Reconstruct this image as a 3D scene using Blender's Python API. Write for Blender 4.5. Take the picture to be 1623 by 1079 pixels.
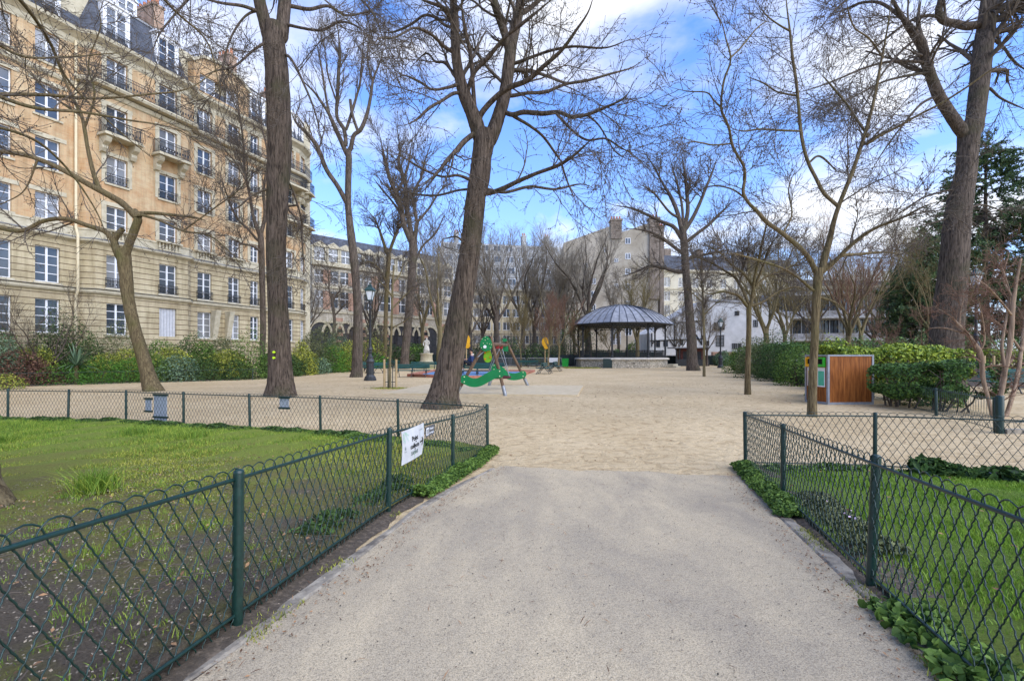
import bpy, math, random
import numpy as np
from mathutils import Matrix, Vector
R = math.radians
rng = np.random.default_rng(7)
random.seed(7)
for o in list(bpy.data.objects): bpy.data.objects.remove(o)
SC = bpy.context.scene
COL = SC.collection

# ---------------------------------------------------------------- camera
F, U0, V0, EYE = 750.0, 811.5, 562.0, 1.5
cam = bpy.data.cameras.new('camera'); co = bpy.data.objects.new('camera', cam); COL.objects.link(co)
cam.sensor_width = 36; cam.lens = 36*F/1623; cam.shift_y = (V0-539.5)/1623
cam.clip_start = .05; cam.clip_end = 5000
co.location = (0, 0, EYE); co.rotation_euler = (R(90), 0, 0)
SC.camera = co
# ---------------------------------------------------------------- sky and sun
SUN_EL, SUN_AZ = 40, 128          # azimuth clockwise from +Y: behind the camera, to the right
w = bpy.data.worlds.new('World'); SC.world = w; w.use_nodes = True
nt = w.node_tree; nt.nodes.clear(); N = nt.nodes.new; Lk = nt.links.new
out = N('ShaderNodeOutputWorld'); bg = N('ShaderNodeBackground'); bg.inputs[1].default_value = .15
sky = N('ShaderNodeTexSky'); sky.sky_type = 'NISHITA'; sky.sun_disc = False
sky.sun_elevation = R(SUN_EL); sky.sun_rotation = R(SUN_AZ); sky.air_density = 1.0; sky.dust_density = .4; sky.ozone_density = 2.0
tc = N('ShaderNodeTexCoord'); sp = N('ShaderNodeSeparateXYZ'); Lk(tc.outputs['Generated'], sp.inputs[0])
def mth(op, a, b=None, c=None):
    n = N('ShaderNodeMath'); n.operation = op
    for i, x in enumerate((a, b, c)):
        if x is None: continue
        if isinstance(x, (int, float)): n.inputs[i].default_value = x
        else: Lk(x, n.inputs[i])
    return n.outputs[0]
zz = mth('ADD', mth('MAXIMUM', sp.outputs[2], 0.0), .16)
cx = mth('DIVIDE', sp.outputs[0], zz); cy = mth('DIVIDE', sp.outputs[1], zz)
cb = N('ShaderNodeCombineXYZ'); Lk(cx, cb.inputs[0]); Lk(cy, cb.inputs[1]); cb.inputs[2].default_value = 3.7
n1 = N('ShaderNodeTexNoise'); n1.inputs['Scale'].default_value = 1.25; n1.inputs['Detail'].default_value = 9; n1.inputs['Roughness'].default_value = .52
n1.inputs['Distortion'].default_value = .25
Lk(cb.outputs[0], n1.inputs['Vector'])
lowb = mth('MULTIPLY', mth('SUBTRACT', .55, mth('MINIMUM', sp.outputs[2], .55)), .16)
val = mth('ADD', n1.outputs[0], lowb)
rp = N('ShaderNodeValToRGB'); rp.color_ramp.elements[0].position = .52; rp.color_ramp.elements[0].color = (0, 0, 0, 1)
rp.color_ramp.elements[1].position = .66; rp.color_ramp.elements[1].color = (1, 1, 1, 1); Lk(val, rp.inputs[0])
cl = N('ShaderNodeMix'); cl.data_type = 'RGBA'; Lk(mth('MULTIPLY', rp.outputs[0], .9), cl.inputs[0])
tint = N('ShaderNodeMix'); tint.data_type = 'RGBA'; tint.blend_type = 'MULTIPLY'; tint.inputs[0].default_value = 1
Lk(sky.outputs[0], tint.inputs[6]); tint.inputs[7].default_value = (.62, .88, 1.34, 1)
hz_ = N('ShaderNodeMix'); hz_.data_type = 'RGBA'; Lk(mth('MULTIPLY', mth('POWER', mth('SUBTRACT', 1.0, mth('MAXIMUM', sp.outputs[2], 0.0)), 4.2), .85), hz_.inputs[0])
Lk(tint.outputs[2], hz_.inputs[6]); hz_.inputs[7].default_value = (2.45, 2.85, 3.45, 1)
Lk(hz_.outputs[2], cl.inputs[6])
n2 = N('ShaderNodeTexNoise'); n2.inputs['Scale'].default_value = 3.5; n2.inputs['Detail'].default_value = 6; Lk(cb.outputs[0], n2.inputs['Vector'])
r2 = N('ShaderNodeValToRGB'); r2.color_ramp.elements[0].position = .35; r2.color_ramp.elements[0].color = (3.2, 3.35, 3.65, 1)
r2.color_ramp.elements[1].position = .65; r2.color_ramp.elements[1].color = (4.5, 4.45, 4.4, 1); Lk(n2.outputs[0], r2.inputs[0])
Lk(r2.outputs[0], cl.inputs[7])
Lk(cl.outputs[2], bg.inputs[0]); Lk(bg.outputs[0], out.inputs[0])
sl = bpy.data.lights.new('sun', 'SUN'); sl.energy = 2.0; sl.angle = R(75); sl.color = (1, .95, .85)
so = bpy.data.objects.new('sun', sl); COL.objects.link(so)
d = Vector((math.sin(R(SUN_AZ))*math.cos(R(SUN_EL)), math.cos(R(SUN_AZ))*math.cos(R(SUN_EL)), math.sin(R(SUN_EL))))
so.rotation_euler = d.to_track_quat('Z', 'Y').to_euler(); so.location = (30, -30, 60)
SC.view_settings.view_transform = 'Standard'; SC.view_settings.look = 'None'
SC.view_settings.exposure = 1.08; SC.view_settings.gamma = 1

# ---------------------------------------------------------------- helpers
def gz(y): return .055*(6.6-y) if y < 6.6 else 0.0
def GZ(y): return np.maximum(.055*(6.6-np.asarray(y)), 0)
def PX(u, v, Y): return Vector(((u-U0)/F*Y, Y, EYE-(v-V0)/F*Y))
def GP(u, v):
    Y = F*EYE/(v-V0); return Vector(((u-U0)/F*Y, Y, 0))

class MB:
    def __init__(s): s.V = []; s.Fs = []; s.n = 0; s.M = None
    def add(s, v, f):
        v = np.asarray(v, float).reshape(-1, 3)
        if s.M is not None:
            m = np.array(s.M); v = v@m[:3, :3].T+m[:3, 3]
        f = np.asarray(f, np.int64)
        s.V.append(v); s.Fs.append(f+s.n); s.n += len(v)
    def addl(s, v, fl):     # list of faces of mixed size
        n0 = s.n; v = np.asarray(v, float).reshape(-1, 3)
        if s.M is not None:
            m = np.array(s.M); v = v@m[:3, :3].T+m[:3, 3]
        s.V.append(v); s.n += len(v)
        for f in fl: s.Fs.append(np.asarray([f], np.int64)+n0)
    def box(s, cx, cy, cz, sx, sy, sz, rz=0, M=None):
        v = np.array([[x, y, z] for x in (-.5, .5) for y in (-.5, .5) for z in (-.5, .5)])*(sx, sy, sz)
        if rz:
            c, q = math.cos(rz), math.sin(rz); v[:, :2] = v[:, :2]@np.array([[c, q], [-q, c]])
        if M is not None: m = np.array(M); v = v@m[:3, :3].T+m[:3, 3]
        v = v+(cx, cy, cz)
        s.add(v, [[0, 1, 3, 2], [4, 6, 7, 5], [0, 4, 5, 1], [2, 3, 7, 6], [0, 2, 6, 4], [1, 5, 7, 3]])
    def b2(s, x0, x1, y0, y1, z0, z1): s.box((x0+x1)/2, (y0+y1)/2, (z0+z1)/2, x1-x0, y1-y0, z1-z0)
    def quad(s, a, b, c, d): s.add([a, b, c, d], [[0, 1, 2, 3]])
    def bar(s, p, q, a, b=None):            # square bar between points
        p, q = Vector(p), Vector(q); b = b or a; dd = q-p; L = dd.length
        m = dd.to_track_quat('Z', 'Y').to_matrix(); c = (p+q)/2
        s.box(c.x, c.y, c.z, a, b, L, M=m.to_4x4())
    def tube(s, pts, rad, k=8, cap=True):
        P = np.array([tuple(p) for p in pts], float)[None]; r = np.ones(P.shape[1])*rad
        v, f = tubes(P, r[None], k); s.add(v, f)
        if cap:
            n = P.shape[1]; s.addl(v.reshape(-1, 3), [list(range(k))[::-1], [(n-1)*k+i for i in range(k)]])
    def lathe(s, prof, k=16, c=(0, 0, 0), rot=0, squash=1):
        a = np.arange(k)*2*math.pi/k+rot; pr = np.array(prof, float)
        v = np.stack([pr[:, None, 0]*np.cos(a)+c[0], pr[:, None, 0]*np.sin(a)*squash+c[1], np.repeat(pr[:, None, 1], k, 1)+c[2]], -1).reshape(-1, 3)
        n = len(prof); i = np.arange(n-1)[:, None]*k; j = np.arange(k)[None]; j2 = (j+1) % k
        f = np.stack([i+j, i+j2, i+k+j2, i+k+j], -1).reshape(-1, 4); s.add(v, f)
        if prof[0][0] > 1e-4: s.addl(v[:k] , [list(range(k))[::-1]])
        if prof[-1][0] > 1e-4: s.addl(v[-k:], [list(range(k))])
    def prism(s, poly, h0, h1, axis='z'):
        n = len(poly); v = []
        for h in (h0, h1):
            for a, b in poly: v.append({'z': (a, b, h), 'y': (a, h, b), 'x': (h, a, b)}[axis])
        s.addl(v, [list(range(n))[::-1], list(range(n, 2*n))]+[[i, (i+1) % n, n+(i+1) % n, n+i] for i in range(n)])
    def build(s, name, mat=None, parent=None, smooth=False):
        me = bpy.data.meshes.new(name)
        V = np.concatenate(s.V) if s.V else np.zeros((0, 3))
        me.vertices.add(len(V)); me.vertices.foreach_set('co', V.astype(np.float32).ravel())
        tot = [np.full(len(f), f.shape[1]) for f in s.Fs]; tot = np.concatenate(tot) if tot else np.zeros(0, int)
        lv = np.concatenate([f.ravel() for f in s.Fs]) if s.Fs else np.zeros(0, int)
        me.loops.add(len(lv)); me.loops.foreach_set('vertex_index', lv.astype(np.int32))
        st = np.zeros(len(tot), np.int32); st[1:] = np.cumsum(tot)[:-1]
        me.polygons.add(len(tot)); me.polygons.foreach_set('loop_start', st); me.polygons.foreach_set('loop_total', tot.astype(np.int32))
        me.polygons.foreach_set('use_smooth', np.full(len(tot), bool(smooth)))
        me.update(calc_edges=True)
        if mat: me.materials.append(mat)
        o = bpy.data.objects.new(name, me); COL.objects.link(o)
        if parent is not None: o.parent = parent
        return o

def tubes(P, Rd, k):
    Nn, K, _ = P.shape
    T = np.empty_like(P); T[:, 1:-1] = P[:, 2:]-P[:, :-2]; T[:, 0] = P[:, 1]-P[:, 0]; T[:, -1] = P[:, -1]-P[:, -2]
    T /= np.linalg.norm(T, axis=2, keepdims=True)+1e-9
    av = np.abs(T.mean(1)); ref = np.where((av[:, 2:3] > .8), np.array([[1., 0, 0]]), np.array([[0, 0, 1.]]))[:, None, :]
    A = np.cross(T, ref); A /= np.linalg.norm(A, axis=2, keepdims=True)+1e-9
    B = np.cross(T, A)
    a = np.arange(k)*2*math.pi/k
    v = P[:, :, None]+Rd[:, :, None, None]*(A[:, :, None]*np.cos(a)[:, None]+B[:, :, None]*np.sin(a)[:, None])
    i = (np.arange(Nn)[:, None, None]*K+np.arange(K-1)[None, :, None])*k; j = np.arange(k)[None, None]; j2 = (j+1) % k
    f = np.stack([i+j, i+j2, i+k+j2, i+k+j], -1).reshape(-1, 4)
    return v.reshape(-1, 3), f

def tag(o, label=None, cat=None, group=None, kind=None):
    if label: o['label'] = label
    if cat: o['category'] = cat
    if group: o['group'] = group
    if kind: o['kind'] = kind
    return o
def thing(name, label, cat, loc=(0, 0, 0), rz=0, group=None):
    o = bpy.data.objects.new(name, None); COL.objects.link(o); o.location = loc; o.rotation_euler = (0, 0, rz); o.empty_display_size = .3
    return tag(o, label, cat, group)
def struct(o, label, cat): return tag(o, label, cat, kind='structure')
def kids(o): return [c for c in bpy.data.objects if c.parent == o]
def dup(root, loc, rz=None, label=None, sc=None):
    def cp(o, p):
        c = o.copy(); COL.objects.link(c); c.parent = p
        for k in tree.get(o.name, []): cp(k, c)
        return c
    tree = {}
    for o in bpy.data.objects:
        if o.parent: tree.setdefault(o.parent.name, []).append(o)
    r = cp(root, root.parent); r.location = loc
    if rz is not None: r.rotation_euler = (0, 0, rz)
    if sc: r.scale = (sc, sc, sc)
    if label: r['label'] = label
    return r

# ---------------------------------------------------------------- materials
def mat(name, c1, c2=None, scale=4, rough=.85, bump=0, bscale=None, st=(1, 1, 1), spec=.3, metal=0, detail=6, lo=.35, hi=.65, island=0, c3=None, trans=0, bdist=.02):
    m = bpy.data.materials.new(name); m.use_nodes = True; t = m.node_tree; b = t.nodes['Principled BSDF']
    b.inputs['Roughness'].default_value = rough; b.inputs['Metallic'].default_value = metal
    b.inputs['Specular IOR Level'].default_value = spec
    b.inputs['Base Color'].default_value = (*c1, 1)
    if c2 is None and not bump: return m
    tc = t.nodes.new('ShaderNodeTexCoord'); mp = t.nodes.new('ShaderNodeMapping'); mp.inputs['Scale'].default_value = st
    t.links.new(tc.outputs['Object'], mp.inputs[0])
    if c2 is not None:
        n = t.nodes.new('ShaderNodeTexNoise'); n.inputs['Scale'].default_value = scale; n.inputs['Detail'].default_value = detail; n.inputs['Roughness'].default_value = .62
        t.links.new(mp.outputs[0], n.inputs['Vector'])
        src = n.outputs[0]
        if island:
            g = t.nodes.new('ShaderNodeNewGeometry'); mx = t.nodes.new('ShaderNodeMix'); mx.inputs[0].default_value = island
            t.links.new(src, mx.inputs[2]); 
            a = t.nodes.new('ShaderNodeMath'); a.operation = 'MULTIPLY_ADD'; a.inputs[1].default_value = .6; a.inputs[2].default_value = .2
            t.links.new(g.outputs['Random Per Island'], a.inputs[0]); t.links.new(a.outputs[0], mx.inputs[3]); src = mx.outputs[0]
        r = t.nodes.new('ShaderNodeValToRGB'); e = r.color_ramp.elements; e[0].position = lo; e[0].color = (*c1, 1); e[1].position = hi; e[1].color = (*c2, 1)
        if c3 is not None: x = e.new((lo+hi)/2); x.color = (*c3, 1)
        t.links.new(src, r.inputs[0]); t.links.new(r.outputs[0], b.inputs['Base Color'])
    if bump:
        n = t.nodes.new('ShaderNodeTexNoise'); n.inputs['Scale'].default_value = bscale or scale; n.inputs['Detail'].default_value = 8; n.inputs['Roughness'].default_value = .65
        t.links.new(mp.outputs[0], n.inputs['Vector'])
        bp = t.nodes.new('ShaderNodeBump'); bp.inputs['Strength'].default_value = bump; bp.inputs['Distance'].default_value = bdist
        t.links.new(n.outputs[0], bp.inputs['Height']); t.links.new(bp.outputs[0], b.inputs['Normal'])
    if trans:
        b.inputs['Subsurface Weight'].default_value = 0
        tr = t.nodes.new('ShaderNodeBsdfTranslucent'); mxs = t.nodes.new('ShaderNodeMixShader'); mxs.inputs[0].default_value = trans
        if c2 is not None: t.links.new(r.outputs[0], tr.inputs[0])
        else: tr.inputs[0].default_value = (*c1, 1)
        t.links.new(b.outputs[0], mxs.inputs[1]); t.links.new(tr.outputs[0], mxs.inputs[2]); t.links.new(mxs.outputs[0], t.nodes['Material Output'].inputs[0])
    return m

def masonry(name, c1, c2, mortar, bw, bh, scale=1.0, msize=.012, tint=None, rot=(R(90), 0, 0), bump=.3, nscale=.8):
    """brick or ashlar courses in the wall's own x-z plane"""
    m = bpy.data.materials.new(name); m.use_nodes = True; t = m.node_tree; b = t.nodes['Principled BSDF']; b.inputs['Roughness'].default_value = .9
    b.inputs['Specular IOR Level'].default_value = .2
    tc = t.nodes.new('ShaderNodeTexCoord'); sp = t.nodes.new('ShaderNodeSeparateXYZ'); t.links.new(tc.outputs['Object'], sp.inputs[0])
    ad = t.nodes.new('ShaderNodeMath'); ad.operation = 'ADD'; t.links.new(sp.outputs[0], ad.inputs[0]); t.links.new(sp.outputs[1], ad.inputs[1])
    cb = t.nodes.new('ShaderNodeCombineXYZ'); t.links.new(ad.outputs[0], cb.inputs[0]); t.links.new(sp.outputs[2], cb.inputs[1])
    br = t.nodes.new('ShaderNodeTexBrick'); br.inputs['Scale'].default_value = 1; br.inputs['Brick Width'].default_value = bw; br.inputs['Row Height'].default_value = bh
    br.inputs['Mortar Size'].default_value = msize; br.inputs['Mortar Smooth'].default_value = .2; br.inputs['Bias'].default_value = -.1
    br.inputs['Color1'].default_value = (*c1, 1); br.inputs['Color2'].default_value = (*c2, 1); br.inputs['Mortar'].default_value = (*mortar, 1)
    t.links.new(cb.outputs[0], br.inputs['Vector'])
    n = t.nodes.new('ShaderNodeTexNoise'); n.inputs['Scale'].default_value = nscale; n.inputs['Detail'].default_value = 8; n.inputs['Roughness'].default_value = .7; t.links.new(tc.outputs['Object'], n.inputs['Vector'])
    r = t.nodes.new('ShaderNodeValToRGB'); e = r.color_ramp.elements; e[0].position = .35; e[0].color = (*(tint or (.62, .6, .56)), 1); e[1].position = .62; e[1].color = (1.05, 1.05, 1.05, 1)
    t.links.new(n.outputs[0], r.inputs[0])
    mx = t.nodes.new('ShaderNodeMix'); mx.data_type = 'RGBA'; mx.blend_type = 'MULTIPLY'; mx.inputs[0].default_value = .75
    t.links.new(br.outputs[0], mx.inputs[6]); t.links.new(r.outputs[0], mx.inputs[7]); t.links.new(mx.outputs[2], b.inputs['Base Color'])
    mp = t.nodes.new('ShaderNodeMapping'); mp.inputs['Scale'].default_value = (2.2, 2.2, .22); t.links.new(tc.outputs['Object'], mp.inputs[0]); n3 = t.nodes.new('ShaderNodeTexNoise'); n3.inputs['Scale'].default_value = 1.2; n3.inputs['Detail'].default_value = 7; n3.inputs['Roughness'].default_value = .7; t.links.new(mp.outputs[0], n3.inputs['Vector'])
    r3 = t.nodes.new('ShaderNodeValToRGB'); e = r3.color_ramp.elements; e[0].position = .36; e[0].color = (.58, .55, .5, 1); e[1].position = .55; e[1].color = (1.04, 1.04, 1.04, 1); t.links.new(n3.outputs[0], r3.inputs[0])
    mx2 = t.nodes.new('ShaderNodeMix'); mx2.data_type = 'RGBA'; mx2.blend_type = 'MULTIPLY'; mx2.inputs[0].default_value = .6; t.links.new(mx.outputs[2], mx2.inputs[6]); t.links.new(r3.outputs[0], mx2.inputs[7]); t.links.new(mx2.outputs[2], b.inputs['Base Color'])
    bp = t.nodes.new('ShaderNodeBump'); bp.inputs['Strength'].default_value = bump; bp.inputs['Distance'].default_value = .03; bp.invert = True
    t.links.new(br.outputs['Fac'], bp.inputs['Height']); t.links.new(bp.outputs[0], b.inputs['Normal'])
    return m

def sand_mat():
    m = bpy.data.materials.new('sand'); m.use_nodes = True; t = m.node_tree; b = t.nodes['Principled BSDF']; b.inputs['Roughness'].default_value = .95; b.inputs['Specular IOR Level'].default_value = .15
    tc = t.nodes.new('ShaderNodeTexCoord')
    def noise(s, d, ro=.6, dist=0):
        n = t.nodes.new('ShaderNodeTexNoise'); n.inputs['Scale'].default_value = s; n.inputs['Detail'].default_value = d; n.inputs['Roughness'].default_value = ro; n.inputs['Distortion'].default_value = dist
        t.links.new(tc.outputs['Object'], n.inputs['Vector']); return n.outputs[0]
    def ramp(src, p0, c0, p1, c1):
        r = t.nodes.new('ShaderNodeValToRGB'); e = r.color_ramp.elements; e[0].position = p0; e[0].color = (*c0, 1); e[1].position = p1; e[1].color = (*c1, 1); t.links.new(src, r.inputs[0]); return r.outputs[0]
    def mul(a, b2, f):
        x = t.nodes.new('ShaderNodeMix'); x.data_type = 'RGBA'; x.blend_type = 'MULTIPLY'; x.inputs[0].default_value = f; t.links.new(a, x.inputs[6]); t.links.new(b2, x.inputs[7]); return x.outputs[2]
    base = ramp(noise(.35, 5), .35, (.53, .395, .22), .65, (.63, .485, .285))
    c = mul(base, ramp(noise(5, 6, .7, .6), .34, (.62, .57, .5), .52, (1, 1, 1)), .8)
    c = mul(c, ramp(noise(60, 3, .7), .3, (.72, .69, .65), .6, (1.08, 1.08, 1.08)), .8)
    c = mul(c, ramp(noise(14, 3, .5), .27, (.35, .28, .2), .33, (1, 1, 1)), .8)
    t.links.new(c, b.inputs['Base Color'])
    a1 = t.nodes.new('ShaderNodeMath'); a1.operation = 'MULTIPLY_ADD'; a1.inputs[1].default_value = .18; t.links.new(noise(45, 5, .7), a1.inputs[0]); t.links.new(noise(5, 5, .6, .6), a1.inputs[2])
    bp = t.nodes.new('ShaderNodeBump'); bp.inputs['Strength'].default_value = .9; bp.inputs['Distance'].default_value = .07; t.links.new(a1.outputs[0], bp.inputs['Height']); t.links.new(bp.outputs[0], b.inputs['Normal'])
    return m

def path_mat():
    m = bpy.data.materials.new('worn_path'); m.use_nodes = True; t = m.node_tree; b = t.nodes['Principled BSDF']; b.inputs['Roughness'].default_value = .92; b.inputs['Specular IOR Level'].default_value = .2
    tc = t.nodes.new('ShaderNodeTexCoord')
    def noise(s, d, ro=.6, dist=0, st=(1, 1, 1)):
        mp = t.nodes.new('ShaderNodeMapping'); mp.inputs['Scale'].default_value = st; mp.inputs['Rotation'].default_value = (0, 0, R(-12)); t.links.new(tc.outputs['Object'], mp.inputs[0])
        n = t.nodes.new('ShaderNodeTexNoise'); n.inputs['Scale'].default_value = s; n.inputs['Detail'].default_value = d; n.inputs['Roughness'].default_value = ro; n.inputs['Distortion'].default_value = dist
        t.links.new(mp.outputs[0], n.inputs['Vector']); return n.outputs[0]
    def ramp(src, p0, c0, p1, c1, mid=None):
        r = t.nodes.new('ShaderNodeValToRGB'); e = r.color_ramp.elements; e[0].position = p0; e[0].color = (*c0, 1); e[1].position = p1; e[1].color = (*c1, 1); t.links.new(src, r.inputs[0]); return r.outputs[0]
    def mul(a, b2, f):
        x = t.nodes.new('ShaderNodeMix'); x.data_type = 'RGBA'; x.blend_type = 'MULTIPLY'; x.inputs[0].default_value = f; t.links.new(a, x.inputs[6]); t.links.new(b2, x.inputs[7]); return x.outputs[2]
    big = ramp(noise(1.0, 9, .68, .3, (1.3, .55, 1)), .34, (.365, .30, .21), .62, (.555, .445, .285))
    c = mul(big, ramp(noise(120, 2, .6), .36, (.55, .55, .55), .52, (1.1, 1.09, 1.07)), .6)
    c = mul(c, ramp(noise(230, 2, .7), .36, (.35, .34, .33), .50, (1.1, 1.1, 1.1)), .75)
    t.links.new(c, b.inputs['Base Color'])
    a1 = t.nodes.new('ShaderNodeMath'); a1.operation = 'MULTIPLY_ADD'; a1.inputs[1].default_value = .5; t.links.new(noise(160, 3, .7), a1.inputs[0]); t.links.new(noise(12, 5, .7), a1.inputs[2])
    bp = t.nodes.new('ShaderNodeBump'); bp.inputs['Strength'].default_value = .7; bp.inputs['Distance'].default_value = .012; t.links.new(a1.outputs[0], bp.inputs['Height']); t.links.new(bp.outputs[0], b.inputs['Normal'])
    return m

def bark_mat(name, dark, light, moss=None, sc=1.0, bump=.9):
    m = bpy.data.materials.new(name); m.use_nodes = True; t = m.node_tree; b = t.nodes['Principled BSDF']; b.inputs['Roughness'].default_value = .95; b.inputs['Specular IOR Level'].default_value = .15
    tc = t.nodes.new('ShaderNodeTexCoord'); mp = t.nodes.new('ShaderNodeMapping'); mp.inputs['Scale'].default_value = (1, 1, .11); t.links.new(tc.outputs['Object'], mp.inputs[0])
    n = t.nodes.new('ShaderNodeTexNoise'); n.inputs['Scale'].default_value = 15*sc; n.inputs['Detail'].default_value = 6; n.inputs['Roughness'].default_value = .65; n.inputs['Distortion'].default_value = .8; t.links.new(mp.outputs[0], n.inputs['Vector'])
    r = t.nodes.new('ShaderNodeValToRGB'); e = r.color_ramp.elements; e[0].position = .38; e[0].color = (*dark, 1); e[1].position = .6; e[1].color = (*light, 1); t.links.new(n.outputs[0], r.inputs[0])
    src = r.outputs[0]
    n2 = t.nodes.new('ShaderNodeTexNoise'); n2.inputs['Scale'].default_value = 1.1; n2.inputs['Detail'].default_value = 5; t.links.new(tc.outputs['Object'], n2.inputs['Vector'])
    r2 = t.nodes.new('ShaderNodeValToRGB'); e = r2.color_ramp.elements; e[0].position = .5; e[0].color = (0, 0, 0, 1); e[1].position = .72; e[1].color = (.7, .7, .7, 1); t.links.new(n2.outputs[0], r2.inputs[0])
    mx = t.nodes.new('ShaderNodeMix'); mx.data_type = 'RGBA'; t.links.new(r2.outputs[0], mx.inputs[0]); t.links.new(src, mx.inputs[6]); mx.inputs[7].default_value = (*(moss or (.09, .085, .03)), 1)
    t.links.new(mx.outputs[2], b.inputs['Base Color'])
    bp = t.nodes.new('ShaderNodeBump'); bp.inputs['Strength'].default_value = bump; bp.inputs['Distance'].default_value = .05; t.links.new(n.outputs[0], bp.inputs['Height']); t.links.new(bp.outputs[0], b.inputs['Normal'])
    return m

m_sand = sand_mat(); m_path = path_mat()
m_bark = bark_mat('bark_brown', (.034, .025, .018), (.15, .112, .082), (.07, .066, .032), 1.35, 1.0)
m_bark2 = bark_mat('bark_olive', (.07, .05, .026), (.19, .145, .075), (.10, .095, .03), 1.8, .6)
m_bark3 = bark_mat('bark_grey', (.038, .030, .023), (.145, .112, .085), (.07, .066, .035), 1.3, .9)
m_barkp = bark_mat('bark_pale_pink', (.17, .115, .075), (.38, .27, .18), (.2, .15, .1), .8, .3)
m_barky = bark_mat('bark_yellowish', (.10, .08, .04), (.24, .19, .10), (.16, .14, .05), 1.6, .4)
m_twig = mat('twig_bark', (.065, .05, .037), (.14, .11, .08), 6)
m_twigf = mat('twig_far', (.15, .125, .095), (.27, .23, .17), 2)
m_twigr = mat('twig_reddish', (.13, .07, .045), (.24, .14, .09), 6)
m_twigy = mat('twig_yellow', (.13, .10, .045), (.22, .17, .07), 6)
m_green = mat('green_fence_paint', (.004, .020, .015), (.008, .034, .025), 40, rough=.35, spec=.5, bump=.15, bscale=120, bdist=.002)
m_greend = mat('dark_green_paint', (.008, .022, .018), (.016, .036, .03), 10, rough=.4, spec=.5)
m_iron = mat('black_iron', (.012, .013, .014), (.03, .032, .034), 12, rough=.45, spec=.5)
m_stone = masonry('cream_stone', (.52, .44, .28), (.47, .39, .25), (.17, .12, .07), 40, .36, msize=.022, bump=1, tint=(.62, .58, .5))
m_trim = mat('stone_trim', (.40, .35, .24), (.55, .49, .35), 3, bump=.3, bscale=20)
m_brick = masonry('yellow_brick', (.55, .42, .24), (.49, .335, .185), (.48, .38, .25), .24, .08, msize=.012, tint=(.88, .62, .44), nscale=.7)
m_slate = masonry('roof_slate', (.085, .095, .12), (.12, .13, .155), (.05, .052, .06), .3, .2, msize=.01)
m_zinc = mat('zinc', (.20, .20, .205), (.37, .37, .375), 2, rough=.6, metal=.1, bump=.1)
m_white = mat('white_paint', (.72, .72, .72), (.8, .8, .8), 8, rough=.5)
m_glass = mat('window_glass', (.035, .042, .05), (.07, .085, .10), .8, rough=.08, spec=.8)
_t = m_glass.node_tree; _oi = _t.nodes.new('ShaderNodeObjectInfo'); _mx = _t.nodes.new('ShaderNodeMix'); _mx.data_type = 'RGBA'; _rp = _t.nodes.new('ShaderNodeValToRGB')
_rp.color_ramp.elements[0].position = .45; _rp.color_ramp.elements[0].color = (0, 0, 0, 1); _rp.color_ramp.elements[1].position = 1.0; _rp.color_ramp.elements[1].color = (.85, .85, .85, 1)
_t.links.new(_oi.outputs['Random'], _rp.inputs[0]); _t.links.new(_rp.outputs[0], _mx.inputs[0]); _b = _t.nodes['Principled BSDF']; _t.links.new(_b.inputs['Base Color'].links[0].from_socket, _mx.inputs[6]); _mx.inputs[7].default_value = (.30, .30, .29, 1); _t.links.new(_mx.outputs[2], _b.inputs['Base Color'])
m_wood = mat('weathered_wood', (.075, .045, .028), (.21, .13, .075), 10, st=(1, 1, .2), bump=.4)
m_leafd = mat('leaf_dark', (.015, .035, .012), (.10, .17, .04), 1.5, rough=.6, spec=.2, island=.6, trans=.15)
m_leafm = mat('leaf_mid', (.025, .065, .012), (.18, .28, .05), 1.5, rough=.6, spec=.2, island=.6, trans=.2)
m_leafg = mat('leaf_bright', (.02, .075, .01), (.14, .31, .04), 1.5, rough=.6, spec=.2, island=.6, trans=.2)
m_leafy = mat('leaf_yellow_green', (.06, .10, .015), (.50, .50, .08), 1.2, rough=.6, spec=.2, island=.7, trans=.2)
m_leafr = mat('leaf_russet', (.05, .025, .018), (.17, .085, .05), 1.5, rough=.7, spec=.2, island=.6)
m_leafb = mat('leaf_blue_green', (.05, .09, .05), (.20, .29, .16), 1.5, rough=.6, spec=.2, island=.6)
m_leafo = mat('leaf_olive', (.06, .075, .03), (.19, .20, .08), 1.5, rough=.6, spec=.2, island=.6)
m_soil = mat('soil', (.075, .058, .04), (.17, .13, .09), 25, bump=1, bscale=30, c3=(.085, .065, .045))
# ================================================================ GROUND
def sheet(name, poly_rows, mt, dz, label, cat, kind='structure'):
    """rows of (y, xleft, xright): a strip of ground following the slope"""
    mb = MB(); v = []; f = []
    nx = 12
    for y, a, b in poly_rows:
        for i in range(nx+1): v.append((a+(b-a)*i/nx, y, gz(y)+dz))
    for r in range(len(poly_rows)-1):
        for i in range(nx): p = r*(nx+1)+i; f.append([p, p+1, p+nx+2, p+nx+1])
    mb.add(v, f); o = mb.build(name, mt, smooth=True); return tag(o, label, cat, kind=kind)

sheet('sand_ground', [(-60, -400, 400), (6.6, -400, 400), (40, -400, 400), (2500, -2500, 2500)], m_sand, 0, 'pale trodden sand of the open park square', 'sand ground')

def seg_x(pts, y):
    """x on a polyline given as (x,y) with increasing y"""
    for (x0, y0), (x1, y1) in zip(pts, pts[1:]):
        if y0 <= y <= y1: return x0+(x1-x0)*(y-y0)/(y1-y0)
    return pts[0][0] if y < pts[0][1] else pts[-1][0]

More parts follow.
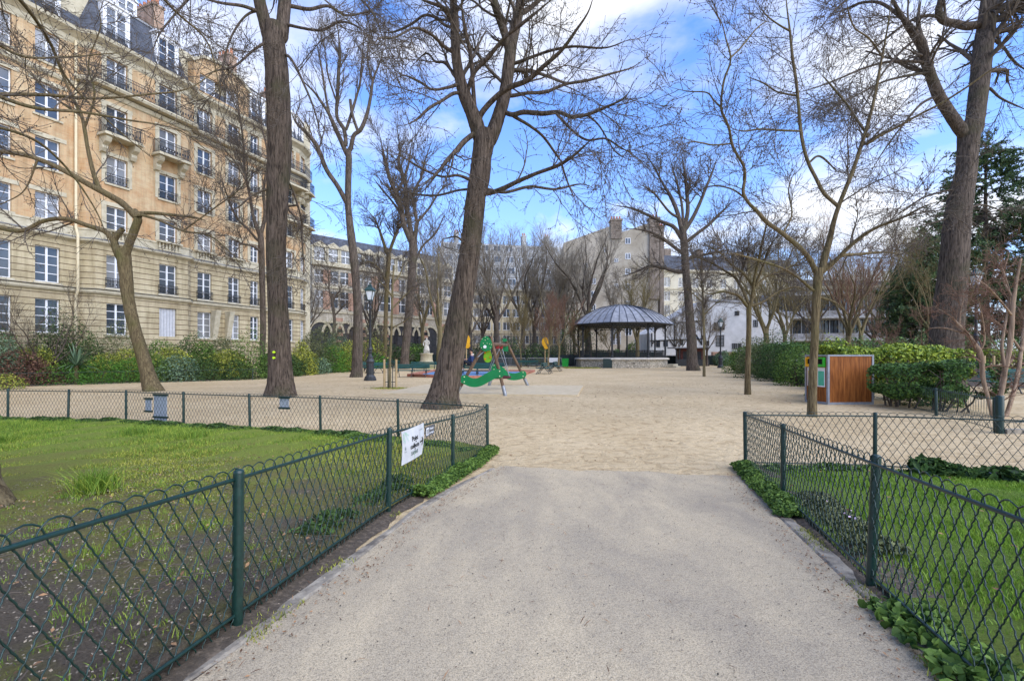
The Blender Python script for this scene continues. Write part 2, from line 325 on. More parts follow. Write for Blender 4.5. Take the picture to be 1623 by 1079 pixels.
PL = [(-1.72, -3), (-1.56, -1.2), (-1.40, .42), (-1.20, 1.79), (-1.03, 2.6), (-.82, 4.05), (-.48, 5.3), (-.16, 6.25)]
PRr = [(.75, -3), (1.1, -1), (1.38, .6), (1.66, 1.79), (1.86, 2.6), (2.28, 4.2), (2.66, 5.55), (2.72, 5.7)]
def far_y(t): return 6.25-.62*t
v = []; f = []; nu, nv = 70, 60; mb = MB()
for j in range(nv+1):
    for i in range(nu+1):
        t = i/nu; y1 = far_y(t)+.05*math.sin(t*13)+.03*math.sin(t*29+1)+.03*rng.uniform(-1, 1); y = -3+(y1+3)*j/nv
        a, b = seg_x(PL, y), seg_x(PRr, y); v.append((a+(b-a)*t, y, gz(y)+.008))
for j in range(nv):
    for i in range(nu): p = j*(nu+1)+i; f.append([p, p+1, p+nu+2, p+nu+1])
mb.add(v, f); struct(mb.build('path', m_path, smooth=True), 'worn grey and beige bonded gravel path between the two fenced lawns', 'path')
m_kerb = mat('kerb_concrete', (.13, .11, .085), (.42, .36, .27), 7, bump=.6, bscale=40, detail=9)
for pts, sgn, lab in ((PL, -1, 'thin flush concrete edging strip along the left of the path'), (PRr, 1, 'thin flush concrete edging strip along the right of the path')):
    mb = MB()
    ys = np.linspace(-3, 6.1 if sgn < 0 else 5.6, 50); v = []; f = []
    for i, y in enumerate(ys):
        x = seg_x(pts, y); wv = (.07 if sgn < 0 else .11)+.02*math.sin(y*3)
        v += [(x+sgn*.004, y, gz(y)+.004), (x+sgn*.02, y, gz(y)+.014), (x+sgn*wv, y, gz(y)+.012), (x+sgn*(wv+.012), y, gz(y)-.03)]
        if i: q = 4*i; f += [[q-4, q-3, q+1, q], [q-3, q-2, q+2, q+1], [q-2, q-1, q+3, q+2]]
    mb.add(v, f); struct(mb.build('path_edging', m_kerb), lab, 'path edging')

# fence lines (x, y)
FL = [(-1.72, -3.3), (-1.58, -1.4), (-1.44, .42), (-1.26, 2.17), (-1.06, 4.05), (-.71, 5.68), (-.38, 7.35)]
BL = [(-.38, 7.35), (-1.98, 8.25), (-3.6, 8.9), (-5.15, 9.3), (-6.8, 9.8), (-8.4, 10.3), (-9.85, 10.5), (-11.4, 10.7), (-13.0, 10.9), (-14.6, 11.1), (-16.2, 11.3)]
FR = [(1.0, -1.0), (1.44, .85), (1.97, 2.6), (2.55, 4.45), (3.06, 6.2)]
BR = [(3.06, 6.2), (4.6, 6.0), (6.05, 5.1), (7.4, 4.0), (8.7, 2.8)]

def lawn_mat(name, c_soil, c_moss, c_green, y0, y1):
    m = bpy.data.materials.new(name); m.use_nodes = True; t = m.node_tree; b = t.nodes['Principled BSDF']; b.inputs['Roughness'].default_value = .95; b.inputs['Specular IOR Level'].default_value = .15
    tc = t.nodes.new('ShaderNodeTexCoord'); sp = t.nodes.new('ShaderNodeSeparateXYZ'); t.links.new(tc.outputs['Object'], sp.inputs[0])
    mr = t.nodes.new('ShaderNodeMapRange'); mr.inputs[1].default_value = y0; mr.inputs[2].default_value = y1; t.links.new(sp.outputs[1], mr.inputs[0])
    def nz(s, d, ro=.65):
        n = t.nodes.new('ShaderNodeTexNoise'); n.inputs['Scale'].default_value = s; n.inputs['Detail'].default_value = d; n.inputs['Roughness'].default_value = ro; t.links.new(tc.outputs['Object'], n.inputs['Vector']); return n.outputs[0]
    ad = t.nodes.new('ShaderNodeMath'); ad.operation = 'MULTIPLY_ADD'; ad.inputs[1].default_value = 1.6; t.links.new(nz(2.2, 8), ad.inputs[0])
    sb = t.nodes.new('ShaderNodeMath'); sb.operation = 'SUBTRACT'; sb.inputs[1].default_value = .8; t.links.new(mr.outputs[0], sb.inputs[0]); t.links.new(sb.outputs[0], ad.inputs[2])
    r = t.nodes.new('ShaderNodeValToRGB'); e = r.color_ramp.elements; e[0].position = .12; e[0].color = (*c_soil, 1); e[1].position = .85; e[1].color = (*c_green, 1); x = e.new(.42); x.color = (*c_moss, 1)
    t.links.new(ad.outputs[0], r.inputs[0])
    r2 = t.nodes.new('ShaderNodeValToRGB'); e = r2.color_ramp.elements; e[0].position = .3; e[0].color = (.3, .28, .25, 1); e[1].position = .66; e[1].color = (1.35, 1.3, 1.2, 1); t.links.new(nz(75, 8, .8), r2.inputs[0])
    mx = t.nodes.new('ShaderNodeMix'); mx.data_type = 'RGBA'; mx.blend_type = 'MULTIPLY'; mx.inputs[0].default_value = .9; t.links.new(r.outputs[0], mx.inputs[6]); t.links.new(r2.outputs[0], mx.inputs[7]); t.links.new(mx.outputs[2], b.inputs['Base Color'])
    bp = t.nodes.new('ShaderNodeBump'); bp.inputs['Strength'].default_value = 1; bp.inputs['Distance'].default_value = .03; t.links.new(nz(60, 9, .8), bp.inputs['Height']); t.links.new(bp.outputs[0], b.inputs['Normal'])
    return m
m_lawnL = lawn_mat('lawn_soil_left', (.165, .135, .10), (.215, .205, .058), (.22, .27, .05), 1.2, 8.5)
m_lawnR = lawn_mat('lawn_soil_right', (.12, .10, .07), (.16, .20, .04), (.15, .23, .035), -1.5, 3)

def back_y(x, line):   # y of back fence at x
    L = sorted(line)
    for (x0, y0), (x1, y1) in zip(L, L[1:]):
        if x0 <= x <= x1: return y0+(y1-y0)*(x-x0)/(x1-x0)
    return L[0][1] if x < L[0][0] else L[-1][1]
def grid_lawn(x0, x1, side, line, fline, mt, name, label):
    mb = MB(); v = []; f = []; nx, ny = 90, 70
    xs = np.linspace(x0, x1, nx+1)
    for i, x in enumerate(xs):
        # lower limit: where the path-side fence line is at this x
        pts = sorted([(p[1], p[0]) for p in fline])
        ylo = -3.0
        for (ya, xa), (yb, xb) in zip(pts, pts[1:]):
            if min(xa, xb) <= x <= max(xa, xb): ylo = ya+(yb-ya)*(x-xa)/(xb-xa) if xb != xa else ya
        yhi = back_y(x, line)
        if side > 0 and x < fline[-1][0]: yhi = fline[-1][1] if x >= fline[-1][0] else None
        v += [(x, ylo+(yhi-ylo)*j/ny if yhi is not None else ylo, 0) for j in range(ny+1)]
    V = np.array(v); nse = .02*np.sin(V[:, 0]*2.1+V[:, 1]*1.3)+.015*np.sin(V[:, 0]*5.3-V[:, 1]*4.1)+rng.normal(0, .004, len(V))
    V[:, 2] = GZ(V[:, 1])+.07+nse
    for i in range(nx):
        for j in range(ny): p = i*(ny+1)+j; f.append([p, p+ny+1, p+ny+2, p+1])
    mb.add(V, f); return struct(mb.build(name, mt, smooth=True), label, 'lawn')
grid_lawn(-16.2, -.40, -1, BL, FL, m_lawnL, 'lawn_soil', 'patchy lawn ground of moss and dark bare soil inside the left fence')
# right lawn as rows between fence and a far limit
mb = MB(); v = []; f = []
ys = np.linspace(-1, 6.18, 70)
def rx(y):
    L = sorted([(p[1], p[0]) for p in BR]); 
    for (ya, xa), (yb, xb) in zip(L, L[1:]):
        if ya <= y <= yb: return xa+(xb-xa)*(y-ya)/(yb-ya)
    return 8.7 if y < L[0][0] else 3.08
for y in ys:
    a = seg_x(FR, y)+.02; b = max(rx(y), a+.02)
    for i in range(41): x = a+(b-a)*i/40; v.append((x, y, gz(y)+.035+.015*math.sin(x*4+y*3)))
for j in range(len(ys)-1):
    for i in range(40): p = j*41+i; f.append([p, p+1, p+42, p+41])
mb.add(v, f); struct(mb.build('lawn_soil', m_lawnR, smooth=True), 'bright green lawn ground inside the right fence', 'lawn')

def inside_left(x, y):
    ok = (y < np.interp(x, [p[0] for p in sorted(BL)], [p[1] for p in sorted(BL)])-.06)
    fx = np.interp(y, [p[1] for p in FL], [p[0] for p in FL])
    return ok & (x < fx-.03)
def inside_right(x, y):
    fx = np.interp(y, [p[1] for p in FR], [p[0] for p in FR])
    L = sorted([(p[1], p[0]) for p in BR]); bx = np.interp(y, [p[0] for p in L], [p[1] for p in L])
    return (x > fx+.03) & (x < bx-.03) & (y < 6.15)
def snoise(x, y, s, seed):
    r = np.random.default_rng(seed); o = 0
    for k in range(6):
        a = r.uniform(0, 2*math.pi); fr = s*r.uniform(.6, 1.8); o = o+np.sin((x*math.cos(a)+y*math.sin(a))*fr+r.uniform(0, 6))
    return o/2.4
def blades(name, x, y, h, wd, mt, label, cat='grass', dz=.03, lean=.35):
    n = len(x); z = GZ(y)+dz-.01; a = rng.uniform(0, 2*math.pi, n); h = h*rng.uniform(.5, 1.3, n)
    dx, dy = np.cos(a)*wd/2, np.sin(a)*wd/2; l = rng.normal(0, lean, (n, 2))*h[:, None]
    b0 = np.stack([x-dx, y-dy, z], 1); b1 = np.stack([x+dx, y+dy, z], 1)
    m0 = np.stack([x-dx*.7+l[:, 0]*.4, y-dy*.7+l[:, 1]*.4, z+h*.6], 1); m1 = np.stack([x+dx*.7+l[:, 0]*.4, y+dy*.7+l[:, 1]*.4, z+h*.6], 1)
    tp = np.stack([x+l[:, 0], y+l[:, 1], z+h], 1)
    V = np.stack([b0, b1, m1, m0, tp], 1).reshape(-1, 3); i = np.arange(n)[:, None]*5
    mb = MB(); mb.V.append(V); mb.n = len(V); mb.Fs += [i+np.array([[0, 1, 2, 3]]), i+np.array([[3, 2, 4]])]
    return tag(mb.build(name, mt), label, cat, kind='stuff')
m_grass = mat('grass_blades', (.08, .15, .015), (.40, .46, .07), 2.6, rough=.6, c3=(.17, .29, .03), island=.5, trans=.25)
m_grassm = mat('moss_blades', (.10, .12, .02), (.50, .46, .09), 2.6, rough=.7, c3=(.26, .29, .035), island=.55, trans=.2)
m_grassr = mat('fresh_grass_blades', (.07, .16, .012), (.30, .44, .05), 1.6, rough=.6, island=.5, trans=.3)
n = 420000; x = rng.uniform(-15, -.4, n); y = rng.uniform(.6, 11.2, n); q = snoise(x, y, 1.7, 3)+.5*snoise(x, y, 6, 5)
edge = np.interp(y, [p[1] for p in FL], [p[0] for p in FL])-x
dens = np.clip((y-3.9+.25*snoise(x, y, 1.2, 31))/1.9, 0, 1)
k = inside_left(x, y) & (rng.uniform(0, 1, n) < np.clip(dens*1.3+.3*(q-.4), 0.0, 1))
DZL = .065; x1, y1 = x[k], y[k]; g = rng.uniform(0, 1, len(x1)) < np.clip((y1-6.3)/3.6-.02*x1*0+.18*snoise(x1, y1, .9, 9)-.25*np.clip((x1+5)/4, 0, 1), .04, .95)
blades('grass', x1[g], y1[g], .055, .007, m_grass, 'fresh green grass at the back of the left lawn', dz=DZL)
blades('moss', x1[~g], y1[~g], .028, .009, m_grassm, 'yellowish moss and short grass over the left lawn', 'moss', dz=DZL)
# sparse clumps in the bare soil close to the camera
cx_ = rng.uniform(-4.5, -.9, 520); cy_ = 1.0+4.8*rng.uniform(0, 1, 520)**.8; cn = rng.integers(5, 46, 520)
x = np.repeat(cx_, cn)+rng.normal(0, .04, cn.sum()); y = np.repeat(cy_, cn)+rng.normal(0, .04, cn.sum()); k = inside_left(x, y)
blades('grass_clumps', x[k], y[k], .04, .004, m_grass, dz=.065, label= 'sparse grass clumps on the bare soil by the left fence')
# tuft
x = -4.05+rng.normal(0, .07, 520); y = 4.6+rng.normal(0, .07, 520)
blades('grass_tuft', x, y, .22, .007, m_grass, 'tall grass tuft on the left lawn near the fence', lean=.6, dz=DZL)
for tx, ty in ((-6.9, 8.6), (-8.4, 7.8), (-5.6, 8.2), (-9.5, 8.3)):
    x = tx+rng.normal(0, .1, 260); y = ty+rng.normal(0, .1, 260)
    blades('grass_tuft', x, y, .14, .008, m_grass, 'tufts of longer green grass at the back of the left lawn', lean=.6, dz=DZL)
n = 210000; x = rng.uniform(1.3, 8, n); y = rng.uniform(.5, 6.2, n); q = snoise(x, y, 2.2, 13)
fx = np.interp(y, [p[1] for p in FR], [p[0] for p in FR])
k = inside_right(x, y) & (rng.uniform(0, 1, n) < np.clip((x-fx)*1.4-.15+.3*q, .02, 1))
blades('grass', x[k], y[k], .042, .0075, m_grassr, 'dense bright green grass of the right lawn')

# leaf scatter used for ivy, litter and ground cover
def leafcloud(P, size, nrm=None, jit=.8, asp=.6, seed=None):
    n = len(P); D = rng.normal(0, 1, (n, 3))*jit
    if nrm is not None: D = D+nrm
    D /= np.linalg.norm(D, axis=1, keepdims=True)+1e-9
    A = np.cross(D, rng.normal(0, 1, (n, 3))); A /= np.linalg.norm(A, axis=1, keepdims=True)+1e-9; B = np.cross(D, A)
    s = (size*rng.uniform(.6, 1.35, n))[:, None]
    v = np.stack([P-A*s*.5, P+B*s*asp*.5+D*s*.08, P+A*s*.5, P-B*s*asp*.5+D*s*.08], 1).reshape(-1, 3)
    i = np.arange(n)[:, None]*4
    return v, i+np.array([[0, 1, 2, 3]])
def leafhex(P, size, nrm=None, jit=.8, asp=.6):
    n = len(P); D = rng.normal(0, 1, (n, 3))*jit
    if nrm is not None: D = D+nrm
    D /= np.linalg.norm(D, axis=1, keepdims=True)+1e-9
    A = np.cross(D, rng.normal(0, 1, (n, 3))); A /= np.linalg.norm(A, axis=1, keepdims=True)+1e-9; B = np.cross(D, A)*asp
    s = (size*rng.uniform(.5, 1.4, n)/2)[:, None]; w = rng.uniform(.8, 1.2, (n, 6))
    k = [(-1, 0, 0), (-.45, .75, .25), (.35, .8, .2), (1, 0, -.15), (.35, -.8, .2), (-.45, -.75, .25)]
    v = np.stack([P+s*w[:, i:i+1]*(A*a+B*b_)+D*s*c for i, (a, b_, c) in enumerate(k)], 1).reshape(-1, 3)
    i = np.arange(n)[:, None]*6
    return v, np.concatenate([i+np.array([[0, 1, 2, 3]]), i+np.array([[0, 3, 4, 5]])])
def leafobj(name, P, size, mt, nrm=None, jit=.8, asp=.6, parent=None, near=False):
    mb = MB(); mb.add(*(leafhex if near else leafcloud)(P, size, nrm, jit, asp) if near else leafcloud(P, size, nrm, jit, asp)); return mb.build(name, mt, parent)
def strip_pts(line, n, w0, w1, hmax, seed=0, lo=0.0, hi=1.0):
    L = np.array(line, float); seg = np.linalg.norm(np.diff(L, axis=0), axis=1); cum = np.r_[0, np.cumsum(seg)]
    t = rng.uniform(lo, hi, n)*cum[-1]; x = np.interp(t, cum, L[:, 0]); y = np.interp(t, cum, L[:, 1])
    k = np.clip(np.searchsorted(cum, t)-1, 0, len(seg)-1); dr = np.diff(L, axis=0)[k]/seg[k][:, None]; nn = np.stack([-dr[:, 1], dr[:, 0]], 1)
    lump = .5+.5*np.sin(t*3.1+seed)*np.sin(t*7.3+seed*2)
    o = w0+(w1-w0)*rng.beta(2, 2, n); x = x+nn[:, 0]*o; y = y+nn[:, 1]*o
    c = 1-((o-(w0+w1)/2)/((w1-w0)/2))**2
    z = GZ(y)+.02+rng.uniform(0, 1, n)**.7*hmax*np.sqrt(np.clip(c, 0.02, 1))*(.35+.65*lump)
    return np.stack([x, y, z], 1)
up = np.array([0, -.3, 1.0])
tag(leafobj('ground_ivy', strip_pts([(-.97, 4.55), (-.71, 5.68), (-.38, 7.35)], 15000, -.22, .1, .12, 1), .03, m_leafm, up, asp=.85, near=True), 'light green ivy creeping through the corner of the left fence', 'ivy', kind='stuff')
tag(leafobj('ground_ivy', strip_pts(BL[1:], 30000, -.06, .42, .13, 2), .055, m_leafd, up, asp=.8, near=True), 'dark leafy ground cover along the back fence of the left lawn', 'ground cover', kind='stuff')
tag(leafobj('ground_ivy', strip_pts([(-.5, 7.2), (-1.98, 8.15), (-2.9, 8.5)], 9000, 0, .4, .14, 3), .035, m_leafm, up, asp=.8, near=True), 'green ground cover inside the far corner of the left lawn', 'ground cover', kind='stuff')
tag(leafobj('ground_ivy', strip_pts([(2.36, 3.85), (2.55, 4.45), (3.06, 6.2)], 12000, -.1, .2, .12, 4), .03, m_leafm, up, asp=.85, near=True), 'light green ivy creeping under the right fence by the corner', 'ivy', kind='stuff')
tag(leafobj('ground_ivy', strip_pts([(1.2, -.1), (1.5, 1.1), (1.86, 2.35)], 2600, -.24, .12, .07, 5), .045, m_leafm, up, asp=.95, near=True), 'broad leaved weeds under the near end of the right fence', 'weeds', kind='stuff')
tag(leafobj('low_plants', strip_pts([(-1.16, 3.2), (-1.06, 4.05), (-.9, 4.9)], 1500, .05, .42, .17, 6), .045, m_leafd, None, asp=.45, near=True), 'blue green leafy weeds inside the left fence below the notice', 'weeds', kind='stuff')
tag(leafobj('low_plants', strip_pts([(2.1, 3.0), (2.55, 4.45)], 2600, -.42, -.04, .13, 7), .045, m_leafo, None, asp=.45, near=True), 'grey green primrose clumps inside the right fence', 'flowers', kind='stuff')
tag(leafobj('low_plants', strip_pts([(5.9, 5.2), (4.9, 5.85)], 1500, 0, .35, .22, 8), .085, m_leafd, up, asp=.7, near=True), 'broad dark hellebore leaves by the back fence of the right lawn', 'plants', kind='stuff')
tag(leafobj('low_plants', strip_pts([(3.2, 6.1), (4.5, 5.95)], 1200, -.35, -.02, .1, 9), .06, m_leafm, up, asp=.7, near=True), 'low green weeds along the back fence of the right lawn', 'weeds', kind='stuff')
m_flower = mat('pink_petals', (.6, .35, .5), (.75, .6, .7), 20)
for lab, line, nfl, w0, w1 in (('tiny pale pink blossoms among the hellebores on the right lawn', [(5.9, 5.2), (5.0, 5.8)], 26, .05, .35), ('tiny lilac primrose blossoms inside the right fence', [(2.3, 3.5), (2.6, 4.5)], 16, -.4, -.1)):
    P = strip_pts(line, nfl, w0, w1, .1, 2); P[:, 2] += .08; tag(leafobj('small_blossoms', P, .02, m_flower, up, asp=1), lab, 'flowers', kind='stuff')
# litter: small twigs, pebbles, dead leaves
def litter(name, x, y, size, mt, label, dz=.012, asp=.5, cat='litter'):
    P = np.stack([x, y, GZ(y)+dz+rng.uniform(0, .006, len(x))], 1)
    return tag(leafobj(name, P, size, mt, np.array([0, 0, 1.]), jit=.28, asp=asp), label, cat, kind='stuff')
m_dead = mat('dead_leaf', (.10, .05, .025), (.34, .19, .09), 9, island=.9)
m_peb = mat('pebble', (.06, .05, .035), (.36, .29, .20), 9, island=.9)
# verge strips: grass and moss at the foot of the fences, on the path side
for line, w0, w1, lab in ((FL[1:5], -.02, -.2, 'moss and grass verge between the left fence and the path'), (FR[0:4], .0, .14, 'moss and grass verge between the right fence and the path')):
    P = strip_pts(line, 3800, min(w0, w1), max(w0, w1), .01, 4); q = snoise(P[:, 0], P[:, 1], 8, 4) > .15
    blades('verge_grass', P[q, 0], P[q, 1], .028, .006, m_grassm, lab, dz=.01)
for line, w0, w1, lab in ((PL, -.02, .22, 'dead leaf scraps gathered along the left edge of the path'), (PRr, -.22, .04, 'dead leaf scraps gathered along the right edge of the path')):
    P = strip_pts([p for p in line if p[1] > .3], 700, min(-w0, -w1) if line is PL else -.04, max(-w0, -w1) if line is PL else .22, .004, 3)
    litter('edge_litter', P[:, 0], P[:, 1], .017, m_dead, lab, .014, .5)
# earth strip under the fences
for line, a, b, lab in ((FL, .14, -.26, 'dark earth strip under the left fence'), (FR, .3, -.09, 'dark earth strip under the right fence')):
    mb = MB(); v = []; f = []
    for i, y in enumerate(np.linspace(-3 if a < .2 else -1, 7.2 if a < .2 else 6.2, 90)):
        x = float(np.interp(y, [p[1] for p in line], [p[0] for p in line])); j = .03*math.sin(y*9)+.02*math.sin(y*23)
        if a < .2: l, r_ = x-.3, x+.12+j*.6
        else: l, r_ = x-.06+j*.6, x+.3
        v += [(l, y, gz(y)+.03), ((l+r_)/2, y, gz(y)+.04), (r_, y, gz(y)+.006)] if a < .2 else [(l, y, gz(y)+.006), ((l+r_)/2, y, gz(y)+.04), (r_, y, gz(y)+.03)]
        if i: q = 3*i; f += [[q-3, q-2, q+1, q], [q-2, q-1, q+2, q+1]]
    mb.add(v, f); struct(mb.build('earth_strip', m_soil, smooth=True), lab, 'earth')
x = rng.uniform(-4.5, -.5, 1600); y = rng.uniform(.9, 7.5, 1600); k = inside_left(x, y); litter('fallen_leaves', x[k], y[k], .028, m_dead, 'small brown dead leaves scattered on the left lawn', .09, cat='leaf litter')
x = rng.uniform(-5, -.5, 26000); y = .9+5.6*rng.uniform(0, 1, 26000)**1.4; k = inside_left(x, y); litter('soil_crumbs', x[k], y[k], .011, m_peb, 'pale crumbs and pebbles on the soil of the left lawn', .088, .8)
x = rng.uniform(1.5, 6, 120); y = rng.uniform(.9, 6, 120); k = inside_right(x, y); litter('fallen_leaves', x[k], y[k], .045, m_dead, 'brown dead leaves scattered on the right lawn', .085, cat='leaf litter')
x = rng.uniform(-1.3, 2.7, 5000); y = rng.uniform(1.2, 7.2, 5000); litter('path_grit', x, y, .009, m_peb, 'fine pale grit scattered on the path', .012, .8)
x = rng.uniform(-1.2, 2.6, 420); y = rng.uniform(1.2, 6.8, 420); litter('path_twigs', x, y, .045, m_dead, 'tiny dry twigs scattered on the path', .014, .09)
x = rng.uniform(-10, 12, 900); y = rng.uniform(6.5, 24, 900); litter('sand_litter', x, y, .05, m_dead, 'small dark leaf scraps scattered on the sand', .006, .5)
mb = MB(); nv = 300
x = rng.uniform(-3.6, -1.2, 160); y = rng.uniform(1.2, 4.8, 160); k = inside_left(x, y)
for a, b in zip(x[k], y[k]):
    t = rng.uniform(0, 6.28); l = rng.uniform(.05, .22); zc = gz(b)+.085
    mb.tube([(a, b, zc), (a+l*.5*math.cos(t), b+l*.5*math.sin(t), zc+.02), (a+l*math.cos(t+.3), b+l*math.sin(t+.3), zc+.004)], .003, 4)
tag(mb.build('dry_twigs', m_twig), 'dry broken twigs lying on the soil of the left lawn', 'twigs', kind='stuff')

# ================================================================ FENCES
def fence(name, line, label, h=.73, step=.085, fine=True, group=None, post_r=.0235, posts=True, mt=None, skip0=False, amp=.0022):
    mt = mt or m_green
    L = np.array(line, float); x0, y0 = L[0]
    root = thing(name, label, 'fence', (x0, y0, gz(y0)), 0, group); off = np.array([x0, y0, gz(y0)])
    seg = np.linalg.norm(np.diff(L, axis=0), axis=1); cum = np.r_[0, np.cumsum(seg)]; tot = cum[-1]
    def at(s, z, nn=0.0):
        s = np.asarray(s); x = np.interp(s, cum, L[:, 0]); y = np.interp(s, cum, L[:, 1])
        k = np.clip(np.searchsorted(cum, s, side='right')-1, 0, len(seg)-1); d = np.diff(L, axis=0)[k]/seg[k][..., None]
        return np.stack([x-d[..., 1]*nn, y+d[..., 0]*nn, GZ(y)+z], -1)-off
    zr, zb = h-.042, .07
    K = 1.65; step_s = .0105 if fine else .075
    starts = np.arange(-.42, tot+.05, step)
    lw = .11/2
    up_s = np.arange(0, (zr-.03)/K, step_s/1.9 if fine else .2)
    # one wire: up slope, over an arch, down slope
    s1 = up_s; z1 = .03+up_s*K
    na = 9 if fine else 5
    th = np.linspace(math.pi, 0, na); s_end = s1[-1]; z_end = z1[-1]
    sa = s_end+lw*1.0+lw*np.cos(th)*1.0; za = z_end+np.sin(th)*(h+.008-z_end)
    s2 = sa[-1]+up_s; z2 = z_end-up_s*K
    S = np.r_[s1, sa[1:-1], s2]; Z = np.r_[z1, za[1:-1], z2]
    dl = np.r_[0, np.cumsum(np.hypot(np.diff(S), np.diff(Z)))]
    ph = dl/(step*.42)*2*math.pi
    n_off = amp*np.sin(ph)*(1 if fine else 0); inpl = (amp*.45*np.sin(ph*1.0+1.3) if fine else 0)
    SS = starts[:, None]+S[None]+inpl; ok = (starts+S.min() > -1)
    Pw = at(np.clip(SS, 0, tot), Z[None]+0*SS, (n_off[None]*np.where(np.arange(len(starts)) % 2, 1, -1)[:, None]))
    rad = .0031 if fine else .003
    # drop wires that lie outside the run
    valid = (SS > 0) & (SS < tot)
    mb = MB()
    # split clipped wires: keep only contiguous inside portions
    full = valid.all(1)
    if full.any():
        mb.add(*tubes(Pw[full], np.full(Pw[full].shape[:2], rad), 4 if fine else 3))
    for w_, ok_ in zip(Pw[~full], valid[~full]):
        idx = np.where(ok_)[0]
        if len(idx) < 3: continue
        br = np.where(np.diff(idx) > 1)[0]
        for part in np.split(idx, br+1):
            if len(part) > 2: mb.add(*tubes(w_[part][None], np.full((1, len(part)), rad), 4 if fine else 3))
    mb.build('wire_mesh', mt, root, smooth=True)
    ns = max(2, int(tot/.25)); s = np.unique(np.r_[np.linspace(0, tot, ns), cum])
    for nm, z, r_ in (('top_rail', zr, .009), ('bottom_rail', zb, .008)):
        mb = MB(); mb.tube(at(s, z+0*s), r_, 8); mb.build(nm, mt, root, smooth=True)
    if posts:
        pm = MB(); pm.lathe([(post_r, -.15), (post_r, h-.012), (post_r*.93, h-.003), (post_r*.6, h+.004), (0.0001, h+.006)], 12)
        po = None
        for i, c in enumerate(cum):
            if skip0 and i == 0: continue
            if po is None: po = pm.build('post', mt, root, smooth=True); q = po
            else: q = po.copy(); COL.objects.link(q); q.parent = root
            q.location = tuple(at(c, 0.0)); q.rotation_euler = (rng.normal(0, .012), rng.normal(0, .012), 0)
    return root
G1 = 'low green wire fences along the path and lawns'
fence('lawn_fence', FL, 'green looped wire fence along the left edge of the path, with a white notice', group=G1)
fence('lawn_fence', BL, 'green looped wire fence along the back of the left lawn', group=G1, skip0=True, amp=.0022)
fence('lawn_fence', FR, 'green looped wire fence along the right edge of the path', group=G1)
fence('lawn_fence', BR, 'green looped wire fence along the back of the right lawn', group=G1, skip0=True)
G2 = 'low dark fences edging the planted beds'
fence('bed_fence', [(-31, 17.5), (-23.4, 21.6), (-19.4, 24.9), (-15.4, 28.1), (-14.9, 34.9), (-14.3, 41.7)], 'low dark wire fence in front of the shrub bed by the tall brick facade', .68, .14, False, G2, mt=m_greend)
fence('bed_fence', [(9.3, 9.1), (10.4, 11.6), (11.5, 14.05), (12.6, 16.5), (13.1, 19.1), (13.6, 21.8), (15.6, 28.5), (17.7, 35.2), (19.8, 42)], 'low green wire fence in front of the right hedge behind the wooden bin shelter', .68, .11, False, G2, post_r=.035, mt=m_green)
fence('bed_fence', [(9.3, 9.1), (12.6, 9.0), (15.5, 9.1)], 'low green wire fence running right from the thick post by the pale bare shrub', .25, .11, False, G2, mt=m_green)
mb = MB(); mb.lathe([(.062, -.1), (.062, .7), (.055, .72), (.0001, .725)], 16, (0, 0, 0)); o = mb.build('corner_post', m_green, None, True); o.location = (9.3, 9.02, 0)
tag(o, 'thick round green corner post at the foot of the pale bare shrub', 'post')
mb = MB(); mb.b2(9.35, 16, 8.93, 9.06, -.05, .09); struct(mb.build('stone_kerb', m_kerb), 'low stone kerb running right from the thick green post', 'kerb')
# ================================================================ BUILDINGS
def offs(poly, d):
    P = [Vector(p) for p in poly]; o = []
    for i, p in enumerate(P):
        ns = []
        if i: t = (p-P[i-1]).normalized(); ns.append(Vector((t.y, -t.x)))
        if i < len(P)-1: t = (P[i+1]-p).normalized(); ns.append(Vector((t.y, -t.x)))
        n = sum(ns, Vector((0, 0))).normalized(); k = d/max(.5, n.dot(ns[0])); o.append((p.x+n.x*k, p.y+n.y*k))
    return o
def loft(mb, poly, prof):
    rows = [[(x, y, z) for x, y in offs(poly, d)] for z, d in prof]; n = len(poly)
    v = [p for r_ in rows for p in r_]; f = []
    for i in range(len(rows)-1):
        for j in range(n-1): a = i*n+j; f.append([a, a+1, a+n+1, a+n])
    mb.addl(v, f)
    mb.addl([r_[0] for r_ in rows], [list(range(len(rows)))]); mb.addl([r_[-1] for r_ in rows], [list(range(len(rows)))[::-1]])
def segM(p0, p1):
    a = Vector((p0[0], p0[1], 0)); t = (Vector((p1[0], p1[1], 0))-a); L = t.length; t.normalize()
    return Matrix(((t.x, -t.y, 0, a.x), (t.y, t.x, 0, a.y), (0, 0, 1, 0), (0, 0, 0, 1))), L
def wall(mb, p0, p1, z0, z1, ops, depth=.22):
    M, L = segM(p0, p1); mb.M = M
    xs = sorted({0, L, *[min(max(o[i], 0), L) for o in ops for i in (0, 1)]}); zs = sorted({z0, z1, *[min(max(o[i], z0), z1) for o in ops for i in (2, 3)]})
    for a, b in zip(xs, xs[1:]):
        for c, d_ in zip(zs, zs[1:]):
            mx, mz = (a+b)/2, (c+d_)/2
            if any(o[0] < mx < o[1] and o[2] < mz < o[3] for o in ops): continue
            mb.quad((a, 0, c), (b, 0, c), (b, 0, d_), (a, 0, d_))
    for a, b, c, d_ in ops:
        c2, d2 = max(c, z0), min(d_, z1)
        if c2 >= d2: continue
        mb.quad((a, 0, c2), (a, depth, c2), (a, depth, d2), (a, 0, d2)); mb.quad((b, depth, c2), (b, 0, c2), (b, 0, d2), (b, depth, d2))
        if c >= z0: mb.quad((a, 0, c), (b, 0, c), (b, depth, c), (a, depth, c))
        if d_ <= z1: mb.quad((a, depth, d_), (b, depth, d_), (b, 0, d_), (a, 0, d_))
    mb.M = None
_win = {}
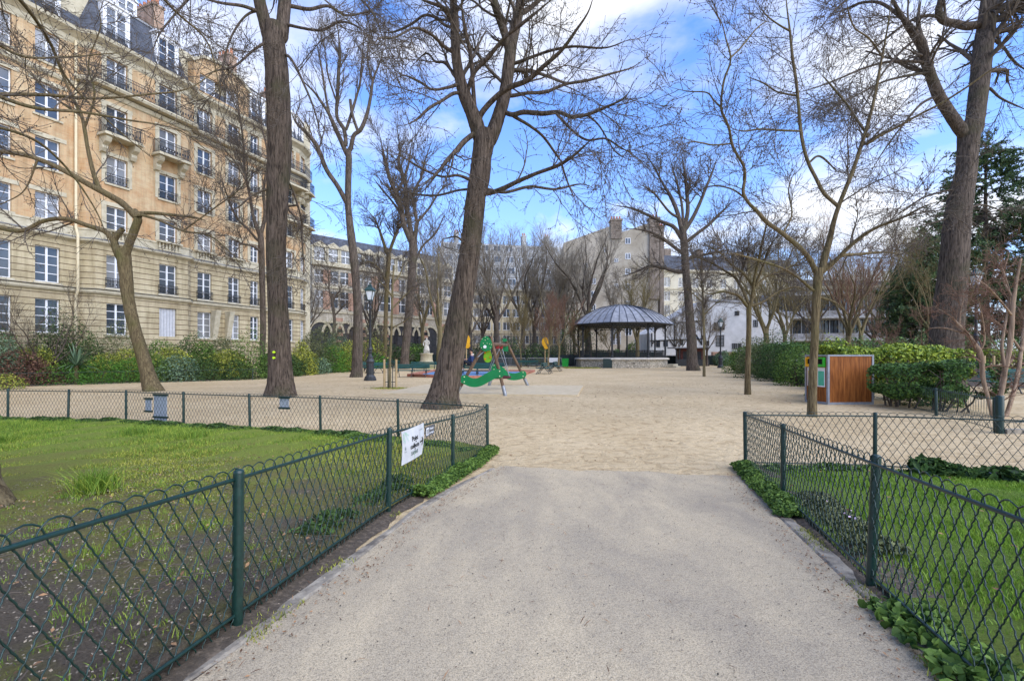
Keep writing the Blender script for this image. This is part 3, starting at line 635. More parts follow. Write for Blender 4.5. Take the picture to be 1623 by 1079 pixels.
def window(parent, M, w_, h_, style='cross', fm=None, gm=None, name='window'):
    key = (round(w_, 2), round(h_, 2), style, (fm or m_white).name)
    if key not in _win:
        mb = MB(); t = .06 if style != 'far' else .09
        mb.b2(-w_/2, w_/2, -.03, .03, 0, t); mb.b2(-w_/2, w_/2, -.03, .03, h_-t, h_); mb.b2(-w_/2, -w_/2+t, -.03, .03, t, h_-t); mb.b2(w_/2-t, w_/2, -.03, .03, t, h_-t)
        mb.b2(-.05, .05, -.045, .02, t, h_-t)
        if style == 'cross':
            n = max(1, int(h_/.62))
            for i in range(1, n+1):
                z = h_*i/(n+1); mb.b2(-w_/2+t, w_/2-t, -.025, .015, z-.02, z+.02)
        if style == 'stone':
            mb.b2(-w_/2+t, w_/2-t, -.06, .02, h_*.55-.07, h_*.55+.07)
        g = MB(); g.quad((-w_/2+t*.5, .012, t*.5), (w_/2-t*.5, .012, t*.5), (w_/2-t*.5, .012, h_-t*.5), (-w_/2+t*.5, .012, h_-t*.5))
        a = mb.build(name, fm or m_white); b = g.build('pane', gm or m_glass, a); _win[key] = (a.data, b.data); a.parent = parent; a.matrix_local = M; return a
    da, db = _win[key]; a = bpy.data.objects.new(name, da); COL.objects.link(a); a.parent = parent; a.matrix_local = M
    b = bpy.data.objects.new('pane', db); COL.objects.link(b); b.parent = a
    return a
_rail = {}
def railing(parent, M, w_, h_=.55, d=.0, gap=.09, name='railing', mt=None):
    key = (round(w_, 2), h_, d)
    if key not in _rail:
        mb = MB()
        for z in (.04, h_*.8, h_): mb.b2(-w_/2, w_/2, -.02-d, .01-d, z-.015, z+.015)
        n = int(w_/gap)
        for i in range(n+1): x = -w_/2+w_*i/n; mb.b2(x-.009, x+.009, -.012-d, .003-d, .04, h_)
        for i in range(0, n-1, 2): x = -w_/2+w_*(i+.5)/n; mb.b2(x-.05, x+.05, -.014-d, .006-d, h_*.3, h_*.45)
        if d:
            for s in (-1, 1):
                for z in (.04, h_): mb.b2(s*w_/2-.012, s*w_/2+.012, -d, 0, z-.015, z+.015)
                for j in range(1, int(d/gap)): mb.b2(s*w_/2-.009, s*w_/2+.009, -j*gap-.009, -j*gap+.009, .04, h_)
        o = mb.build(name, mt or m_iron, parent); _rail[key] = o.data; o.matrix_local = M; return o
    o = bpy.data.objects.new(name, _rail[key]); COL.objects.link(o); o.parent = parent; o.matrix_local = M; return o
T = Matrix.Translation

# ---- A: tall brick and stone apartment building on the left
A = thing('apartment_building', 'tall yellow brick and cream stone apartment building with slate mansard roof, filling the left side', 'building', (-31.225, 15, 0), math.atan2(1, .385))
PA = [(-6, 0), (14.45, 0), (14.95, -.6), (20.6, -.6), (21.2, 0), (27.7, 0), (28.3, -.55), (30.9, -.55), (32.3, .1), (33.1, 1.3), (33.3, 3.2), (33.3, 13)]
ROWS = [(2.75, 4.7), (5.65, 7.7), (9.25, 10.75), (12.15, 13.85), (15.1, 16.95), (18.2, 19.95)]
SEG = {0: [(s+6, 1.12) for s in (-3.8, -1.7, .4, 2.5, 4.6, 6.7, 8.75, 10.85, 12.95)], 2: [(1.15, 1.15), (4.25, 1.15)], 4: [(1.05, 1.1), (3.5, 1.0), (5.4, .8)], 6: [(1.3, 1.2)], 7: [(.8, .95)], 9: [(.95, .95)], 10: [(2, 1.1), (5, 1.1)]}
# note: SEG keys index segments of PA; 7 and 9 are the rounded corner
stone, brick, surr = MB(), MB(), MB(); nwin = 0
for i in range(len(PA)-1):
    cols = SEG.get(i, []); M, L = segM(PA[i], PA[i+1])
    ops = [(c-w_/2, c+w_/2, a, b) for c, w_ in cols for a, b in ROWS]
    wall(stone, PA[i], PA[i+1], 0, 9.1, [o for o in ops if o[2] < 9.0])
    wall(brick, PA[i], PA[i+1], 9.1, 20.5, [o for o in ops if o[3] > 9.2])
    for c, w_ in cols:
        for r_, (a, b) in enumerate(ROWS):
            if i == 2 and r_ == 0 and c > 3:
                sh = MB(); 
                for k in range(6): sh.b2(-w_/2+k*w_/6+.01, -w_/2+(k+1)*w_/6-.01, -.02, .02, 0, b-a)
                o = sh.build('shutter', mat('grey_shutter', (.45, .45, .46), (.55, .55, .55), 5), A); o.matrix_local = M@T((c, .16, a)); continue
            wo = window(A, M@T((c, .17, a)), w_, b-a); nwin += 1; surr = MB()
            bay = i in (2, 6, 7)
            if r_ in (1, 3, 4, 5) and not (i == 0) : railing(A, M@T((c, -.03, a)), w_+.15, .6)
            if i == 0 and r_ in (5,) and c > 17: railing(A, M@T((c, -.03, a)), w_+.15, .6)
            if r_ >= 2:
                surr.M = M
                if bay or i == 4: # stone jambs
                    for s in (-1, 1): surr.b2(c+s*(w_/2+.14)-.13, c+s*(w_/2+.14)+.13, -.03, .05, a, b)
                surr.b2(c-w_/2-.3, c+w_/2+.3, -.035, .04, b+.002, b+.24)
                surr.b2(c-w_/2-.12, c+w_/2+.12, -.08, .04, a-.12, a-.002)
                surr.M = None
            else:
                surr.M = M; surr.b2(c-w_/2-.1, c+w_/2+.1, -.09, .04, a-.12, a-.002); surr.M = None
            so_ = surr.build('surround', m_trim, wo); so_.matrix_parent_inverse = (M@T((c, .17, a))).inverted()
    # red brick aprons
stone.build('stone_wall', m_stone, A); brick.build('brick_wall', m_brick, A);
mb = MB(); loft(mb, PA, [(5.18, 0), (5.22, .1), (5.3, .16), (5.42, .18), (5.48, .02), (5.5, 0)]); mb.build('string_course', m_trim, A)
mb = MB(); loft(mb, PA, [(8.2, 0), (8.28, .12), (8.36, .25), (8.46, .27), (8.52, .05), (8.6, .04), (9.0, .04), (9.04, .08), (9.14, .08), (9.16, 0)]); mb.build('string_course', m_trim, A)
mb = MB(); loft(mb, PA, [(5.17, .181), (5.50, .2), (5.53, .02)][1:]+[(5.535, .0)]); mb.build('lead_flashing', m_zinc, A)
mb = MB(); loft(mb, PA, [(8.475, .28), (8.53, .29), (8.56, .04)]); mb.build('lead_flashing', m_zinc, A)
PC = PA[:5]; 
mb = MB(); loft(mb, PA, [(20.0, 0), (20.1, .06), (20.35, .1), (20.5, .28), (20.65, .5), (20.85, .55), (20.9, .2), (20.92, 0)]); mb.build('cornice', m_trim, A)
mb = MB(); loft(mb, PA, [(17.45, 0), (17.5, .1), (17.62, .16), (17.75, .18), (17.8, 0)]); mb.build('string_course', m_trim, A)
# long balcony under the top floor on the bay and its neighbours
mb = MB(); loft(mb, PA[1:9], [(17.82, 0), (17.84, .55), (17.98, .62), (18.06, .6), (18.07, 0)]); mb.build('balcony', m_trim, A)
for i in range(1, 8):
    M, L = segM(offs(PA, .55)[i], offs(PA, .55)[i+1])
    railing(A, M@T((L/2, 0, 18.07)), L-.02, .85)
# single balconies on carved brackets
def balcony(par, M, w_, z, d=.8):
    mb = MB(); mb.M = M; mb.b2(-w_/2, w_/2, -d, 0, z-.12, z); mb.b2(-w_/2-.05, w_/2+.05, -d-.05, 0, z-.19, z-.121)
    for s in (-1, 1):
        x = s*(w_/2-.25)
        mb.prism([(-.002, z-1.15), (-.22, z-1.1), (-.34, z-.9), (-.3, z-.72), (-.6, z-.55), (-.7, z-.35), (-.66, z-.192), (-.002, z-.192)], x-.16, x+.16, 'x')
    mb.M = None; mb.build('balcony', m_trim, par); railing(par, M@T((0, 0, z)), w_-.08, .85, d-.06)
for c in (1.15, 4.25):
    M, L = segM(PA[2], PA[3]); balcony(A, M@T((c, 0, 0)), 2.1, 15.05)
for z in (13.4, 16.6):
    M, L = segM(PA[6], PA[7]); balcony(A, M@T((1.5, 0, 0)), 2.3, z, 1.0)
    M, L = segM(PA[7], PA[8]); balcony(A, M@T((L/2, 0, 0)), 1.2, z, .95)
# balustrade under third row on bay
for i, cs in ((2, (1.15, 4.25)), (4, (1.05, 3.5)), (6, (1.3,))):
    M, L = segM(PA[i], PA[i+1])
    for c in cs:
        mb = MB(); mb.M = M; mb.b2(c-.8, c+.8, -.34, -.02, 8.56, 8.66); mb.b2(c-.8, c+.8, -.34, -.02, 9.12, 9.24)
        for k in range(7): mb.lathe([(.05, 8.66), (.075, 8.76), (.04, 8.92), (.05, 9.12)], 6, (c-.66+k*.22, -.19, 0))
        mb.M = None; mb.build('balustrade', m_trim, A)
# entrance brackets
M, L = segM(PA[4], PA[5])
mb = MB(); mb.M = M
for x in (1.75, 2.9): mb.prism([(-.002, 2.6), (-.15, 2.6), (-.55, 4.6), (-.6, 4.9), (-.002, 4.9)], x-.2, x+.2, 'x')
mb.M = None; mb.build('carved_bracket', m_trim, A)
# downpipe
mb = MB(); mb.tube([(14.2, -.12, 0), (14.2, -.12, 5.0), (14.2, -.34, 5.3), (14.2, -.34, 8.6), (14.2, -.14, 9.1), (14.2, -.14, 20.2)], .07, 10); mb.build('drainpipe', mat('cream_paint', (.62, .52, .33), (.68, .58, .38), 3), A, True)
# mansard roof
mb = MB(); loft(mb, PA, [(20.93, -.12), (23.9, -.9), (24.0, -1.0)]); 
R0 = mb.build('roof', m_slate, A)
mb = MB(); loft(mb, PA, [(23.9, -.85), (24.02, -.82), (24.1, -1.0), (25.6, -4.5), (25.7, -6)]); R1 = mb.build('upper_roof', m_zinc, A)
def dormer(par, M, w_=1.5, z0=21.0, h_=2.5, depth=1.4):
    mb = MB(); mb.M = M; mb.b2(-w_/2, -w_/2+.17, -.02, depth, z0, z0+h_); mb.b2(w_/2-.17, w_/2, -.02, depth, z0, z0+h_); mb.b2(-w_/2+.171, w_/2-.171, -.02, depth, z0+h_-.2, z0+h_)
    mb.b2(-w_/2+.171, w_/2-.171, -.02, depth, z0, z0+.2)
    mb.b2(-w_/2-.08, w_/2+.08, -.12, depth, z0+h_+.001, z0+h_+.12); mb.M = None; mb.build('dormer', m_white, par)
    window(par, M@T((0, .06, z0+.2)), w_-.34, h_-.4); railing(par, M@T((0, -.05, z0+.1)), w_+.1, .7)
for i, cs in ((0, (8.6, 11.0, 13.5, 16.1, 18.9)), (2, (1.15, 4.25)), (4, (6.0,)), (6, (1.3,)), (7, (.8,))):
    M, L = segM(offs(PA, -.25)[i], offs(PA, -.25)[i+1])
    for c in cs: dormer(A, M@T((c, 0, 0)))
# raised gable bay without mansard
M, L = segM(PA[4], PA[5])
gb = MB(); wall(gb, (21.25, -.04), (26.0, -.04), 20.93, 23.2, [(.6, 3.9, 21.3, 22.6)])
gb.b2(21.25, 21.4, -.04, 2.5, 20.93, 23.2); gb.b2(25.86, 26.0, -.04, 2.5, 20.93, 23.2)
gb.prism([(21.25, 23.2), (26.0, 23.2), (25.2, 23.75), (23.6, 24.05), (22.1, 23.75)], -.04, 2.6, 'y'); gb.build('gable', m_brick, A)
for x in (22.4, 24.9): window(A, T((x-.02, .14, 21.3)), 1.5, 1.3)
mb = MB(); mb.prism([(21.1, 23.25), (21.3, 23.15), (22.1, 23.78), (23.6, 24.08), (25.2, 23.78), (26.0, 23.15), (26.2, 23.25), (25.3, 23.95), (23.6, 24.3), (22.0, 23.95)], -.2, 2.7, 'y'); mb.build('gable_coping', m_trim, A)
m_red = masonry('chimney_brick', (.42, .24, .15), (.5, .33, .22), (.4, .36, .3), .24, .08)
m_pot = mat('chimney_pot', (.42, .16, .08), (.5, .22, .12), 6)
for x, y in ((8, 2.6), (13.8, 2.4), (19.8, 2.6), (25.8, 2.8), (31.2, 2.8)):
    mb = MB(); mb.b2(x-.35, x+.35, y-1.3, y+1.4, 22.5, 26.4); mb.b2(x-.42, x+.42, y-1.37, y+1.47, 26.401, 26.55); ch = mb.build('chimney', m_red, A)
    mb = MB()
    for k in range(6): mb.lathe([(.13, 26.55), (.1, 27.1), (.12, 27.15)], 8, (x, y-1.1+k*.46, 0))
    mb.build('chimney_pots', m_pot, ch)
for x in (10.0, 15.6, 17.6, 23.5):     # attic dormers
    mb = MB(); mb.b2(x-.7, x+.7, 1.2, 3.6, 23.8, 25.6); mb.prism([(x-.8, 25.6), (x+.8, 25.6), (x, 26.1)], 1.1, 3.6, 'y'); mb.build('attic_dormer', m_white, A); window(A, T((x, 1.15, 24.1)), 1.0, 1.3)
mb = MB(); mb.b2(-6, 33.2, .4, 12.5, .0, 23.8); mb.build('building_core', m_trim, A)

# ---- generic facade builder for the far buildings
def facade(name, label, u0, Y0, u1, Y1, z1, rows, cols, wallm, win=(1.2, 1.9), style='far', cornice=True, depth=10, roof=None, courses=(), wname='window', group=None, fm=None, base=0.0):
    a = Vector(((u0-U0)/F*Y0, Y0)); b = Vector(((u1-U0)/F*Y1, Y1)); d_ = b-a; L = d_.length
    o = thing(name, label, 'building', (a.x, a.y, base), math.atan2(d_.y, d_.x), group)
    mb = MB(); ops = []
    for z, h_ in rows:
        for c in cols: ops.append((c*L-win[0]/2, c*L+win[0]/2, z, z+h_))
    wall(mb, (0, 0), (L, 0), 0, z1, ops, .2)
    mb.quad((0, depth, 0), (0, 0, 0), (0, 0, z1), (0, depth, z1)); mb.quad((L, 0, 0), (L, depth, 0), (L, depth, z1), (L, 0, z1)); mb.quad((0, 0, z1), (L, 0, z1), (L, depth, z1), (0, depth, z1)); mb.quad((L, depth, 0), (0, depth, 0), (0, depth, z1), (L, depth, z1))
    mb.build('wall', wallm, o)
    for q in ops: window(o, T(((q[0]+q[1])/2, .14, q[2])), q[1]-q[0], q[3]-q[2], style, fm=fm, name=wname)
    poly = [(0, 0), (L, 0)]
    for z in courses: m2 = MB(); m2.b2(-.1, L+.1, -.15, .02, z, z+.25); m2.build('string_course', m_trim, o)
    if cornice: m2 = MB(); m2.b2(-.2, L+.2, -.45, .03, z1-.02, z1+.45); m2.build('cornice', m_trim, o)
    if roof:
        m2 = MB(); h_ = roof; m2.addl([(-.1, 0, z1+.45), (L+.1, 0, z1+.45), (L-.5, 1.6, z1+h_), (.5, 1.6, z1+h_), (-.1, depth, z1+.45), (L+.1, depth, z1+.45), (L-.5, depth-1, z1+h_), (.5, depth-1, z1+h_)], [[0, 1, 2, 3], [3, 2, 6, 7], [0, 3, 7, 4], [1, 5, 6, 2], [4, 7, 6, 5]]); m2.build('roof', m_slate, o)
    return o, L
# ---- B: brick and stone school with arcade
m_school = masonry('school_stone', (.58, .53, .43), (.53, .48, .38), (.25, .22, .17), .7, .35, msize=.015, nscale=.5)
m_redb = masonry('red_brick', (.46, .22, .14), (.5, .28, .18), (.5, .42, .34), .24, .08)
Bc = [.045+.0765*i for i in range(13)]
B, LB = facade('school_building', 'stone and red brick school with slate roof and arched ground floor, behind the lamp post', 495, 68.5, 716, 87, 14.6, [(8.5, 2.5), (12.1, 1.9)], Bc, m_school, (1.7, 2.4), 'stone', roof=4.8, courses=(7.7, 11.4))
for i in range(12):
    x = LB*(Bc[i]+Bc[i+1])/2
    for za, zb in ((8.2, 10.9), (12.0, 14.0)) if i % 2 == 0 else [(1.0+k*1.1, 1.55+k*1.1) for k in range(6)]:
        mb = MB(); mb.b2(x-.55, x+.55, -.045, .03, za, zb); mb.build('brick_panel', m_redb, B)
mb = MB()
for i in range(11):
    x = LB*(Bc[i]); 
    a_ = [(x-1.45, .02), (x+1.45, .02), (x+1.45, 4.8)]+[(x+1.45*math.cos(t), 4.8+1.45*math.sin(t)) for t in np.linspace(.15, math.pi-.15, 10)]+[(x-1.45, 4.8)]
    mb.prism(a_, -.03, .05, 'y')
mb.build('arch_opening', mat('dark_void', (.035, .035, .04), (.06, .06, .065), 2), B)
mb = MB()
for i in range(11):
    x = LB*(Bc[i])
    for t in np.linspace(.1, math.pi-.1, 11): mb.box(x+1.62*math.cos(t), -.07, 4.8+1.62*math.sin(t), .5, .18, .36, M=Matrix.Rotation(-(t-math.pi/2), 4, 'Y'))
mb.build('arch_surround', m_trim, B)
for i in range(0, 13):
    x = LB*Bc[i]
    mb = MB(); mb.b2(x-1.25, x-.9, -.05, 1.2, 15.05, 17.3); mb.b2(x+.9, x+1.25, -.05, 1.2, 15.05, 17.3); mb.prism([(x-1.45, 17.3), (x+1.45, 17.3), (x, 18.2)], -.15, 1.4, 'y'); mb.b2(x-.899, x+.899, -.03, 1.2, 15.05, 15.3); mb.build('dormer', m_trim, B)
    window(B, T((x, .08, 15.3)), 1.8, 2.0, 'stone')
# ---- C: pale apartment block with stepped white balconies
m_beige = masonry('beige_render', (.55, .47, .31), (.51, .43, .28), (.42, .36, .24), 1.2, .6, msize=.01, nscale=.4)
C0, LC = facade('terrace_apartments', 'beige apartment block with white stepped balcony storeys, behind the playground swing', 700, 108, 900, 114, 16.5, [(1.0, 1.9), (4.1, 1.9), (7.2, 1.9), (10.3, 1.9), (13.4, 1.9)], [.04+.0767*i for i in range(13)], m_beige, (1.7, 1.9), depth=16)
m_wht2 = mat('house_white', (.50, .50, .48), (.66, .65, .63), .6, bump=.3, bscale=2)
m_wht = mat('white_render', (.34, .34, .325), (.50, .495, .47), .8, bump=.3, bscale=2)
for k in range(4):
    z = 16.95+k*2.9; y0 = .8+k*1.3
    mb = MB(); mb.b2(.2, LC-.2, y0, 15.5, z, z+2.7); mb.build('terrace_storey', m_wht, C0)
    mb = MB(); mb.b2(-.3, LC+.3, y0-1.25, y0-1.1, z-.1, z+.85); mb.b2(-.3, LC+.3, y0-1.1, y0-.001, z-.1, z+.1); mb.build('balcony', m_wht, C0)
    for i in range(10): window(C0, T((LC*(.06+.098*i), y0-.06, z+.35)), 1.9, 2.1, 'far')
for x in (4, 9.5, 21, 27): 
    mb = MB(); mb.b2(x-.5, x+.5, 7, 9, 28.3, 31.2); mb.b2(x-.6, x+.6, 6.9, 9.1, 31.201, 31.5); mb.build('chimney', m_wht, C0)
    mb = MB(); mb.lathe([(.2, 31.5), (.16, 32.2)], 8, (x-.25, 8, 0)); mb.lathe([(.2, 31.5), (.16, 32.2)], 8, (x+.25, 8, 0)); mb.build('chimney_pot', m_pot, C0)
# ---- D: tall blind party wall
m_blind = mat('stained_render', (.30, .25, .18), (.46, .40, .31), .25, bump=.3, bscale=3, detail=10, c3=(.40, .345, .26))
D = thing('blind_wall_building', 'tall beige building with a nearly blind party wall and rooftop chimneys, behind the bandstand', 'building', ((893-U0)/F*94, 94, 0), R(-3))
pxm = 94/F
def dz(v): return EYE+(V0-v)*pxm
def dxx(u): return (u-893)*pxm
outl = [(0, 0), (dxx(1041), 0), (dxx(1041), dz(356)), (dxx(1025), dz(356)), (dxx(985), dz(369)), (dxx(984), dz(374)), (dxx(965), dz(360)), (dxx(893), dz(385))]
mb = MB(); mb.prism(outl, 0, 14, 'y'); mb.build('wall', m_blind, D)
for u, v in ((911, 474), (940, 446), (940, 466), (940, 487), (994, 383), (994, 407), (994, 431), (994, 455), (976, 412), (976, 452), (912, 502), (940, 508), (994, 482), (960, 395), (928, 420)):
    s = 1.0 if u in (940, 994, 911) else .7
    window(D, T((dxx(u), -.05, dz(v)-.6)), s, s*1.15, 'far')
window(D, T((dxx(975), -.05, dz(546))), 2.0, 3.3, 'cross'); window(D, T((dxx(995), -.05, dz(532))), 1.3, 1.9, 'far')
m_chb = masonry('soot_brick', (.26, .2, .15), (.32, .25, .19), (.22, .19, .16), .24, .08)
for a, b, t, bt in ((967, 984, 352, 380), (1027, 1042, 350, 475), (1043, 1049, 364, 555)):
    mb = MB(); mb.b2(dxx(a), dxx(b), -.5, 1.6, dz(bt), dz(t)); mb.b2(dxx(a)-.15, dxx(b)+.15, -.65, 1.75, dz(t)+.001, dz(t)+.35); ch = mb.build('chimney', m_chb, D)
    mb = MB(); n = max(2, int((b-a)/4))
    for k in range(n): mb.lathe([(.2, dz(t)+.35), (.16, dz(t)+1.1)], 8, (dxx(a)+(k+.5)*(b-a)*pxm/n, .5, 0))
    mb.build('chimney_pots', m_pot, ch)
# ---- F: cream apartments right of it, E: white rendered building with timber frame
F_, LF = facade('cream_apartments', 'cream apartment block with grey zinc roof rising behind the white timber framed building', 1046, 102, 1262, 108, 19.5, [(1.2, 2), (4.2, 2), (7.2, 2), (10.2, 2), (13.2, 2), (16.2, 2)], [.05+.1*i for i in range(10)], mat('cream_render', (.50, .45, .33), (.60, .55, .42), .5, bump=.2), (1.4, 2), roof=3.8, courses=(3.7, 15.6))
for x in (4, 12, 22):
    mb = MB(); mb.b2(x-.8, x+.8, 4, 6, 22, 25.4); mb.build('chimney', m_chb, F_)
E = thing('white_house', 'long white rendered house with black timber framing and a sloping roofline', 'building', ((1030-U0)/F*72, 72, 0), 0)
px2 = 72/F
def ex(u): return (u-1030)*px2
def ez(v): return EYE+(V0-v)*px2
mb = MB(); mb.prism([(0, 0), (ex(1252), 0), (ex(1252), ez(503)), (ex(1208), ez(481)), (ex(1117), ez(476)), (ex(1112), ez(480)), (ex(1060), ez(510)), (ex(1030), ez(528))], 0, 9, 'y'); mb.build('wall', m_wht2, E)
mb = MB()
for a, b in (((1117, 475), (1208, 480)), ((1208, 480), (1252, 502)), ((1056, 511), (1117, 476))):
    mb.bar((ex(a[0]), -.1, ez(a[1])), (ex(b[0]), -.1, ez(b[1])), .35, .28)
mb.build('roof_edge', m_zinc, E)
m_tim = mat('black_timber', (.02, .018, .016), (.04, .035, .03), 5)
mb = MB()
for a, b in (((1069, 505), (1069, 549)), ((1112, 480), (1112, 547)), ((1056, 539), (1112, 537)), ((1056, 511), (1112, 478)), ((1069, 512), (1112, 508)), ((1069, 549), (1062, 540)), ((1069, 549), (1076, 540)), ((1103, 488), (1112, 498)), ((1103, 530), (1112, 546)), ((1103, 508), (1112, 517)), ((1069, 519), (1076, 512)), ((1033, 545), (1040, 539)), ((1033, 549), (1033, 528)), ((1030, 540), (1056, 539))):
    mb.bar((ex(a[0]), -.09, ez(a[1])), (ex(b[0]), -.09, ez(b[1])), .13, .13)
mb.build('timber_frame', m_tim, E)
for u, v, w_, h_ in ((1168, 500, 7, 7), (1197.5, 518, 7, 11), (1141, 549, 13, 18), (1164, 553, 8, 9), (1172, 553, 6, 9), (1043, 550, 6, 10), (1055, 549, 7, 9), (1080, 547, 6, 8), (1122, 548, 4, 8)):
    window(E, T((ex(u), -.04, ez(v))), w_*px2, h_*px2, 'cross', fm=m_tim)
mb = MB(); mb.b2(ex(1131), ex(1147), -.35, -.1, ez(523), ez(511)); mb.build('dark_panel', m_tim, E)
# ---- G: grey glass building at right
m_gry = mat('grey_cladding', (.24, .25, .26), (.34, .35, .36), .6)
G_, LG = facade('modern_block', 'grey modern building with tall windows and pale balcony slabs, seen at right', 1226, 74, 1440, 70, 11.5, [(1, 2.4), (4.2, 2.6), (7.6, 2.6)], [.04+.0707*i for i in range(14)], m_gry, (1.15, 2.6), 'far', cornice=True, fm=m_tim, depth=12)
for z in (3.6, 7.0, 10.5): mb = MB(); mb.b2(-.1, LG+.1, -1.3, -.01, z, z+.22); mb.build('balcony_slab', m_wht, G_)
for z in (3.82, 7.22): mb = MB(); mb.b2(0, LG, -1.28, -1.24, z, z+.9); mb.build('balcony_panel', m_zinc, G_)
H_, LH = facade('distant_block', 'distant pale grey apartment block behind the bare trees at right', 1255, 118, 1500, 122, 17.5, [(1.5, 1.8), (4.6, 1.8), (7.7, 1.8), (10.8, 1.8), (13.9, 1.8)], [.04+.083*i for i in range(12)], mat('pale_render', (.36, .35, .32), (.46, .45, .42), .5), (1.5, 1.8), roof=3.0)
# ================================================================ TREES
def catmull(P, n):
    P = np.asarray(P, float); Q = np.vstack([2*P[0]-P[1], P, 2*P[-1]-P[-2]]); out = []
    for i in range(1, len(Q)-2):
        t = np.linspace(0, 1, n, endpoint=False)[:, None]
        a, b, c, d_ = Q[i-1], Q[i], Q[i+1], Q[i+2]
        out.append(.5*((2*b)+(c-a)*t+(2*a-5*b+4*c-d_)*t*t+(3*b-a-3*c+d_)*t**3))
    return np.vstack(out+[P[-1:]])
def resample(P, Rr, K):
    s = np.r_[0, np.cumsum(np.linalg.norm(np.diff(P, axis=0), axis=1))]; t = np.linspace(0, s[-1], K)
    return np.stack([np.interp(t, s, P[:, i]) for i in range(3)], 1), np.interp(t, s, Rr), s[-1]
def grow(P, Rd, n, L, K, spread, upb, wig, rmin, tmin=.15, weights=None, rfac=.6, taper=.35, flat=0, lscale=True):
    """spawn n children over the parent polylines P (N,k,3)"""
    N0, k, _ = P.shape
    if weights is None: weights = np.linalg.norm(np.diff(P, axis=1), axis=2).sum(1)
    idx = rng.choice(N0, n, p=weights/weights.sum()); t = tmin+(1-tmin)*rng.uniform(0, 1, n)**.9; f = t*(k-1); i0 = np.minimum(f.astype(int), k-2); fr = (f-i0)[:, None]
    p = P[idx, i0]*(1-fr)+P[idx, i0+1]*fr; r = Rd[idx, i0]*(1-fr[:, 0])+Rd[idx, i0+1]*fr[:, 0]
    T_ = P[idx, i0+1]-P[idx, i0]; T_ /= np.linalg.norm(T_, axis=1, keepdims=True)+1e-9
    Q = np.cross(T_, rng.normal(0, 1, (n, 3))); Q /= np.linalg.norm(Q, axis=1, keepdims=True)+1e-9
    sp_ = rng.uniform(.6, 1.25, n)[:, None]*spread
    d_ = T_*(1-.25*sp_)+Q*sp_+np.array([0, 0, upb]); d_ /= np.linalg.norm(d_, axis=1, keepdims=True)
    ln = L*rng.uniform(.45, 1.2, n)*(1-.45*t if lscale else 1)
    out = np.empty((n, K, 3)); out[:, 0] = p; sg = (ln/(K-1))[:, None]; bias = rng.normal(0, wig*.5, (n, 3))
    for j in range(1, K):
        d_ = d_+rng.normal(0, wig, (n, 3))+bias*.5+np.array([0, 0, upb*.25]); d_ /= np.linalg.norm(d_, axis=1, keepdims=True)
        p = p+d_*sg; out[:, j] = p
    r0 = np.clip(r*rfac, rmin, None)*rng.uniform(.7, 1.05, n); rr = r0[:, None]*np.linspace(1, taper, K)[None]; rr = np.maximum(rr, rmin*.8)
    return out, rr
def bough(mb, P, Rr, k=10, lump=.05, flare=None, seed=0):
    """one limb with irregular cross-section"""
    v, f = tubes(P[None], Rr[None], k); V = v.reshape(len(P), k, 3); a = np.arange(k)*2*math.pi/k
    h = np.r_[0, np.cumsum(np.linalg.norm(np.diff(P, axis=0), axis=1))][:, None]
    m = 1+lump*np.sin(2*a+seed+h*.6)+lump*.8*np.sin(3*a+seed*2-h*.9)+lump*.5*np.sin(5*a+seed*3+h*1.3)+lump*.5*np.random.default_rng(seed+5).normal(0, 1, (len(P), k))
    if flare: m = m+flare*np.exp(-h/.22)*(.6+.5*np.sin(5*a+seed)+.35*np.sin(3*a+seed*1.7))+flare*.25*np.exp(-h/.7)
    V = P[:, None]+(V-P[:, None])*m[..., None]; mb.add(V.reshape(-1, 3), f)
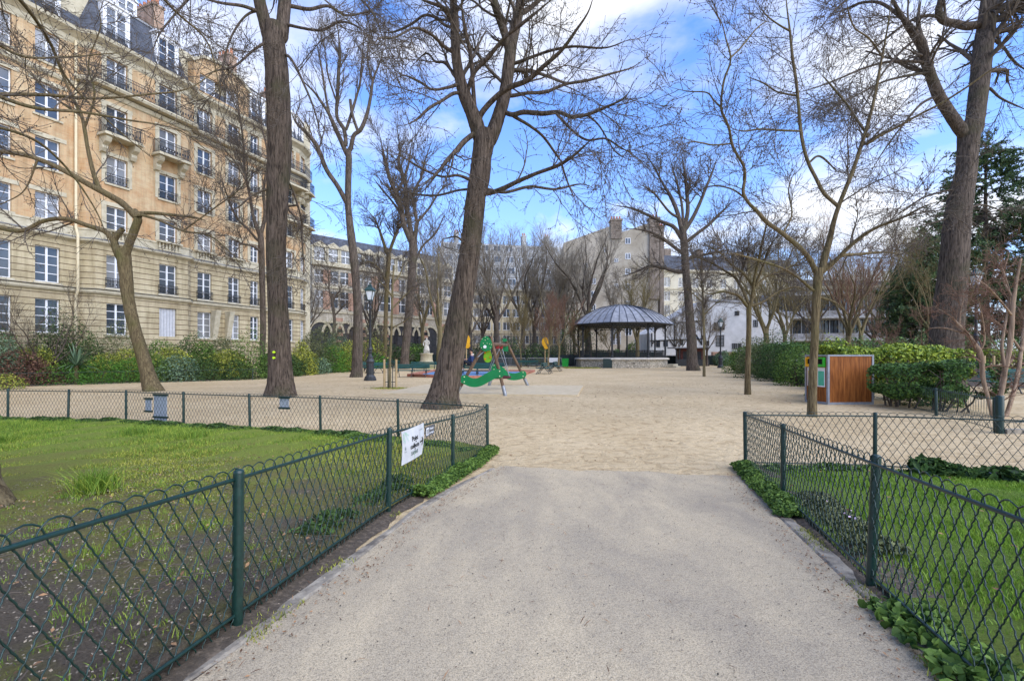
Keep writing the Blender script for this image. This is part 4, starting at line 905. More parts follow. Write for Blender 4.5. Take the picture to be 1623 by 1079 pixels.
class Tree:
    def __init__(s, name, label, Y, bark, group=None, cat='tree', twig=None): s.nm, s.lab, s.Y, s.bark, s.grp, s.cat, s.twig = name, label, Y, bark, group, cat, twig or m_twig; s.px = []; s.L = []; s.rt = None
    def limb(s, pts, dy=None, k=None, twigs=True):
        pts = np.array(pts, float)
        if not s.px: y0 = s.Y; dy = dy or 0
        else:
            A_ = np.vstack(s.px); j = np.argmin((A_[:, 0]-pts[0, 0])**2+(A_[:, 1]-pts[0, 1])**2); y0 = A_[j, 2]
            if np.hypot(A_[j, 0]-pts[0, 0], A_[j, 1]-pts[0, 1]) > 2.5: pts = np.vstack([[A_[j, 0], A_[j, 1], pts[0, 2]], pts])
        ln = np.hypot(*np.diff(pts[:, :2], axis=0).T).sum()*y0/F
        if dy is None: dy = rng.uniform(-.45, .45)*ln
        c = np.r_[0, np.cumsum(np.hypot(*np.diff(pts[:, :2], axis=0).T))]; tt = c/c[-1]
        Yd = y0+dy*tt**1.15
        C = catmull(np.column_stack([pts, Yd]), 6)
        W = np.column_stack([(C[:, 0]-U0)/F*C[:, 3], C[:, 3], EYE-(C[:, 1]-V0)/F*C[:, 3]]); Rr = C[:, 2]/2*C[:, 3]/F*np.where(C[:, 2] > 14, .86, .94)/np.sqrt(1+((C[:, 0]-U0)/F)**2*.9)
        if s.px and twigs: Rr = Rr*np.minimum(1, .25+(1-np.linspace(0, 1, len(Rr)))*3.2)
        if not s.px:
            W = np.vstack([W[:1]-[0, 0, .3], W]); Rr = np.r_[Rr[0]*1.05, Rr]
        s.px.append(np.column_stack([C[:, 0], C[:, 1], C[:, 3]])); s.L.append((W, np.maximum(Rr, .004), twigs))
    def done(s, n=(60, 500, 2500), L=(1.8, .9, .4), spread=.9, up=.15, wig=.12, rm=(.012, .006, .004), flare=.5, lump=.05, buds=0, trunk_twigs=False, tw0=.25, extra=None):
        base = s.L[0][0][1]; s.base = base; seed = int(abs(base[0]*37+base[1]*11)) % 97
        root = thing(s.nm, s.lab, s.cat, tuple(base), 0, s.grp)
        mb = MB(); P, Rr, _ = s.L[0]; bough(mb, P-base, Rr, 28, lump, flare, seed)
        # finer silhouette at the trunk
        mb.build('trunk', s.bark, root, True)
        cr = MB()
        for q, (P, Rr, _) in enumerate(s.L[1:]): bough(cr, P-base, Rr, 12 if Rr[0] > .06 else 8, lump*.8, None, seed+q)
        src = [(P, Rr) for q, (P, Rr, t) in enumerate(s.L) if t and (q > 0 or trunk_twigs)]
        tb = MB()
        if src:
            rs = [resample(P, Rr, 14) for P, Rr in src]; P0 = np.stack([a[0] for a in rs])-base; R0_ = np.stack([a[1] for a in rs]); w_ = np.array([a[2] for a in rs])
            P1, R1 = grow(P0, R0_, n[0], L[0], 9, spread, up, wig, rm[0], tw0, w_, rfac=.42)
            P2, R2 = grow(P1, R1, n[1], L[1], 6, spread, up*.7, wig*1.1, rm[1], .1)
            allp = [(P1, R1, 5), (P2, R2, 4)]
            if n[2]:
                P3, R3 = grow(np.concatenate([P2, resample_b(P1, 6)]), np.concatenate([R2, resample_b1(R1, 6)]), n[2], L[2], 4, spread*.8, up*.6, wig, rm[2], .1)
                allp.append((P3, R3, 3))
                if buds:
                    B_ = P3[rng.integers(0, len(P3), buds), rng.integers(1, 4, buds)]; b = rm[2]*3.0; n_ = len(B_)
                    o6 = np.array([[1, 0, 0], [0, 1, 0], [-1, 0, 0], [0, -1, 0], [0, 0, 1.7], [0, 0, -1.7]])*b
                    v = (B_[:, None]+o6[None]*rng.uniform(.6, 1.2, (n_, 1, 1))).reshape(-1, 3); i = np.arange(n_)[:, None]*6
                    f = np.concatenate([i+np.array([[a, (a+1) % 4, t_]]) if t_ == 4 else i+np.array([[(a+1) % 4, a, t_]]) for a in range(4) for t_ in (4, 5)])
                    tb.add(v, f)
            for P_, R_, k in allp: tb.add(*tubes(P_, R_, k))
        c = cr if cr.V else tb
        if cr.V:
            o = cr.build('limbs', s.bark, root, True)
        if tb.V: tb.build('twigs', s.twig, root, True)
        return root
def resample_b(P, K):
    i = np.linspace(0, P.shape[1]-1, K); a = np.minimum(i.astype(int), P.shape[1]-2); f = (i-a)[None, :, None]; return P[:, a]*(1-f)+P[:, a+1]*f
def resample_b1(Rr, K):
    i = np.linspace(0, Rr.shape[1]-1, K); a = np.minimum(i.astype(int), Rr.shape[1]-2); f = (i-a)[None]; return Rr[:, a]*(1-f)+Rr[:, a+1]*f

# --- tree with the crooked trunk on the left
t = Tree('bare_tree', 'crooked bare tree with a forked trunk and a cut stub, before the brick facade', 19.6, m_bark2)
t.limb([(243, 622, 38), (236, 600, 31), (228, 570, 27), (215, 525, 25), (205, 480, 24), (200, 440, 25), (196, 410, 27), (193, 395, 26)])
t.limb([(197, 420, 20), (186, 398, 18), (181, 382, 15), (188, 370, 12), (195, 363, 11)], 0, twigs=False)
t.limb([(184, 388, 12), (168, 368, 11), (140, 358, 10), (105, 347, 10), (70, 350, 9), (35, 366, 9), (0, 362, 8), (-50, 350, 7), (-110, 360, 4)], -1.5)
t.limb([(198, 405, 19), (205, 385, 17), (214, 362, 17), (219, 344, 16), (212, 334, 14)], 0, twigs=False)
t.limb([(216, 344, 15), (195, 323, 14), (170, 308, 13), (140, 292, 12), (110, 275, 11), (75, 258, 10), (40, 246, 10), (0, 240, 10), (-60, 232, 8), (-130, 245, 4)], -3)
t.limb([(158, 302, 9), (147, 270, 8), (138, 230, 7), (131, 190, 7), (118, 160, 6), (100, 120, 5), (80, 70, 4), (60, 20, 3.5), (50, -30, 3)], -1)
t.limb([(135, 200, 5), (150, 150, 4), (140, 100, 3), (160, 40, 2.5), (150, 0, 2)])
t.limb([(221, 338, 8), (245, 338, 7), (275, 341, 6), (310, 345, 5), (330, 352, 3)], 1)
t.limb([(222, 340, 6), (255, 350, 5), (290, 366, 4), (330, 373, 3.5), (360, 395, 3), (392, 430, 2)], -1.5)
t.limb([(122, 180, 4), (80, 150, 3.5), (40, 110, 3), (0, 90, 2.5)])
t.limb([(60, 252, 5), (40, 300, 3), (10, 320, 2.5), (-20, 330, 2)])
t.limb([(290, 366, 3), (340, 330, 2.5), (380, 300, 2), (400, 270, 2)])
t.done((95, 620, 2400), (2.6, 1.2, .55), spread=1.0, up=.1, rm=(.014, .009, .0065), flare=.45, lump=.06, buds=2500)
# --- tall straight trunk, left of centre
t = Tree('bare_tree', 'tall thick straight tree marked with two yellow paint dots near the low fence', 17.2, m_bark)
t.limb([(446, 628, 54), (445, 600, 46), (443, 560, 42), (441, 500, 39), (439, 450, 39), (437, 400, 38), (439, 350, 39), (441, 300, 41), (443, 250, 44), (442, 200, 44), (440, 150, 44), (438, 100, 43), (434, 60, 42), (433, 40, 40)])
t.limb([(426, 60, 24), (418, 30, 24), (411, 0, 23), (403, -40, 21), (392, -90, 18), (380, -150, 12)], -1)
t.limb([(446, 60, 24), (449, 30, 25), (452, 0, 24), (456, -50, 22), (462, -110, 18), (470, -160, 12)], 1)
t.limb([(425, 30, 6), (408, 18, 5), (385, 30, 4), (362, 70, 3.5), (350, 130, 3), (345, 190, 2)], -1.5)
t.limb([(412, 20, 7), (385, 10, 6), (350, 5, 5), (310, -5, 4), (270, -10, 3)], -2)
t.limb([(456, 40, 6), (480, 45, 5), (510, 48, 4.5), (540, 35, 4), (570, 45, 3), (600, 75, 2.5)], -2)
t.limb([(460, 10, 7), (490, 15, 6), (520, 10, 5), (550, 25, 4), (590, 20, 3), (620, 40, 2.5)], 2)
t.limb([(432, 60, 5), (402, 80, 4.5), (372, 105, 4), (345, 112, 3), (310, 125, 2.5)], -3)
t.limb([(458, 90, 5), (480, 130, 4), (500, 180, 3), (510, 230, 2)], -2)
t.limb([(424, 300, 4), (400, 310, 3.5), (375, 330, 3), (350, 335, 2)], -2)
t.limb([(458, 290, 4), (470, 320, 3.5), (478, 350, 3), (480, 390, 2)], 1)
t.limb([(456, 330, 4), (475, 355, 3.5), (480, 400, 3), (482, 440, 2)], -1)
t.limb([(405, -30, 10), (370, -40, 8), (320, -20, 6), (280, 20, 4), (250, 60, 3), (235, 110, 2)], -3)
t.limb([(458, -50, 10), (500, -50, 8), (550, -20, 5), (590, 20, 4), (610, 70, 2.5)], -3)
T2 = t.done((120, 850, 3600), (2.8, 1.3, .6), spread=.9, up=-.02, rm=(.012, .0075, .006), flare=.55, lump=.035, buds=3000)
m_dot = mat('yellow_paint', (.55, .8, .02)); tb_ = t.base
for v in (558, 567):
    p = PX(434, v, 17.2-.45); 
    mb = MB(); mb.M = Matrix.Translation(p-Vector(tb_))@Matrix.Rotation(R(90), 4, 'X'); mb.lathe([(.0001, -.05), (.035, -.05), (.04, .03), (.0001, .035)], 10); mb.M = None; mb.build('paint_dot', m_dot, T2)
# --- forked tree behind the first lamp
t = Tree('bare_tree', 'slender bare tree forking into upright limbs, just left of the first lamp post', 31.5, m_bark3)
t.limb([(565, 597, 23), (566, 585, 20), (567, 540, 19), (567, 490, 17), (564, 440, 15), (560, 400, 15), (556, 370, 13), (552, 330, 11), (552, 290, 11), (553, 255, 11), (552, 240, 11)])
t.limb([(549, 320, 9), (535, 295, 8), (518, 270, 8), (508, 245, 8), (500, 228, 8), (487, 212, 7), (470, 195, 7), (462, 180, 4)], -1, twigs=True)
t.limb([(550, 245, 8), (540, 222, 8), (530, 200, 8), (521, 180, 6), (508, 160, 5), (497, 145, 4), (480, 128, 3), (465, 105, 2)], -1)
t.limb([(548, 228, 7), (545, 205, 7), (534, 185, 6), (535, 150, 6), (537, 110, 6), (539, 90, 5), (536, 50, 3), (530, 10, 2)], 1)
t.limb([(556, 235, 8), (561, 215, 7), (572, 205, 7), (582, 180, 6), (588, 150, 5), (592, 125, 4), (605, 90, 3), (612, 50, 2)], 0)
t.limb([(549, 204, 5), (557, 180, 5), (566, 150, 4), (571, 130, 4), (574, 90, 3), (580, 40, 2)], 1)
t.limb([(566, 205, 5), (558, 180, 5), (555, 158, 5)], 0, twigs=False)
t.limb([(522, 182, 5), (516, 150, 4), (510, 110, 3.5), (500, 60, 2)], 0)
t.limb([(533, 160, 3), (520, 120, 3), (515, 80, 2), (505, 40, 2)], -1)
t.limb([(590, 130, 3), (582, 90, 3), (590, 50, 2), (598, 10, 1.5)], -1)
t.limb([(505, 238, 3), (515, 200, 2), (512, 170, 1.5)], 0)
t.done((100, 600, 2100), (2.6, 1.3, .6), spread=.65, up=.3, rm=(.016, .010, .0075), flare=.3, lump=.03)
# --- two trunks behind the benches
t = Tree('bare_tree', 'tall bare tree behind the empty double bench, left of the stone statue', 50, m_bark3)
t.limb([(641, 585, 19), (642, 560, 16), (646, 520, 15), (650, 470, 14), (653, 430, 14), (655, 400, 14), (654, 375, 13)])
t.limb([(652, 385, 9), (640, 355, 9), (634, 325, 8), (625, 300, 7), (618, 285, 6), (612, 260, 6), (606, 235, 4), (600, 205, 2)], -2)
t.limb([(655, 385, 9), (645, 330, 8), (642, 290, 7), (632, 260, 6), (634, 235, 4), (628, 200, 2)], 2)
t.limb([(657, 380, 8), (660, 350, 6), (655, 310, 5), (668, 280, 4), (675, 250, 3), (690, 210, 2)], 0)
t.limb([(632, 300, 5), (645, 270, 4), (650, 245, 3), (655, 210, 2)], -2)
t.limb([(636, 340, 5), (622, 320, 3.5), (605, 300, 3), (590, 280, 2)], 1)
t.limb([(659, 355, 5), (680, 330, 3.5), (700, 300, 3), (720, 290, 2)], 2)
t.limb([(655, 420, 4), (670, 390, 3.5), (690, 370, 3), (705, 340, 2)], 1)
t.done((110, 700, 2600), (3.6, 1.8, .8), spread=.8, up=.22, rm=(.022, .014, .011), flare=.25, lump=.03)
t = Tree('bare_tree', 'slim straight bare tree between the lamp post and the thick trunk behind the benches', 56, m_bark2)
t.limb([(609, 583, 10), (610, 560, 7.5), (611, 520, 7), (612, 480, 7), (614, 440, 8), (616, 410, 8), (615, 395, 7)])
t.limb([(613, 400, 6), (605, 375, 5), (595, 350, 3), (580, 330, 2)], 0)
t.limb([(617, 400, 6), (628, 370, 5), (640, 345, 3), (650, 320, 2)], 0)
t.limb([(613, 450, 4), (600, 425, 3), (585, 415, 2), (570, 420, 1.5)], -2)
t.done((90, 600, 2200), (3.2, 1.6, .8), spread=.8, up=.2, rm=(.022, .015, .011), flare=.2, lump=.03)
# --- dark dancing small tree against the facade of the school and dark tree by left building
t = Tree('bare_tree', 'small twisted bare tree in front of the school arcade', 47, m_bark3)
t.limb([(527, 560, 5), (529, 530, 5), (530, 505, 5), (527, 480, 5), (528, 465, 4)])
t.limb([(527, 480, 3.5), (533, 468, 3), (539, 460, 3), (536, 450, 2)], 0); t.limb([(527, 478, 3), (522, 460, 3), (521, 440, 2), (518, 420, 1.5)], 0)
t.limb([(530, 500, 3), (540, 490, 2.5), (550, 480, 2)], 0)
t.done((40, 220, 600), (1.8, 1, .5), spread=.9, up=.1, rm=(.02, .013, .010))
t = Tree('bare_tree', 'reddish bare tree right behind the tall straight trunk, in the shrub bed', 33, m_bark)
t.limb([(418, 592, 12), (416, 560, 10), (417, 520, 10), (416, 470, 10), (415, 420, 11), (414, 385, 11), (412, 365, 10)])
t.limb([(411, 372, 7), (402, 345, 6), (396, 310, 5), (388, 270, 4), (385, 220, 3.5), (378, 170, 3), (375, 120, 2)], -2)
t.limb([(414, 370, 7), (420, 340, 6), (418, 300, 5), (425, 250, 4), (415, 200, 3), (408, 150, 2)], 1)
t.limb([(408, 380, 5), (392, 362, 4.5), (375, 345, 4), (360, 310, 3), (350, 280, 2)], -3)
t.limb([(415, 400, 5), (400, 390, 4), (380, 385, 3), (360, 372, 2)], -3)
t.limb([(396, 300, 3), (375, 260, 2.5), (350, 230, 2), (330, 190, 1.5)], -2)
t.done((110, 700, 2300), (2.6, 1.3, .6), spread=.85, up=.15, rm=(.016, .010, .008), flare=.2, lump=.03)
# --- the leaning tree in the centre
t = Tree('bare_tree', 'big dark leaning tree with two stems behind the corner of the left fence', 13.4, m_bark)
t.limb([(701, 648, 66), (704, 625, 53), (709, 600, 48), (717, 560, 46), (724, 520, 44), (731, 480, 43), (738, 440, 41), (744, 400, 39), (750, 350, 38), (755, 310, 37), (761, 280, 38), (764, 250, 36), (768, 225, 38), (770, 208, 38)])
t.limb([(764, 225, 27), (756, 200, 27), (748, 178, 25), (740, 160, 24), (733, 140, 22), (727, 115, 19), (723, 90, 18), (721, 50, 17), (719, 10, 17), (716, -40, 16), (712, -110, 12)], -.8)
t.limb([(776, 222, 27), (785, 200, 26), (795, 170, 24), (802, 140, 23), (807, 100, 23), (811, 70, 21), (818, 40, 19), (825, 5, 18), (832, -40, 16), (842, -100, 12)], .8)
t.limb([(806, 78, 15), (799, 50, 14), (790, 25, 13), (782, 0, 12), (772, -40, 10)], -.5)
t.limb([(758, 200, 11), (762, 182, 10), (780, 160, 9), (805, 140, 9), (835, 128, 8), (862, 105, 7), (890, 80, 6), (912, 50, 5), (932, 20, 4.5), (942, -10, 4)], -1.8)
t.limb([(752, 175, 8), (750, 140, 7), (746, 90, 7), (738, 50, 6), (733, 20, 5), (730, -20, 4)], -1)
t.limb([(738, 160, 7), (750, 118, 7), (775, 90, 7), (800, 60, 6), (825, 40, 6), (850, 20, 5), (880, -5, 4)], -1.6)
t.limb([(812, 182, 8), (830, 178, 8), (860, 180, 8), (885, 178, 7), (905, 185, 6), (930, 182, 6), (960, 170, 5), (990, 155, 4), (1005, 130, 3)], -1.5)
t.limb([(812, 152, 7), (835, 148, 6), (865, 146, 6), (895, 134, 5), (930, 128, 5), (965, 118, 4), (1000, 108, 3.5), (1020, 95, 3)], 1.2)
t.limb([(815, 112, 7), (840, 112, 6), (870, 122, 5), (900, 132, 4), (930, 125, 3)], 2)
t.limb([(818, 100, 6), (845, 90, 5), (875, 80, 4.5), (910, 74, 4), (960, 76, 3.5), (1000, 62, 3)], -1.5)
t.limb([(772, 307, 8), (795, 300, 8), (820, 288, 7), (850, 275, 6), (885, 262, 6), (910, 246, 5), (930, 228, 4), (948, 212, 3)], -2.2)
t.limb([(890, 260, 4), (900, 290, 3), (915, 325, 2)], -.5)
t.limb([(770, 300, 6), (800, 305, 5), (840, 296, 5), (880, 300, 4), (920, 292, 3), (945, 300, 2)], 1.5)
t.limb([(815, 185, 6), (840, 200, 5), (862, 218, 4.5), (885, 250, 4), (895, 262, 3)], 2)
t.limb([(880, 178, 5), (905, 205, 4), (930, 222, 4), (960, 220, 3.5), (985, 235, 3), (1010, 245, 2)], -1)
t.limb([(752, 212, 9), (735, 225, 9), (722, 240, 8), (708, 255, 7), (695, 272, 5), (680, 285, 4), (655, 300, 3)], -2)
t.limb([(745, 285, 6), (725, 278, 5), (700, 280, 4), (670, 268, 4), (640, 250, 3), (618, 238, 2.5)], -2)
t.limb([(748, 300, 5), (725, 302, 4), (690, 310, 4), (650, 305, 3), (620, 285, 2)], 1)
t.limb([(735, 150, 7), (720, 148, 6), (700, 160, 5), (680, 172, 5), (660, 190, 4), (640, 200, 3)], -1.6)
t.limb([(722, 120, 6), (705, 100, 5), (690, 98, 4), (675, 85, 3.5), (650, 108, 2.5)], 1.6)
t.limb([(724, 135, 6), (705, 140, 5), (685, 142, 4), (665, 130, 4), (640, 120, 3), (620, 128, 2)], -1.8)
t.limb([(722, 85, 7), (705, 75, 6), (690, 60, 5), (675, 50, 5), (655, 45, 4), (625, 60, 3.5), (600, 62, 3), (580, 85, 2.5)], -2.2)
t.limb([(720, 45, 6), (705, 40, 5), (690, 28, 5), (672, 25, 4.5), (650, 40, 4), (620, 52, 3), (590, 50, 2)], 1.7)
t.limb([(716, 32, 7), (700, 12, 6), (680, 4, 5), (655, -5, 4)], -1)
t.limb([(745, 400, 5), (735, 385, 4), (722, 375, 3), (700, 380, 2)], -1)
t.limb([(830, 20, 8), (850, 5, 7), (870, -15, 6), (900, -30, 5)], 1)
t.limb([(930, 182, 4), (950, 200, 3), (975, 240, 2.5), (1000, 255, 2)], 0)
T6 = t.done((150, 1100, 4800), (2.4, 1.2, .55), spread=.95, up=.0, wig=.13, rm=(.011, .0065, .0048), flare=.6, lump=.035, buds=7000, trunk_twigs=False)
# --- tree to the right of the bandstand
t = Tree('bare_tree', 'broad crowned bare tree standing on the sand just right of the bandstand', 44.5, m_bark3)
t.limb([(1099, 588, 26), (1097, 570, 20), (1096, 540, 18), (1093, 500, 16), (1090, 460, 15), (1087, 430, 14), (1085, 400, 13), (1083, 375, 12), (1082, 360, 12)])
for pts in ([(1083, 430, 8), (1070, 430, 7), (1050, 424, 6), (1030, 422, 5), (1005, 432, 3), (980, 440, 2)], [(1082, 380, 8), (1068, 360, 7), (1050, 352, 6), (1025, 340, 5), (1000, 330, 4), (970, 325, 2.5)], [(1080, 362, 8), (1073, 335, 7), (1062, 310, 6), (1050, 290, 4), (1035, 262, 3), (1020, 240, 2)], [(1084, 362, 8), (1090, 335, 7), (1088, 300, 6), (1085, 270, 4), (1080, 245, 2)],
            [(1085, 365, 8), (1098, 345, 7), (1110, 320, 6), (1120, 295, 5), (1132, 265, 3), (1140, 240, 2)], [(1086, 385, 7), (1105, 370, 6), (1125, 355, 5), (1145, 335, 4), (1165, 315, 2.5)], [(1080, 400, 6), (1060, 385, 6), (1040, 372, 5), (1020, 365, 4), (990, 362, 2)], [(1087, 410, 6), (1110, 405, 5), (1135, 400, 4), (1160, 395, 2)], [(1075, 345, 5), (1060, 335, 4), (1035, 305, 3), (1010, 290, 2)], [(1083, 355, 5), (1080, 320, 4.5), (1070, 280, 3), (1060, 245, 2)]):
    t.limb(pts)
t.done((170, 1100, 4300), (3.4, 1.7, .8), spread=.85, up=.1, rm=(.02, .012, .009), flare=.35, lump=.03)
# --- near right tree, olive bark
t = Tree('bare_tree', 'slim olive barked tree beside the wooden bin shelter, spreading into long thin limbs', 11.5, m_bark2)
t.limb([(1287, 662, 20), (1287, 640, 18), (1288, 600, 17), (1290, 560, 16), (1292, 520, 15.5), (1293, 490, 16), (1295, 460, 17), (1297, 435, 18), (1298, 425, 18)])
t.limb([(1293, 430, 11), (1284, 412, 10), (1270, 395, 9), (1255, 382, 9), (1235, 366, 8), (1215, 352, 8), (1200, 335, 7), (1187, 322, 6), (1178, 305, 6), (1181, 280, 5), (1178, 262, 5), (1168, 245, 5), (1160, 228, 5), (1156, 205, 4.5), (1150, 190, 4.5), (1143, 170, 4), (1147, 130, 4), (1158, 95, 4), (1150, 60, 3.5), (1143, 35, 3), (1125, 5, 2.5), (1115, -20, 2)], -1.2)
t.limb([(1302, 430, 14), (1308, 405, 13), (1315, 380, 11), (1322, 350, 9), (1330, 325, 8), (1340, 300, 8), (1352, 270, 7.5), (1362, 240, 7), (1370, 215, 7), (1380, 180, 6), (1388, 145, 5.5), (1396, 100, 5), (1404, 60, 5), (1410, 20, 4), (1416, -30, 3)], -.5)
t.limb([(1330, 328, 8), (1318, 318, 7), (1305, 305, 7), (1292, 280, 6.5), (1282, 260, 6.5), (1274, 235, 6), (1269, 205, 6), (1266, 170, 5.5), (1262, 130, 5.5), (1256, 90, 5), (1252, 50, 5), (1247, 10, 4.5), (1243, -40, 4)], .8)
t.limb([(1305, 428, 9), (1325, 412, 8), (1345, 392, 7.5), (1370, 372, 7), (1395, 358, 6), (1430, 345, 5), (1470, 325, 4), (1500, 318, 3)], -1.5)
t.limb([(1303, 432, 8), (1320, 418, 7), (1335, 405, 7), (1360, 403, 6), (1395, 400, 5), (1430, 402, 3)], 1.5)
t.limb([(1374, 228, 6), (1395, 215, 5.5), (1425, 200, 5.5), (1455, 183, 5), (1490, 165, 5), (1530, 140, 4.5), (1570, 112, 4), (1623, 85, 3.5), (1670, 60, 3)], -1.5)
t.limb([(1375, 215, 5), (1355, 185, 4.5), (1342, 165, 4), (1325, 145, 4), (1308, 125, 3), (1300, 118, 2)], .8)
t.limb([(1286, 458, 6), (1265, 440, 5), (1240, 425, 4.5), (1200, 412, 4), (1160, 402, 3), (1130, 405, 2)], -1)
t.limb([(1295, 470, 6), (1325, 480, 3), (1345, 500, 2)], 0, twigs=False)
t.limb([(1282, 258, 4), (1300, 248, 4), (1330, 275, 3)], 0)
t.limb([(1269, 208, 4), (1240, 207, 4), (1205, 205, 3.5), (1180, 208, 3), (1160, 205, 2)], -.8)
t.limb([(1264, 152, 4), (1250, 150, 4), (1230, 145, 3), (1210, 132, 3), (1180, 120, 2)], .8)
t.limb([(1253, 50, 4), (1235, 40, 3), (1215, 25, 2.5), (1200, 5, 2)], -.6)
t.limb([(1398, 90, 4), (1378, 62, 3.5), (1355, 45, 3), (1345, 20, 3), (1340, -10, 2)], -.8)
t.limb([(1156, 94, 3), (1175, 75, 3), (1200, 45, 2.5), (1222, 30, 2)], .5)
t.limb([(1156, 228, 3), (1130, 230, 3), (1100, 225, 2.5), (1075, 230, 1.5)], -.5)
t.limb([(1145, 172, 3), (1132, 160, 3), (1120, 147, 2.5), (1090, 145, 2), (1060, 138, 1.5)], .4)
t.limb([(1182, 315, 3), (1160, 300, 3), (1130, 295, 2.5), (1100, 305, 1.8)], .7)
t.limb([(1240, 372, 4), (1255, 340, 3), (1250, 300, 2.5), (1260, 270, 2)], .7)
t.done((110, 780, 3200), (1.8, .95, .45), spread=.95, up=.06, wig=.12, rm=(.0085, .0055, .0042), flare=.2, lump=.025, buds=4500)
# --- second slim right tree
t = Tree('bare_tree', 'slim olive barked tree in front of the right hedge, with reddish spreading limbs', 17.8, m_bark2)
t.limb([(1185, 627, 12), (1185, 600, 10), (1186, 560, 9.5), (1187, 520, 9), (1187, 490, 9.5), (1188, 480, 10)])
for pts in ([(1184, 485, 6), (1172, 470, 5), (1160, 465, 4.5), (1145, 462, 4), (1125, 466, 3), (1110, 460, 2)], [(1186, 482, 6), (1180, 465, 6), (1172, 450, 5), (1163, 438, 5), (1150, 430, 4), (1130, 418, 3.5), (1105, 408, 3), (1080, 402, 2)], [(1190, 480, 7), (1195, 465, 6), (1192, 452, 5), (1180, 435, 5), (1160, 420, 4), (1140, 400, 3), (1115, 385, 2)],
            [(1192, 470, 6), (1196, 440, 5), (1203, 410, 4.5), (1208, 385, 4), (1215, 355, 3), (1220, 330, 2)], [(1194, 460, 5), (1212, 440, 4.5), (1235, 430, 4), (1262, 418, 3), (1285, 400, 2)], [(1190, 485, 5), (1210, 478, 4), (1235, 462, 3.5), (1265, 455, 3), (1290, 470, 2)], [(1198, 450, 5), (1210, 420, 4), (1218, 395, 3), (1235, 370, 2)], [(1172, 450, 4), (1178, 425, 3), (1186, 400, 2)]):
    t.limb(pts)
t.done((110, 800, 2800), (2.0, 1.0, .45), spread=.9, up=.06, rm=(.010, .0065, .005), flare=.15, lump=.02, buds=1500)
t = Tree('young_tree', 'thin young tree with a pale stem between the bandstand tree and the far lamp post', 32.5, m_barky)
t.limb([(1116, 597, 5), (1116, 570, 4.5), (1116, 540, 4), (1115, 500, 4), (1114, 470, 3.5), (1112, 440, 3), (1112, 410, 2)])
for pts in ([(1115, 500, 2.5), (1130, 485, 2), (1150, 470, 1.5)], [(1114, 480, 2.5), (1098, 465, 2), (1085, 455, 1.5)], [(1113, 450, 2.5), (1125, 425, 2), (1135, 400, 1.5)], [(1113, 445, 2.5), (1100, 420, 2), (1095, 395, 1.5)]): t.limb(pts)
t.done((70, 400, 1000), (1.8, .9, .45), spread=.9, up=.1, rm=(.014, .009, .007), flare=.1, trunk_twigs=True, tw0=.5)
# --- huge trunk at right
t = Tree('bare_tree', 'huge old tree with thick grey brown trunk and heavy forked limbs behind the right hedge', 21, m_bark3)
t.limb([(1496, 616, 88), (1497, 590, 72), (1499, 560, 66), (1502, 520, 63), (1507, 470, 60), (1511, 420, 57), (1515, 370, 55), (1520, 330, 53), (1525, 300, 49), (1531, 275, 44), (1534, 240, 42), (1536, 215, 44), (1538, 195, 46)])
t.limb([(1542, 205, 40), (1548, 170, 38), (1553, 130, 39), (1557, 90, 40), (1562, 50, 38), (1566, 10, 34), (1572, -40, 30), (1580, -100, 20)], .8)
t.limb([(1530, 215, 27), (1515, 195, 26), (1500, 172, 24), (1487, 150, 23), (1477, 125, 21), (1468, 100, 20), (1462, 75, 20), (1450, 55, 18), (1435, 35, 15), (1420, 10, 13), (1408, -20, 11)], -1.2)
t.limb([(1555, 38, 20), (1535, 42, 18), (1515, 38, 17), (1495, 33, 16), (1488, 20, 15), (1490, 0, 13), (1490, -40, 12)], -.8)
t.limb([(1466, 70, 10), (1459, 55, 9), (1455, 30, 8), (1460, 0, 6)], .5)
for pts in ([(1440, 40, 9), (1425, 25, 8), (1395, 5, 6), (1365, 5, 5), (1340, 15, 4), (1310, 25, 2.5)], [(1478, 100, 7), (1450, 98, 6), (1410, 98, 5), (1370, 108, 4), (1330, 125, 3.5), (1290, 140, 3), (1250, 150, 2)], [(1474, 115, 6), (1440, 120, 5), (1400, 130, 4), (1360, 150, 3), (1320, 170, 2.5), (1280, 200, 2)], [(1496, 30, 8), (1470, 25, 6), (1440, 35, 5), (1400, 65, 4), (1370, 95, 3), (1340, 150, 2)],
            [(1570, 60, 7), (1590, 75, 6), (1610, 100, 5), (1640, 120, 4)], [(1568, 140, 6), (1585, 155, 5), (1605, 165, 4), (1640, 180, 3)], [(1455, 60, 6), (1430, 80, 5), (1400, 115, 4), (1380, 150, 3), (1350, 200, 2)], [(1490, 150, 6), (1460, 165, 5), (1430, 200, 4), (1400, 240, 3), (1370, 290, 2)], [(1515, 300, 5), (1490, 305, 4), (1460, 315, 3.5), (1430, 335, 3), (1390, 350, 2)], [(1516, 340, 5), (1490, 350, 4), (1450, 360, 3)],
            [(1572, -40, 12), (1600, -20, 8), (1630, 30, 6), (1650, 60, 4)], [(1490, -30, 10), (1450, -50, 8), (1390, -30, 6), (1330, 10, 4), (1290, 60, 3)], [(1535, 330, 5), (1560, 325, 4), (1600, 340, 3)]):
    t.limb(pts)
T11 = t.done((170, 1250, 5200), (3.4, 1.7, .8), spread=.85, up=-.04, wig=.12, rm=(.013, .009, .0068), flare=.25, lump=.035, buds=5000)
